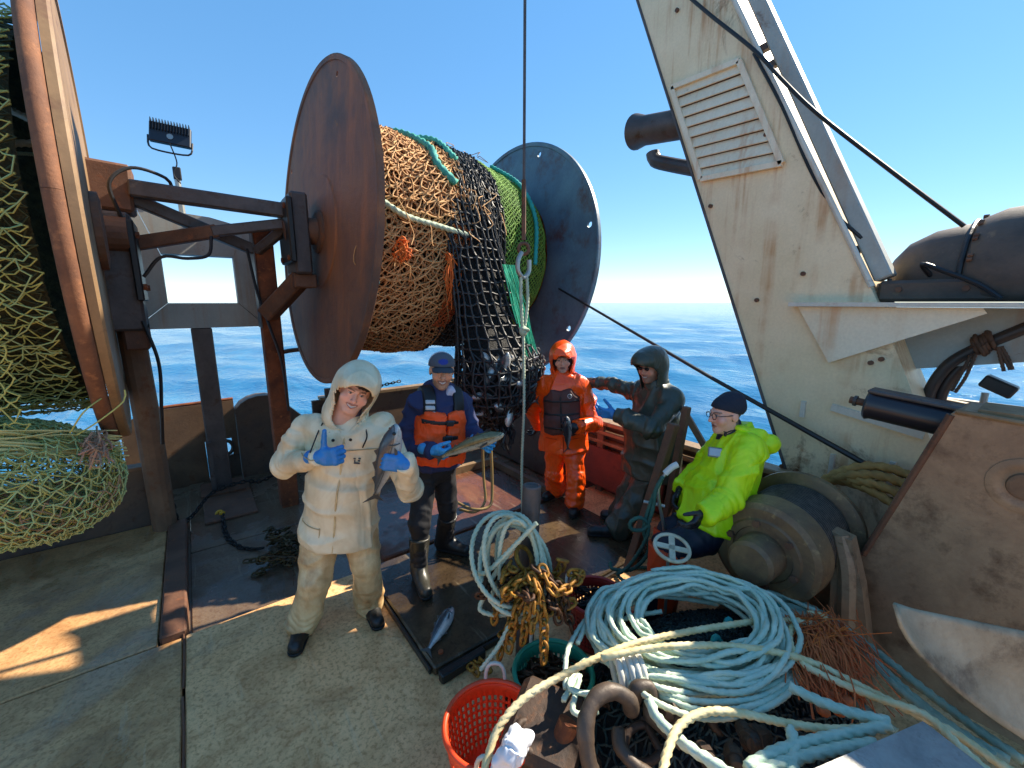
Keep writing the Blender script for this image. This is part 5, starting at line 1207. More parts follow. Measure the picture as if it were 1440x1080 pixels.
for k, (x, y, dx, dy, r, lab) in enumerate(((965, 1010, -25, -8, .028, 'round iron roller under the teal rope at the bottom'), (985, 1050, 14, 22, .026, 'iron bolt end pointing to the viewer below the cream loop'), (1028, 1052, 10, 30, .027, 'iron bolt standing next to the round bolt end'), (1042, 1020, 16, 24, .026, 'iron pin tilted beside the larger roller'), (1075, 1035, -30, 10, .036, 'large iron roller sleeve under the cream rope loop'), (1000, 1075, 20, 20, .024, 'iron stub at the very bottom among the bolts'))):
    root = thing('iron_bolt', lab, 'bolt', Zp(x, y, .44), 'bolts in the foreground'); p = Zp(x, y, .47); q = Zp(x + dx, y + dy, .50); d = nrm(q - p)
    autosmooth(MB().lathe(p, d, [(0, .01), (0, r * .9), (.006, r), (.10, r), (.106, r * .9), (.106, .01)], 18).build('shank', M_iron, root), 35); MB().lathe(p + d * .035, d, [(0, r), (0, r * 1.35), (.035, r * 1.35), (.035, r)], 6).build('nut', M_iron, root)
for k, (x, y, lab) in enumerate(((690 + 60, 1040, 'dark iron shackle between the orange basket and the taped bar'), (905, 1045, 'dark iron shackle in the shade below the taped hook'), (1010, 1010, 'dark iron shackle among the bolts below the coil'))):
    root = thing('shackle', lab, 'shackle', Zp(x, y, .3), 'shackles in the foreground'); p = Zp(x, y, .36); Rm = eul(g.uniform(-60, 60), g.uniform(-40, 40), g.uniform(0, 180))
    a = np.linspace(-.6, math.pi + .6, 18); P = np.stack([.06 * np.cos(a), .06 * np.sin(a) * 1.3, 0 * a], -1) @ Rm.T + p; MB().tube(P, .017, 10).build('bow', M_iron, root, True)
    e = np.array([(-.075, -.045, 0), (.075, -.045, 0)]) @ Rm.T + p; MB().tube(e, .015, 10).build('pin', M_iron, root)
MB_ = MB(); MB_.box(Zp(765, 1050, .22), (.34, .30, .36), eul(5, -8, 30), .03); tag(MB_.build('gear_box', M_iron), 'dark rusty gear crate in shadow right of the orange basket', 'crate')
MB().beam(Zp(740, 1035, .36), Zp(800, 975, .40), .05, .03).build('steel_flat_bar', M_rustd); tag(bpy.data.objects['steel_flat_bar'], 'rusty flat bar leaning over the crate by the basket', 'bar')
MB().cyl(Zp(790, 1040, .36), Zp(800, 1015, .42), .042, 14).build('rust_orange_roller', M_rust); tag(bpy.data.objects['rust_orange_roller'], 'orange rust roller stub beside the cane shaped bar', 'roller')
bx = thing('aluminium_box', 'bright scuffed aluminium box lid at the bottom right corner', 'box', tuple(Zp(1290, 1080, .5)))
lid = np.array([Zp(1118, 1092, .66), Zp(1298, 1014, .66), Zp(1385, 1080, .66), Zp(1300, 1180, .66)])
MB().prism(lid, (0, 0, -.02)).build('lid', M_alum, bx); cc = lid.mean(0); MB().prism(cc + (lid - cc) * .95 - V(0, 0, .022), (0, 0, -.3)).build('case', M_alum, bx)
# dirty white curved blade
bl = []
def blade(u, v):
    x = 1255 + (1480 - 1255) * u; yt = 850 + 45 * u; yb = 850 + 215 * np.maximum(u, 0) ** .6; y = yt + (yb - yt) * v
    return np.array([B(a, b_, 1.30 + .10 * c + .12 * d + .015 * math.sin(4 * d)) for a, b_, c, d in zip(x, y, 1 - u, 1 - v)])
P, F = grid_mesh(blade, 26, 12); o = mesh_obj('scoop_blade', P, F, patchy('blade_white', 'b4a488', '98866a', 4, .6, bump=.4, c3='5c4c3c', s3=5, l3=.52, h3=.68), None, True, P.mean(0)); md = o.modifiers.new('thick', 'SOLIDIFY'); md.thickness = .012
tag(o, 'dirty white curved steel scoop blade leaning at the right edge', 'scoop')
P_ = [Zp(1200, 868, .3), Zp(1204, 850, .36), Zp(1212, 866, .3)]; 
MB().tube(crom([Zp(1240, 872, .25), Zp(1255, 845, .3), Zp(1290, 842, .3), Zp(1320, 860, .28)], .03), .012, 8).build('grey_hose', M_hose); tag(bpy.data.objects['grey_hose'], 'dark hose curved in the shade above the scoop blade', 'hose')

# ------------------------------------------------------------------ people
SKIN = vcol('skin', .48, .12)
def head_frame(yaw, pitch=0, roll=0): return rotm('Z', R_(yaw)) @ rotm('Y', R_(roll)) @ rotm('X', R_(pitch))
def head_sdf(Q, smile=0.0, heavy=0.0):
    """Q in head space: x to the viewer's right, -y the face, z up; origin mid-head"""
    d = ell(Q, (0, .012, .038), (.076 + heavy * .006, .096, .086))
    d = smin(d, ell(Q, (0, -.022, -.035), (.062 + heavy * .010, .070, .085)), .03)
    d = smin(d, ell(Q, (0, -.066, -.098), (.028 + heavy * .008, .022, .020)), .03)
    for s in (-1, 1):
        d = smin(d, ell(Q, (s * .043, -.062, -.022), (.026 + heavy * .006, .024, .028)), .02)
        d = smin(d, rc(Q, (s * .008, -.090, .034), (s * .045, -.076, .031), .008, .006), .012)
    for s in (-1, 1): d = smax(d, -ell(Q, (s * .031, -.100, .014), (.018, .014, .011)), .012)
    d = smin(d, rc(Q, (0, -.090, .022), (0, -.112, -.022), .007, .0125), .012)
    for s in (-1, 1):
        d = smin(d, ell(Q, (s * .0125, -.100, -.026), (.008, .010, .007)), .006)
        d = smin(d, ell(Q, (s * .031, -.077, .013), (.0135, .013, .0115)), .004)
        d = smin(d, ell(Q, (s * .077, .012, .0), (.010, .022, .032)), .008)
    w = .024 + smile * .008
    up_ = np.abs(Q[:, 0]) * smile * .35
    Q2 = Q.copy(); Q2[:, 2] -= up_
    d = smin(d, ell(Q2, (0, -.087, -.052), (w, .011, .0058)), .006); d = smin(d, ell(Q2, (0, -.086, -.067 - smile * .004), (w * .85, .011, .0065)), .006)
    d = smax(d, -ell(Q2, (0, -.099, -.0595 - smile * .002), (w * .82, .008, .002 + smile * .0035)), .003)
    d = smin(d, rc(Q, (0, .022, -.07), (0, .045, -.21), .056 + heavy * .01, .062 + heavy * .01), .03)
    return d
def head_color(Q, skin, hair, stubble=0.0, smile=0.0, beard=None, lips='8a4a40'):
    sk = np.array(lin(skin)[:3]); C = np.tile(sk, (len(Q), 1)); h = np.array(lin(hair)[:3]); L = np.array(lin(lips)[:3])
    def blend(mask, c): 
        nonlocal C
        m = np.clip(mask, 0, 1)[:, None]; C = C * (1 - m) + np.asarray(c) * m
    x, y, z = Q[:, 0], Q[:, 1], Q[:, 2]; front = y < -.03
    red = np.exp(-((np.abs(x) - .042) ** 2 + (z + .022) ** 2) / .0006) * front; blend(red * .45, sk * np.array([1.05, .68, .62]))
    blend(np.exp(-(x ** 2 + (z + .022) ** 2) / .00025) * (y < -.09) * .4, sk * np.array([1.05, .7, .62]))
    if stubble:
        jaw = np.clip((-.034 - z) / .03, 0, 1) * (np.abs(x) < .08) * (y < .02) + np.exp(-((z + .041) ** 2) / .00005 - x ** 2 / .0008) * front
        blend(np.clip(jaw, 0, 1) * stubble, np.array(lin(beard or hair)[:3]))
    zz = z - np.abs(x) * smile * .35
    lip = ((x / (.026 + smile * .008)) ** 2 + ((zz + .060) / .0135) ** 2 < 1) & (y < -.075); blend(lip * .75, L)
    if smile: te = ((x / (.022 + smile * .004)) ** 2 + ((zz + .0595 + smile * .002) / (.0055)) ** 2 < 1) & (y < -.07); blend(te * .9, np.array([.62, .58, .52]))
    else: te = ((x / .024) ** 2 + ((z + .0595) / .0028) ** 2 < 1) & (y < -.07); blend(te * .8, L * .35)
    for s in (-1, 1):
        bx = (x - s * .031); br = (np.abs(bx) < .020) & (np.abs(z - .0345 + bx * bx * 8) < .0045) & front; blend(br * .8, h)
        ey = ((bx / .0125) ** 2 + ((z - .013) / .0058) ** 2 < 1) & (y < -.05); blend(ey * .85, np.array([.45, .42, .40])); ir = ((bx / .0055) ** 2 + ((z - .013) / .0055) ** 2 < 1) & (y < -.05); blend(ir * .95, np.array([.03, .025, .02]))
        li = (np.abs(bx) < .014) & (np.abs(z - .0195) < .0022) & (y < -.05); blend(li * .7, h * .6)
    hr = (z > .068 + .02 * np.cos(x * 30)) | ((y > .0 + np.clip(z, -.1, 0) * .2) & (z > -.03) & (np.abs(x) < .075)) | ((y > .03) & (z > -.06)); blend(hr * 1.0, h)
    return C
def wrinkle(Vv, F, amp, freq, seed, aniso=(1, 1, .5), folds=()):
    N = vnormals(Vv, F); Q = Vv * np.array(aniso)
    wq = Q + .10 * np.stack([vnoise(Vv, 4, seed + 11), vnoise(Vv, 4, seed + 12), vnoise(Vv, 4, seed + 13)], -1)
    r1 = np.abs(vnoise(wq, freq, seed) - .5) * 2; r3 = np.abs(vnoise(wq * np.array([.55, .55, 1.7]), freq * 1.1, seed + 3) - .5) * 2
    big = vnoise(Vv, freq * .45, seed + 5) - .5
    d = 1.2 * (1 - np.minimum(r1 * 2.2, 1)) ** 2 + 1.1 * (1 - np.minimum(r3 * 2.2, 1)) ** 2 + .35 * big - .3
    for (c, ax, rad, a_, fq) in folds:
        t = (Vv - c) @ nrm(ax); w_ = np.exp(-np.sum((Vv - c) ** 2, 1) / rad ** 2)
        d = d + w_ * a_ * .6 * (np.abs(np.sin(fq * .8 * t + 7.0 * vnoise(Vv * np.array([1.6, 1.6, .8]), 5, seed + 2))) * 2 - 1) * np.clip(2.2 * vnoise(Vv, 8, seed + 21) - .3, 0, 1)
    return Vv + N * (amp * d)[:, None]
def smooth_mesh(Vv, F, it=2):
    e = np.vstack([F[:, [0, 1]], F[:, [1, 2]], F[:, [2, 3]], F[:, [3, 0]]])
    for _ in range(it):
        A_ = np.zeros_like(Vv); n = np.zeros(len(Vv))
        for a, b in ((0, 1), (1, 0)): np.add.at(A_, e[:, a], Vv[e[:, b]]); np.add.at(n, e[:, a], 1)
        Vv = Vv * .5 + .5 * A_ / np.maximum(n, 1)[:, None]
    return Vv
def limb_folds(J, legs=False):
    o = []
    for s in 'LR':
        if legs: o += [(J['an' + s] + V(0, 0, .05), J['kn' + s] - J['an' + s], .13, 1.2, 75.0), (J['kn' + s], J['kn' + s] - J['an' + s], .10, .8, 60.0)]
        else: o += [(J['el' + s], J['wr' + s] - J['el' + s], .11, 1.0, 70.0), (mid(J['sh' + s], J['el' + s], .2), J['el' + s] - J['sh' + s], .10, .7, 55.0), (J['wr' + s], J['wr' + s] - J['el' + s], .08, .8, 80.0)]
    return o
def garment(name, f, lo, hi, h, mat, root, amp=0.0, freq=9.0, seed=0, it=1, aniso=(1, 1, .5), folds=()):
    Vv, F = surf(f, lo, hi, h); Vv = smooth_mesh(Vv, F, it)
    if amp: Vv = wrinkle(Vv, F, amp, freq, seed, aniso, folds)
    return mesh_obj(name, Vv, F, mat, root, True)
class Torso:
    """garment space: origin pelvis, z to the neck, x across the shoulders, -y the chest"""
    def __init__(s, J):
        s.o = J['pelvis']; z = J['neck'] - J['pelvis']; s.L = np.linalg.norm(z); z = z / s.L
        x = J['shR'] - J['shL']; s.sw = np.linalg.norm(x) / 2; x = nrm(x - z * (x @ z)); y = np.cross(z, x); s.R = np.stack([x, y, z], 1).astype(np.float32)
    def loc(s, P): return (P - s.o.astype(np.float32)) @ s.R
    def w(s, *p): return s.o + s.R @ np.array(p, float)
    def sdf(s, P, b=0.0, belly=0.0, hem=None, flare=.10, shoulder=True):
        Q = s.loc(P); L = s.L; sw = s.sw
        d = ell(Q, (0, 0, .70 * L), (sw * .92 + b, .125 + b, .25)); d = smin(d, ell(Q, (0, -.012 - belly * .5, .32 * L), (.165 + b + belly, .125 + b + belly, .25)), .06)
        if shoulder: d = smin(d, rc(Q, (-sw * .78, 0, .90 * L), (sw * .78, 0, .90 * L), .068 + b, .068 + b), .05)
        if hem is not None:
            zc = Q[:, 2]; rx = .175 + b + belly * .9 + flare * np.clip(-(zc - .2 * L), 0, 1); ry = .135 + b + belly + flare * .8 * np.clip(-(zc - .2 * L), 0, 1)
            e = (np.sqrt((Q[:, 0] / rx) ** 2 + (Q[:, 1] / ry) ** 2) - 1) * np.minimum(rx, ry); e = np.maximum(e, zc - .45 * L); d = smin(d, e, .05); d = smax(d, hem - zc, .012)
        else: d = smin(d, ell(Q, (0, 0, 0), (.16 + b, .12 + b, .14)), .06)
        return d
def arm_sdf(P, J, s, b, k=.03):
    u = rc(P, J['sh' + s], J['el' + s], .056 + b, .048 + b); u = smin(u, rc(P, J['el' + s], J['wr' + s], .048 + b, .038 + b), k); n_ = nrm(J['wr' + s] - J['el' + s]).astype(np.float32); return smax(u, (P - J['wr' + s].astype(np.float32)) @ n_ - .012, .006)
def leg_sdf(P, J, s, b, flare=0.0):
    u = rc(P, J['hip' + s], J['kn' + s], .092 + b, .064 + b); return smin(u, rc(P, J['kn' + s], J['an' + s], .064 + b, .050 + b + flare), .04)
def hand(root, name, wrist, x, y, mat, curl=(40, 40, 40, 40), thumb=(0, .6, .5), tcurl=15, mirror=False, size=1.0, spread=6, cuff=.05):
    """fingers run along x, thumb side y, back of hand z"""
    x = nrm(x); y = nrm(np.array(y) - x * (np.array(y) @ x)); z = np.cross(x, y) * (-1 if mirror else 1)
    Rm = np.stack([x, y, z], 1).astype(np.float32); o = np.array(wrist, np.float32); segs = []
    for i, (yb, ln) in enumerate(((.031, .92), (.0105, 1.0), (-.0105, .95), (-.030, .76))):
        p = V(.088 - .004 * abs(i - 1), yb, 0); a = 0.0; sp = R_((1.5 - i) * spread)
        for j, (l, cf) in enumerate(((.042, .8), (.027, 1.15), (.022, .9))):
            a += R_(curl[i]) * cf; dv = V(math.cos(a) * math.cos(sp), math.cos(a) * math.sin(sp), -math.sin(a)); q = p + dv * l * ln; segs.append((p, q, .0108 - .0008 * j, .0100 - .0008 * j, i)); p = q
    t0 = V(.022, .030, -.006); td = nrm(V(*thumb)); t1 = t0 + td * .040; a2 = nrm(td + V(math.sin(R_(tcurl)), -math.sin(R_(tcurl)) * .4, 0)); t2 = t1 + a2 * .032; t3 = t2 + a2 * .026
    tsegs = [(t0, t1, .0155, .0125), (t1, t2, .0125, .0112), (t2, t3, .0112, .0095)]
    def f(P):
        Q = (P - o) @ Rm / size
        d = rbx(Q, (.050, 0, 0), (.046, .041, .0155), .015); d = smin(d, ell(Q, (.035, .020, -.010), (.030, .022, .016)), .012)
        fd = None
        for i in range(4):
            c = None
            for (p, q, r0, r1, k) in segs:
                if k == i: e = rc(Q, p, q, r0, r1); c = e if c is None else smin(c, e, .004)
            fd = c if fd is None else smin(fd, c, .0022)
        d = smin(d, fd, .007); th = None
        for (p, q, r0, r1) in tsegs: e = rc(Q, p, q, r0, r1); th = e if th is None else smin(th, e, .004)
        d = smin(d, th, .008)
        return smin(d, rc(Q, (-cuff, 0, 0), (.01, 0, 0), .036, .031), .012) * size
    Vv, F = surf(f, o - .21 * size, o + .21 * size, .0042); return mesh_obj(name, smooth_mesh(Vv, F, 1), F, mat, root, True)
def boot(root, J, s, mat, top=None, r=.062, gz=0.0, name='boot', rt=.072):
    an, toe = J['an' + s], J['toe' + s]; d = toe - an; d[2] = 0; d = nrm(d); heel = an - d * .055; g0 = gz
    a = V(heel[0], heel[1], g0 + .048); b_ = V(toe[0], toe[1], g0 + .040); tp = top if top is not None else an + V(0, 0, .10)
    def f(P):
        e = rc(P, a, b_, .046, .043); e = smin(e, rc(P, an + V(0, 0, .0), V(*((a + b_) / 2)) + V(0, 0, .012), .052, .042), .04); e = smin(e, rc(P, V(a[0], a[1], g0 + .06), tp, r - .004, rt), .04)
        e = np.maximum(e, (g0 + .002) - P[:, 2]); n_ = nrm(tp - an).astype(np.float32); return np.maximum(e, (P - tp.astype(np.float32)) @ n_)
    pts = np.array([a, b_, an, tp]); o = garment(name, f, pts.min(0) - .12, pts.max(0) + .12, .008, mat, root, .0025, 14, 5)
    sole = lambda P: np.maximum(rc(P * np.array([1, 1, 1], np.float32), V(a[0], a[1], g0 + .02), V(b_[0], b_[1], g0 + .02), .050, .047), np.abs(P[:, 2] - g0 - .011) - .010)
    Vv, F = surf(sole, pts.min(0) - .09, pts.max(0) * V(1, 1, 0) + V(.09, .09, g0 + .05), .007); mesh_obj('sole', Vv, F, plain('sole_black', '141414', .6), o, True)
    return o
def bbox(J, keys, m):
    p = np.array([J[k] for k in keys]); return p.min(0) - m, p.max(0) + m
def body_mesh(root, J, hc, HR, skin, hair, smile=0, heavy=0, stubble=0, beard=None, hs=1.0, hands=False):
    """one continuous body; head fine, the rest lies under the clothes"""
    Rm = HR.astype(np.float32); T = Torso(J)
    hl = lambda P: (P - hc.astype(np.float32)) @ Rm / hs
    n0 = hc + HR @ V(0, .045, -.20) * hs
    def f(P): return head_sdf(hl(P), smile, heavy) * hs
    def fb(P):
        d = T.sdf(P, -.02, 0, None); d = smin(d, rc(P, n0, J['neck'], .05, .06), .05)
        for s in 'LR': d = smin(d, arm_sdf(P, J, s, -.012), .05); d = smin(d, leg_sdf(P, J, s, -.012), .05)
        return smin(d, ell((P - hc.astype(np.float32)) @ Rm, (0, .01, 0), (.06, .08, .09)), .03)
    V1, F1 = surf(f, hc - .19 * hs, hc + .19 * hs, .0042); ks = [k for k in J if k[:2] not in ('to',)]; lo, hi = bbox(J, ks, .16)
    C1 = head_color(hl(V1.astype(np.float32)).astype(float), skin, hair, stubble, smile, beard)
    lo = np.minimum(lo, hc - .12); hi = np.maximum(hi, hc + .12); V2, F2 = surf(fb, lo, hi, .016)
    C2 = np.tile(np.array(lin('8a6f62')[:3]), (len(V2), 1)); o = mesh_obj('body', np.vstack([V1, V2]), np.vstack([F1, F2 + len(V1)]), SKIN, root, True); setcol(o, np.vstack([C1, C2])); return o
def hood_up(root, hc, HR, mat, J, peak=.0, amp=.012, seed=1, size=1.0, open_=(.088, .125), name='hood'):
    Rm = HR.astype(np.float32); nk = J['neck']
    def f(P):
        Q = (P - hc.astype(np.float32)) @ Rm / size
        d = ell(Q, (0, .025, .030), (.112, .135, .128)); d = smin(d, ell(Q, (0, -.045, .055 + peak * .3), (.098, .10 + peak, .085)), .04)
        d = smin(d, rc(Q, (0, .03, -.03), (0, .05, -.15), .102, .106), .04)
        ins = ell(Q, (0, .015, .018), (.098, .118, .114)); ins = smin(ins, ell(Q, (0, -.05, .035), (.084, .10 + peak, .082)), .03); ins = smin(ins, rc(Q, (0, .0, -.03), (0, .01, -.14), .084, .076), .04)
        d = smax(d, -ins, .004); d = smax(d, -ell(Q, (0, -.16 - peak * .6, -.045), (open_[0], .125, open_[1])), .004)
        return d * size
    return garment(name, f, hc - .28, hc + .24, .0065, mat, root, amp * .8, 7, seed, 1)

# ---- oilskin materials
K_white = cloth('oilskin_cream', 'e8d8b4', 'b8925c', .38, .4, .62, 9.0, dlo=.46, dhi=.68); K_whp = cloth('oilskin_cream_trousers', 'e4cb98', '9c6c38', .42, .4, .9, 9.0, dlo=.42, dhi=.62)
K_or = cloth('oilskin_orange', 'ff560c', 'e2440c', .33, .5, .5, 12.0, coat=.25); K_dark = cloth('oilskin_black', '3a3f34', '443e34', .42, .4, .5, 12.0, coat=.12); K_yel = cloth('jacket_hivis', 'c6ee0a', 'a0bc1c', .42, .4, .3, 12.0)
K_navy = cloth('hoodie_navy', '2a335a', '1e2642', .8, .4, .4); K_black = cloth('trousers_black', '1b1a1d', '2c2826', .7, .5, .4); K_vest = cloth('vest_orange', 'ff5512', 'e23c0c', .6, .5, .3, 12.0); K_maroon = cloth('vest_maroon', '54302a', '402622', .65, .3, .4)
K_glove = cloth('glove_blue', '2a7cc0', '1e609a', .45, .4, .4, 20); K_gloveL = cloth('glove_light_blue', '3fa0d8', '2a78b4', .45, .4, .4, 20); K_gloveK = cloth('glove_black', '1d1c22', '2a2830', .4, .4, .4, 20)
K_boot = plain('boot_black', '1d1d1c', .4, 0, .3, .1); K_booto = plain('boot_olive', '34322a', .38, 0, .3, .1); K_ndark = cloth('overall_navy', '161c2e', '101420', .6, .6, .4)
K_strap = plain('strap_black', '141416', .5); K_rib = cloth('beanie_knit', '1f2634', '191f2a', .9, .3, .3, 40.0); K_refl = plain('reflective_grey', 'b4b8bc', .35, .2)

def J_(**k): return {a: np.array(b, float) for a, b in k.items()}
def mid(a, b, t=.5): return a + (b - a) * t

# ================= man in cream oilskins
def white_man():
    J = J_(neck=B(490, 592, 2.46), pelvis=B(478, 738, 2.47), shL=B(431, 600, 2.46), shR=B(535, 598, 2.50), elL=B(398, 655, 2.42), wrL=B(448, 643, 2.22), elR=B(578, 688, 2.46), wrR=B(568, 653, 2.20),
           hipL=B(456, 745, 2.46), hipR=B(503, 743, 2.50), knL=B(442, 815, 2.36), knR=B(514, 790, 2.46), anL=B(425, 876, 2.40), anR=B(520, 846, 2.60), toeL=B(415, 908, 2.25), toeR=B(531, 872, 2.46))
    r = thing('person', 'person in cream oilskin suit giving a thumbs up and holding a fish', 'person', (J['anL'] + J['anR']) / 2 * V(1, 1, 0))
    hc = B(499, 551, 2.40); HR = head_frame(-13, 8, 24)
    body_mesh(r, J, hc, HR, 'eab49c', '4a3628', smile=1.0, heavy=1.0, stubble=.18, beard='a06a48', hs=.99)
    T = Torso(J)
    def coat(P):
        d = T.sdf(P, .018, .018, -.08, .12)
        for s in 'LR': d = smin(d, arm_sdf(P, J, s, .015), .016)
        Q = T.loc(P); return smin(d, rc(Q, (0, .0, T.L * .95), (0, -.01, T.L * 1.03), .075, .068), .05)
    lo, hi = bbox(J, ['neck', 'pelvis', 'shL', 'shR', 'elL', 'elR', 'wrL', 'wrR'], .27); o = garment('coat', coat, lo, hi, .0095, K_white, r, .013, 5.5, 1, folds=limb_folds(J))
    def tr(P):
        d = T.sdf(P, .01, .02, None, shoulder=False); d = np.maximum(d, T.loc(P)[:, 2] - .1)
        for s in 'LR': d = smin(d, leg_sdf(P, J, s, .022, .022), .03)
        return d
    lo, hi = bbox(J, ['pelvis', 'hipL', 'hipR', 'knL', 'knR', 'anL', 'anR'], .16); garment('trousers', tr, lo, hi, .0095, K_whp, r, .012, 6, 2, folds=limb_folds(J, True))
    for s in 'LR': boot(r, J, s, K_boot, J['an' + s] + V(0, 0, .06), .055, rt=.058)
    hood_up(r, hc, HR, K_white, J, .045, .005, 3, 1.12, (.096, .135))
    def shirt(P): Q = T.loc(P); return rc(Q, (0, -.02, T.L * .92), (0, .0, T.L * 1.16), .078, .070)
    garment('shirt_collar', shirt, T.w(0, 0, T.L) - .2, T.w(0, 0, T.L) + .24, .008, cloth('shirt_mauve', '5a4e5c', '4a404c', .8, .4, .3), r, .004, 14, 6)
    def collar(P):
        Q = T.loc(P); d = smax(rc(Q, (0, -.005, T.L * .93), (0, .015, T.L * 1.13), .118, .108), -rc(Q, (0, -.012, T.L * .8), (0, .005, T.L * 1.4), .100, .098), .004)
        return smax(d, -np.maximum(np.abs(Q[:, 0] - .005) - .9 * (Q[:, 2] - T.L * .93) - .005, Q[:, 1]), .008)
    garment('collar', collar, T.w(0, 0, T.L) - .22, T.w(0, 0, T.L) + .24, .0065, K_white, r, .006, 9, 8)
    rt, up, tv = _rt, _up, -_fw
    hand(r, 'glove', J['wrL'] + rt * .01, rt * .9 + up * .15 + tv * .3, up + rt * .1, K_glove, (92, 94, 96, 96), (.35, 1, .15), 4, False, 1.22)
    hand(r, 'glove', J['wrR'], -rt * .85 + up * .25 + tv * .3, up + rt * .2, K_glove, (62, 66, 68, 66), (.75, .5, -.55), 10, True, 1.18, 6, .02)
    # hair fringe under the hood
    Rm = HR.astype(np.float32)
    def hair(P):
        Q = (P - hc.astype(np.float32)) @ Rm; d = ell(Q, (0, .012, .045), (.082, .100, .086)); d = np.maximum(d, -(Q[:, 2] - .050 + .25 * np.clip(Q[:, 0], -1, 1) + .004 * np.sin(Q[:, 0] * 300))); return np.maximum(d, Q[:, 1] + .02)
    garment('hair', hair, hc - .13, hc + .15, .005, plain('hair_brown', '2c1e16', .6), r, .003, 40, 2)
    # placket, snaps, toggles, chest print
    fr = lambda x, z, e=.0: T.w(x, -1, z * T.L)
    def front(x, z, push=.0):      # point on the coat front
        p = T.w(x, -.5, z * T.L); d = T.R[:, 1].astype(float)
        for _ in range(40):
            s_ = coat(p[None].astype(np.float32))[0]; p = p + d * s_ * .8
            if abs(s_) < .0008: break
        return p - d * push
    fl = MB(); fl.tube([front(.015, z, -.002) for z in np.linspace(.95, -.1, 14)], .006, 6); fl.build('placket_edge', K_whp, o)
    for x, z in ((-.07, .93), (-.045, .88), (.075, .93), (.05, .9)): p = front(x, z, .0); MB().lathe(p, -T.R[:, 1].astype(float), [(-.004, .009), (.006, .009), (.007, .002)], 10).build('snap', K_strap, o)
    for x in (-.12, .12): MB().tube(crom([front(x, 1.0, .02), front(x + .015 * np.sign(x), .93, .012), front(x, .84, .012)], .01), .0042, 6).build('drawcord', K_strap, o)
    K_seam = plain('seam_tan', 'b49a70', .6)
    for zs, x0, x1 in ((.80, -.19, .0), (.80, .03, .20), (.10, -.20, -.07), (.10, .08, .20), (-.06, -.2, .2)):
        MB().tube([front(x, zs + .02 * math.sin(9 * x), -.001) for x in np.linspace(x0, x1, 10)], .0032, 5).build('seam', K_seam, o)
    for x0 in (-.20, -.07, .08, .20): MB().tube([front(x0, z, -.001) for z in (.10, .04, -.01)], .003, 5).build('seam', K_seam, o)
    ink = plain('print_ink', '2a3446', .7)
    for k, (dx, dz, w_, h_) in enumerate(((-.014, .016, .012, .006), (.012, .016, .014, .006), (-.012, .002, .008, .008), (.010, .003, .012, .007), (0, -.012, .034, .008))):
        p = front(.098 + dx, .72 + dz / T.L, .002); MB().box(p, (w_, .004, h_), T.R.astype(float)).build('chest_print', ink, o)
    MB().tube([front(x, -.085, -.004) for x in np.linspace(-.2, .2, 12)], .004, 5).build('hem_seam', K_whp, o)
    # the held fish
    fh = B(557, 598, 2.20); ft = B(527, 706, 2.24)
    fish('held_fish', 'silver fish with dark back held upright in the cream suited man\'s blue glove', fh, ft, _rt * -.7 - _fw * .5, .062, .05, FM_silver)
white_man()

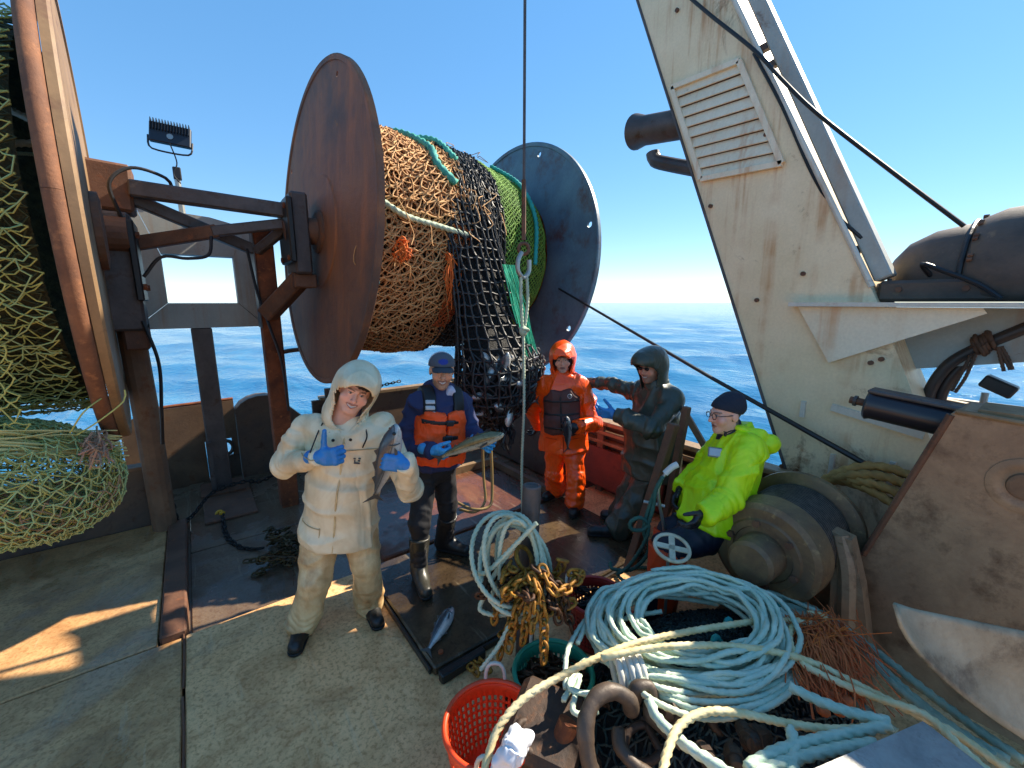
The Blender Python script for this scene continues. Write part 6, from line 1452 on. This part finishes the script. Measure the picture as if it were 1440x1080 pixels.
# ================= man in cap and orange life vest
def navy_man():
    J = J_(neck=B(619, 556, 3.0), pelvis=B(610, 655, 3.02), shL=B(583, 572, 2.95), shR=B(648, 568, 3.10), elL=B(570, 630, 2.92), wrL=B(606, 634, 2.74), elR=B(664, 612, 3.02), wrR=B(676, 617, 2.86),
           hipL=B(597, 664, 2.98), hipR=B(622, 662, 3.08), knL=B(590, 738, 2.86), knR=B(630, 712, 3.12), anL=B(590, 798, 2.84), anR=B(629, 757, 3.24), toeL=B(599, 833, 2.66), toeR=B(655, 771, 3.18))
    gz = .068
    r = thing('person', 'person in blue cap and orange life vest holding an olive green fish', 'person', (J['anL'] + J['anR']) / 2 * V(1, 1, 0) + V(0, 0, gz))
    hc = B(621, 522, 2.95); HR = head_frame(-22, 6, 3)
    body_mesh(r, J, hc, HR, 'dca888', '3e2e24', smile=1.0, stubble=.35, beard='4a382c', hs=1.0)
    T = Torso(J)
    def coat(P):
        d = T.sdf(P, .022, .01, .02, .05)
        for s in 'LR': d = smin(d, arm_sdf(P, J, s, .016), .016)
        Q = T.loc(P); return smin(d, rc(Q, (0, .01, T.L * .95), (0, -.005, T.L * 1.10), .075, .066), .04)
    lo, hi = bbox(J, ['neck', 'pelvis', 'shL', 'shR', 'elL', 'elR', 'wrL', 'wrR'], .24); c = garment('hoodie', coat, lo, hi, .0105, K_navy, r, .012, 9, 11, folds=limb_folds(J))
    def hd(P): Q = T.loc(P); return smax(smin(ell(Q, (0, .085, T.L * 1.0), (.13, .07, .10)), rc(Q, (-.07, .03, T.L * 1.06), (.07, .03, T.L * 1.06), .05, .05), .04), -rc(Q, (0, -.02, T.L), (0, -.02, T.L * 1.3), .06, .07), .01)
    garment('hood', hd, T.w(0, 0, T.L) - .24, T.w(0, 0, T.L) + .24, .009, K_navy, r, .006, 10, 12)
    def sc(P): Q = T.loc(P); return rc(Q, (-.01, -.045, T.L * .98), (.045, -.055, T.L * 1.08), .03, .038)
    garment('neck_gaiter', sc, T.w(0, 0, T.L) - .2, T.w(0, 0, T.L) + .2, .007, cloth('gaiter_white', 'c6c4d6', '8fa4c8', .7, .6, .6), r, .006, 16, 13)
    def tr(P):
        d = T.sdf(P, .004, 0, None, shoulder=False); d = np.maximum(d, T.loc(P)[:, 2] - .06)
        for s in 'LR': d = smin(d, leg_sdf(P, J, s, .004, -.006), .03)
        return d
    lo, hi = bbox(J, ['pelvis', 'hipL', 'hipR', 'knL', 'knR', 'anL', 'anR'], .15); garment('trousers', tr, lo, hi, .0105, K_black, r, .008, 9, 14, folds=limb_folds(J, True))
    for s in 'LR': boot(r, J, s, K_booto if s == 'L' else K_boot, mid(J['an' + s], J['kn' + s], .72), .060, gz, rt=.076)
    vb = lambda P, b: T.sdf(P, .022 + b, .012, .02, .05)
    def vest(P):
        Q = T.loc(P); d = vb(P, .045); d = smax(d, Q[:, 2] - .86 * T.L, .02); d = smax(d, .16 * T.L - Q[:, 2], .02); d = smax(d, np.abs(Q[:, 0]) - .185, .02)
        for s in (-1, 1): d = smax(d, -rc(Q, (s * .24, -.3, .86 * T.L), (s * .24, .3, .86 * T.L), .095, .095), .02)
        d = smax(d, -rc(Q, (.0, -.35, .97 * T.L), (.0, .0, 1.0 * T.L), .085, .075), .02)
        return smax(d, -np.maximum(np.abs(Q[:, 0] - .012) - .006, Q[:, 1] + .08), .006)
    lo, hi = T.w(0, 0, T.L * .5) - .45, T.w(0, 0, T.L * .5) + .45; v = garment('life_vest', vest, lo, hi, .010, K_vest, r, .007, 15, 15)
    def yoke(P):
        Q = T.loc(P); d = vb(P, .030); d = np.maximum(d, .74 * T.L - Q[:, 2]); a = np.minimum(np.abs(Q[:, 0] + .105), np.abs(Q[:, 0] - .105)) - .042; return smax(d, a, .01)
    garment('shoulder_strap', yoke, lo, hi + .1, .009, K_strap, v)
    for k in range(3):
        def rf(P, k=k):
            Q = T.loc(P); d = vb(P, .036); return np.maximum(np.maximum(d, np.abs(Q[:, 0] + .105) - .033), np.maximum(np.abs(Q[:, 2] - (.80 + .075 * k) * T.L + .25 * (Q[:, 1] + .06)) - .016, Q[:, 1] - .02))
        garment('reflective_patch', rf, lo, hi + .1, .007, K_refl, v)
    for k, (z0, x0) in enumerate(((.74, -.16), (.54, -.02), (.33, -.02))):
        def bl(P, z0=z0, x0=x0): Q = T.loc(P); return np.maximum(np.maximum(vb(P, .052), np.abs(Q[:, 2] - z0 * T.L) - .016), np.maximum(np.maximum(x0 - Q[:, 0], Q[:, 0] - .10), Q[:, 1]))
        garment('belt', bl, lo, hi, .007, K_strap, v)
        p = T.w(.025, -.205, z0 * T.L); MB().box(p, (.055, .022, .042), T.R.astype(float), .008).build('buckle', plain('buckle', '2a2a2c', .35), v)
    # trucker cap
    Rm = HR.astype(np.float32)
    def cap(P): Q = (P - hc.astype(np.float32)) @ Rm; d = ell(Q, (0, .008, .046), (.093, .112, .092)); return np.maximum(d, .038 - Q[:, 2] - .16 * Q[:, 1])
    Vv, F = surf(cap, hc - .16, hc + .18, .005); Q = (Vv - hc) @ HR; o = mesh_obj('cap', Vv, F, vcol('cap_cloth', .8, 0, .3, 300), r, True)
    C_ = np.where((Q[:, 1] < -.005)[:, None], np.array(lin('50555e')[:3]), np.array(lin('d0d0d2')[:3])); lg = ((Q[:, 0] / .034) ** 2 + ((Q[:, 2] - .088) / .018) ** 2 < 1) & (Q[:, 1] < -.03); C_[lg] = np.array(lin('22368c')[:3]); setcol(o, C_)
    def brim(P): Q = (P - hc.astype(np.float32)) @ Rm; zc = .052 + .22 * (Q[:, 1] + .09) - 5.0 * Q[:, 0] ** 2; return np.maximum(np.maximum(np.sqrt((Q[:, 0] / .074) ** 2 + ((Q[:, 1] + .085) / .088) ** 2) * .074 - .074, np.abs(Q[:, 2] - zc) - .004), Q[:, 1] + .06)
    garment('brim', brim, hc - .2, hc + .17, .0045, cloth('brim_grey', '3a3e46', '32363c', .8, .1, .2), o)
    hand(r, 'glove', J['wrL'], _rt * .9 - _up * .2 - _fw * .15, _up + _rt * .1 - _fw * .4, K_gloveL, (60, 66, 70, 70), (.8, .55, -.35), 10, False, 1.1)
    hand(r, 'glove', J['wrR'] - _up * .02, _rt * .6 - _up * .15 - _fw * .4, _up * .8 + _fw * .4, K_gloveL, (45, 50, 52, 50), (.85, .4, -.2), 8, True, 1.05)
    fish('held_fish', 'olive green cod held level in the life vest man\'s light blue gloves', B(708, 607, 2.70), B(613, 643, 2.72), _up - _fw * .3, .050, -.1, FM_cod)
navy_man()

# ================= man in orange oilskins
def orange_man():
    J = J_(neck=B(790, 533, 4.08), pelvis=B(793, 619, 4.10), shL=B(762, 546, 4.12), shR=B(820, 546, 4.04), elL=B(752, 575, 4.30), wrL=B(757, 600, 4.42), elR=B(834, 594, 3.98), wrR=B(812, 600, 3.80),
           hipL=B(781, 626, 4.14), hipR=B(806, 626, 4.06), knL=B(779, 664, 4.14), knR=B(809, 672, 3.96), anL=B(781, 693, 4.24), anR=B(808, 712, 3.92), toeL=B(768, 708, 4.16), toeR=B(806, 734, 3.80))
    gz = .068
    for k in ('anL', 'anR'): J[k][2] = gz + .10
    r = thing('person', 'person in bright orange hooded oilskins and maroon vest beside the codend', 'person', (J['anL'] + J['anR']) / 2 * V(1, 1, 0) + V(0, 0, gz))
    hc = B(791, 505, 4.03); HR = head_frame(-44, 10, -2)
    body_mesh(r, J, hc, HR, 'dcae98', '7a706a', stubble=.35, beard='8c8078', hs=1.0)
    T = Torso(J)
    def coat(P):
        d = T.sdf(P, .032, .012, -.085, .10)
        for s in 'LR': d = smin(d, arm_sdf(P, J, s, .026), .016)
        Q = T.loc(P); return smin(d, rc(Q, (0, .0, T.L * .95), (0, -.01, T.L * 1.05), .08, .075), .05)
    lo, hi = bbox(J, ['neck', 'pelvis', 'shL', 'shR', 'elL', 'elR', 'wrL', 'wrR'], .25); c = garment('jacket', coat, lo, hi, .0105, K_or, r, .014, 6, 21, folds=limb_folds(J))
    def tr(P):
        d = T.sdf(P, .004, .0, None, shoulder=False); d = np.maximum(d, T.loc(P)[:, 2] - .06)
        for s in 'LR': d = smin(d, leg_sdf(P, J, s, .02, .025), .025)
        return d
    lo, hi = bbox(J, ['pelvis', 'hipL', 'hipR', 'knL', 'knR', 'anL', 'anR'], .16); garment('trousers', tr, lo, hi, .0105, K_or, r, .013, 7, 22, folds=limb_folds(J, True))
    for s in 'LR': boot(r, J, s, K_boot, J['an' + s] + V(0, 0, .05), .055, gz, rt=.058)
    hood_up(r, hc, HR, K_or, J, .045, .009, 23, 1.08, (.090, .128))
    Rm = HR.astype(np.float32)
    def inner(P): Q = (P - hc.astype(np.float32)) @ Rm; d = np.abs(ell(Q, (0, .012, .012), (.094, .108, .118))) - .005; d = smax(d, -ell(Q, (0, -.14, -.012), (.070, .10, .096)), .01); return np.maximum(d, -.17 - Q[:, 2])
    garment('inner_hood', inner, hc - .19, hc + .17, .006, cloth('inner_hood_dark', '1c1a22', '26222a', .85, .3, .3), r)
    def cp(P): Q = (P - hc.astype(np.float32)) @ Rm; return np.maximum(np.sqrt((Q[:, 0] / .066) ** 2 + ((Q[:, 1] + .075) / .055) ** 2) * .06 - .06, np.abs(Q[:, 2] - .062 + 5 * Q[:, 0] ** 2 - .2 * (Q[:, 1] + .075)) - .004)
    garment('cap_brim', cp, hc - .15, hc + .15, .0045, plain('cap_tan', '8c7c6c', .7), r)
    vb = lambda P, b: T.sdf(P, .032 + b, .014, -.085, .10)
    def vest(P):
        Q = T.loc(P); d = vb(P, .04); d = smax(d, Q[:, 2] - .90 * T.L, .03); zl = .20 * T.L - .06 * np.abs(np.abs(Q[:, 0]) - .085) / .085; d = smax(d, .19 * T.L + .35 * (np.abs(np.abs(Q[:, 0]) - .09)) ** 1.0 * .6 - Q[:, 2], .02); d = smax(d, np.abs(Q[:, 0]) - .175, .02); d = np.maximum(d, Q[:, 1] - .04)
        for s in (-1, 1): d = smax(d, -rc(Q, (s * .21, -.3, .93 * T.L), (s * .21, .3, .93 * T.L), .11, .11), .02)
        return smax(d, -rc(Q, (.0, -.35, 1.0 * T.L), (.0, .0, 1.0 * T.L), .085, .075), .02)
    lo, hi = T.w(0, 0, T.L * .5) - .46, T.w(0, 0, T.L * .5) + .46; v = garment('float_vest', vest, lo, hi, .010, K_maroon, r, .004, 10, 24)
    for z0 in (.72, .52, .32):
        def bl(P, z0=z0): Q = T.loc(P); return np.maximum(np.maximum(vb(P, .047), np.abs(Q[:, 2] - z0 * T.L) - .012), np.maximum(np.abs(Q[:, 0]) - .17, Q[:, 1]))
        garment('belt', bl, lo, hi, .008, K_strap, v)
    def zp(P): Q = T.loc(P); return np.maximum(np.maximum(vb(P, .047), np.abs(Q[:, 0]) - .010), np.maximum(np.maximum(Q[:, 2] - .80 * T.L, .28 * T.L - Q[:, 2]), Q[:, 1]))
    garment('zip_band', zp, lo, hi, .008, K_strap, v)
    def front(fn, x, z):
        p = T.w(x, -.5, z * T.L); d = T.R[:, 1].astype(float)
        for _ in range(40):
            s_ = fn(p[None].astype(np.float32))[0]; p = p + d * s_ * .8
            if abs(s_) < .0008: break
        return p
    p = front(lambda P: vb(P, .042), .085, .80); nn = -T.R[:, 1].astype(float)
    MB().torus(p + nn * .004, nn, .019, .0035, 20, 6).build('badge_ring', K_refl, v); MB().lathe(p, nn, [(-.004, .017), (.003, .017), (.003, .002)], 16).build('badge', K_strap, v)
    for dx in (-.006, .006): MB().box(p + nn * .005 + T.R[:, 0].astype(float) * dx, (.004, .003, .014), T.R.astype(float)).build('badge_mark', K_refl, v)
    MB().tube([front(coat, .01, z) for z in np.linspace(.16, -.10, 7)], .005, 5).build('zip_flap', cloth('oilskin_orange_dark', 'c83808', 'a82c08', .5, .3, .3), c)
    for s in (-1, 1): MB().tube([front(coat, s * x, .12) for x in np.linspace(.05, .16, 6)], .004, 5).build('pocket_seam', cloth('oilskin_orange_dark', 'c83808', 'a82c08', .5, .3, .3), c)
    hand(r, 'glove', J['wrR'], -_rt * .75 - _up * .35 - _fw * .2, _up * .6 - _rt * .5 - _fw * .2, K_gloveK, (60, 64, 66, 66), (.8, .5, -.4), 10, True, 1.12)
    hand(r, 'glove', J['wrL'], -_up * .7 - _rt * .4 + _fw * .3, _fw, K_gloveK, (30, 30, 30, 30), (.8, .5, -.3), 10, False, 1.05)
    fish('held_fish', 'thin dark fish hanging from the orange suited man\'s black glove', B(797, 586, 3.72), B(799, 634, 3.78), -_rt * .9 - _fw * .4, .042, .03, FM_dark)
orange_man()

# ================= man in black oilskins
def dark_man():
    J = J_(neck=B(926, 548, 3.55), pelvis=B(916, 640, 3.56), shL=B(899, 553, 3.72), shR=B(946, 568, 3.38), elL=B(860, 540, 3.92), wrL=B(826, 538, 4.08), elR=B(918, 603, 3.22), wrR=B(866, 583, 3.38),
           hipL=B(905, 650, 3.62), hipR=B(923, 652, 3.48), knL=B(884, 698, 3.66), knR=B(894, 704, 3.46), anL=B(872, 735, 3.72), anR=B(870, 742, 3.46), toeL=B(850, 742, 3.78), toeR=B(833, 748, 3.48))
    gz = .068
    for k in ('anL', 'anR'): J[k][2] = gz + .10
    r = thing('person', 'person in wet black hooded oilskins reaching out to the orange suited man', 'person', (J['anL'] + J['anR']) / 2 * V(1, 1, 0) + V(0, 0, gz))
    hc = B(915, 517, 3.50); HR = head_frame(-88, 8, 0)
    b = body_mesh(r, J, hc, HR, 'd49c84', '3a2e26', smile=.6, stubble=.6, beard='5a4638', hs=1.0)
    Rm = HR.astype(np.float32)
    gl = MB(); 
    for s in (-1, 1): gl.sphere(hc + HR @ V(s * .031, -.101, .014), (.022, .008, .015), 12, 8, HR)
    gl.beam(hc + HR @ V(-.03, -.103, .02), hc + HR @ V(.03, -.103, .02), .006, .006); gl.build('sunglasses', plain('lens_dark', '0c0c0e', .15), r, True)
    T = Torso(J)
    def coat(P):
        d = T.sdf(P, .040, .040, -.16, .08)
        for s in 'LR': d = smin(d, arm_sdf(P, J, s, .026 if s == 'R' else .014), .016)
        Q = T.loc(P); return smin(d, rc(Q, (0, .0, T.L * .95), (0, -.02, T.L * 1.04), .085, .08), .05)
    lo, hi = bbox(J, ['neck', 'pelvis', 'shL', 'shR', 'elL', 'elR', 'wrL', 'wrR'], .27); garment('coat', coat, lo, hi, .0105, K_dark, r, .014, 6, 31, folds=limb_folds(J))
    def tr(P):
        d = T.sdf(P, .012, .02, None, shoulder=False); d = np.maximum(d, T.loc(P)[:, 2] - .06)
        for s in 'LR': d = smin(d, leg_sdf(P, J, s, .03, .03), .04)
        return d
    lo, hi = bbox(J, ['pelvis', 'hipL', 'hipR', 'knL', 'knR', 'anL', 'anR'], .18); garment('trousers', tr, lo, hi, .0115, K_dark, r, .014, 8, 32)
    for s in 'LR': boot(r, J, s, K_boot, J['an' + s] + V(0, 0, .05), .058, gz, rt=.062)
    hood_up(r, hc, HR, K_dark, J, .05, .003, 33, 1.10, (.082, .115))
    def col_(P): Q = T.loc(P); return smax(rc(Q, (0, -.02, T.L * .96), (0, -.03, T.L * 1.10), .10, .10), -rc(Q, (0, -.03, T.L), (0, -.03, T.L * 1.3), .08, .085), .01)
    garment('collar', col_, T.w(0, 0, T.L) - .24, T.w(0, 0, T.L) + .24, .009, K_dark, r, .006, 12, 34)
    hand(r, 'glove', J['wrR'] - _rt * .01, -_rt * .9 + _up * .1 + _fw * .1, _up * .5 - _fw * .2, K_glove, (30, 34, 36, 38), (.6, .7, -.3), 10, True, 1.12)
    hand(r, 'glove', J['wrL'], -_rt * .8 - _up * .3, _up, K_glove, (30, 34, 36, 38), (.6, .7, -.3), 10, False, 1.1)
dark_man()

# ================= man in yellow jacket leaning on the winch
def yellow_man():
    J = J_(neck=B(1043, 612, 2.70), pelvis=B(995, 742, 2.62), shL=B(1008, 632, 2.86), shR=B(1046, 640, 2.50), elL=B(984, 668, 2.90), wrL=B(958, 688, 2.80), elR=B(1028, 702, 2.40), wrR=B(990, 722, 2.34),
           hipL=B(978, 742, 2.72), hipR=B(990, 752, 2.55), knL=B(945, 748, 2.72), knR=B(940, 768, 2.50), anL=B(925, 800, 2.62), anR=B(918, 815, 2.45), toeL=B(900, 812, 2.70), toeR=B(890, 830, 2.5))
    for k in ('anL', 'anR'): J[k][2] = .10
    r = thing('person', 'person in fluorescent yellow jacket glasses and dark beanie leaning on the winch', 'person', (J['anL'] + J['anR']) / 2 * V(1, 1, 0))
    hc = B(1021, 583, 2.68); HR = head_frame(-118, 6, 0)
    body_mesh(r, J, hc, HR, 'e4b09a', '6a5a50', stubble=.12, beard='8a7a70', hs=1.0)
    T = Torso(J); Rm = HR.astype(np.float32)
    def coat(P):
        d = T.sdf(P, .038, .02, .02, .04)
        for s in 'LR': d = smin(d, arm_sdf(P, J, s, .030), .016)
        Q = T.loc(P); return smin(d, rc(Q, (0, .02, T.L * .95), (0, .0, T.L * 1.02), .085, .078), .05)
    lo, hi = bbox(J, ['neck', 'pelvis', 'shL', 'shR', 'elL', 'elR', 'wrL', 'wrR'], .25); c = garment('jacket', coat, lo, hi, .0100, K_yel, r, .016, 6, 41, folds=limb_folds(J))
    def hd(P):
        Q = T.loc(P); d = smin(ell(Q, (0, .12, T.L * 1.0), (.15, .085, .075)), rc(Q, (-.10, .03, T.L * 1.03), (.10, .03, T.L * 1.03), .045, .045), .05); d = smin(d, rc(Q, (-.09, -.06, T.L * 1.04), (-.10, .05, T.L * 1.06), .03, .04), .03); d = smin(d, rc(Q, (.09, -.06, T.L * 1.04), (.10, .05, T.L * 1.06), .03, .04), .03)
        return smax(d, -ell(Q, (0, .05, T.L * 1.13), (.10, .11, .09)), .02)
    garment('folded_hood', hd, T.w(0, 0, T.L) - .30, T.w(0, 0, T.L) + .30, .009, K_yel, r, .010, 9, 42)
    def colr(P): Q = T.loc(P); return smax(ell(Q, (0, -.085, T.L * .96), (.09, .055, .13)), -rc(Q, (0, .0, T.L), (0, .01, T.L * 1.3), .055, .06), .01)
    garment('dark_collar', colr, T.w(0, 0, T.L) - .26, T.w(0, 0, T.L) + .24, .009, K_ndark, r, .006, 12, 43)
    def tr(P):
        d = T.sdf(P, .015, .02, None, shoulder=False); d = np.maximum(d, T.loc(P)[:, 2] - .10)
        for s in 'LR': d = smin(d, leg_sdf(P, J, s, .025, .02), .04)
        return d
    lo, hi = bbox(J, ['pelvis', 'hipL', 'hipR', 'knL', 'knR', 'anL', 'anR'], .18); garment('trousers', tr, lo, hi, .0115, K_ndark, r, .014, 8, 44)
    ok = plain('boot_orange', 'd8481c', .45, 0, .15)
    for s in 'LR': boot(r, J, s, ok, mid(J['an' + s], J['kn' + s], .98), .090, 0, rt=.122)
    def be(P): Q = (P - hc.astype(np.float32)) @ Rm; d = smin(ell(Q, (0, .018, .050), (.092, .110, .082)), ell(Q, (0, .055, .10), (.055, .055, .040)), .05); return np.maximum(d, .030 - Q[:, 2] - .35 * (Q[:, 1]) - .0)
    garment('beanie', be, hc - .17, hc + .21, .006, K_rib, r, .003, 14, 45)
    g_ = MB()
    for s in (-1, 1): g_.torus(hc + HR @ V(s * .032, -.105, .010), HR @ V(0, 1, 0), .020, .0022, 18, 5); g_.tube([hc + HR @ V(s * .052, -.103, .014), hc + HR @ V(s * .076, -.05, .015), hc + HR @ V(s * .080, .01, .014)], .0026, 5)
    g_.tube([hc + HR @ V(-.012, -.108, .014), hc + HR @ V(.012, -.108, .014)], .0024, 5); g_.build('glasses', K_strap, r)
    p = mid(J['shR'], J['elR'], .30); 
    def patch(P):
        d = np.abs(coat(P)) - .004; Q = (P - (mid(J['shL'], J['shR'], .55) + T.R[:, 1] * -.14 + T.R[:, 2] * -.05).astype(np.float32)); return d
    # grey name patch on the chest side
    c0 = _C; dr_ = nrm(ray(1011, 637)); L0 = Vector(tuple(c0 - _wl[c.name])); hit, hp_, hn_, _i = c.ray_cast(L0, Vector(tuple(dr_)))
    q = np.array(hp_) + _wl[c.name]; n_ = nrm(np.array(hn_) * .5 + nrm(-_fw * .9 + _up * .3)) if hit else nrm(-_fw)
    d_, a_, u_ = frame(n_); Rp = np.stack([a_, d_, u_], 1); MB().box(q + n_ * .007, (.115, .010, .052), Rp, .004).build('name_patch', K_refl, c); MB().box(q + n_ * .003, (.127, .010, .064), Rp, .004).build('patch_border', plain('patch_grey', '6a707c', .6), c)
    q2 = T.w(.03, -.13, T.L * .99); MB().tube(crom([B(1018, 607, 2.52), B(1022, 608, 2.5), B(1028, 606, 2.5), B(1035, 605, 2.52)], .005), .004, 5).build('drawcord', K_strap, c); MB().box(B(1020, 611, 2.5), (.016, .016, .024), None, .004).build('cord_lock', K_strap, c)
    hand(r, 'glove', J['wrR'], nrm(J['wrR'] - J['elR']) * .7 - _up * .4, _up - _fw * .3, K_gloveK, (30, 34, 36, 38), (.6, .7, -.3), 10, True, 1.05)
    hand(r, 'glove', J['wrL'], nrm(J['wrL'] - J['elL']) * .7 - _up * .4, _up - _fw * .3, K_gloveK, (30, 34, 36, 38), (.6, .7, -.3), 10, False, 1.05)
yellow_man()
# fish lying on the platform
fish('deck_fish', 'slim silver grey fish lying on the black platform edge', Zp(636, 853, .105), Zp(600, 917, .095), V(-.75, .45, .35), .044, .03, FM_silver)
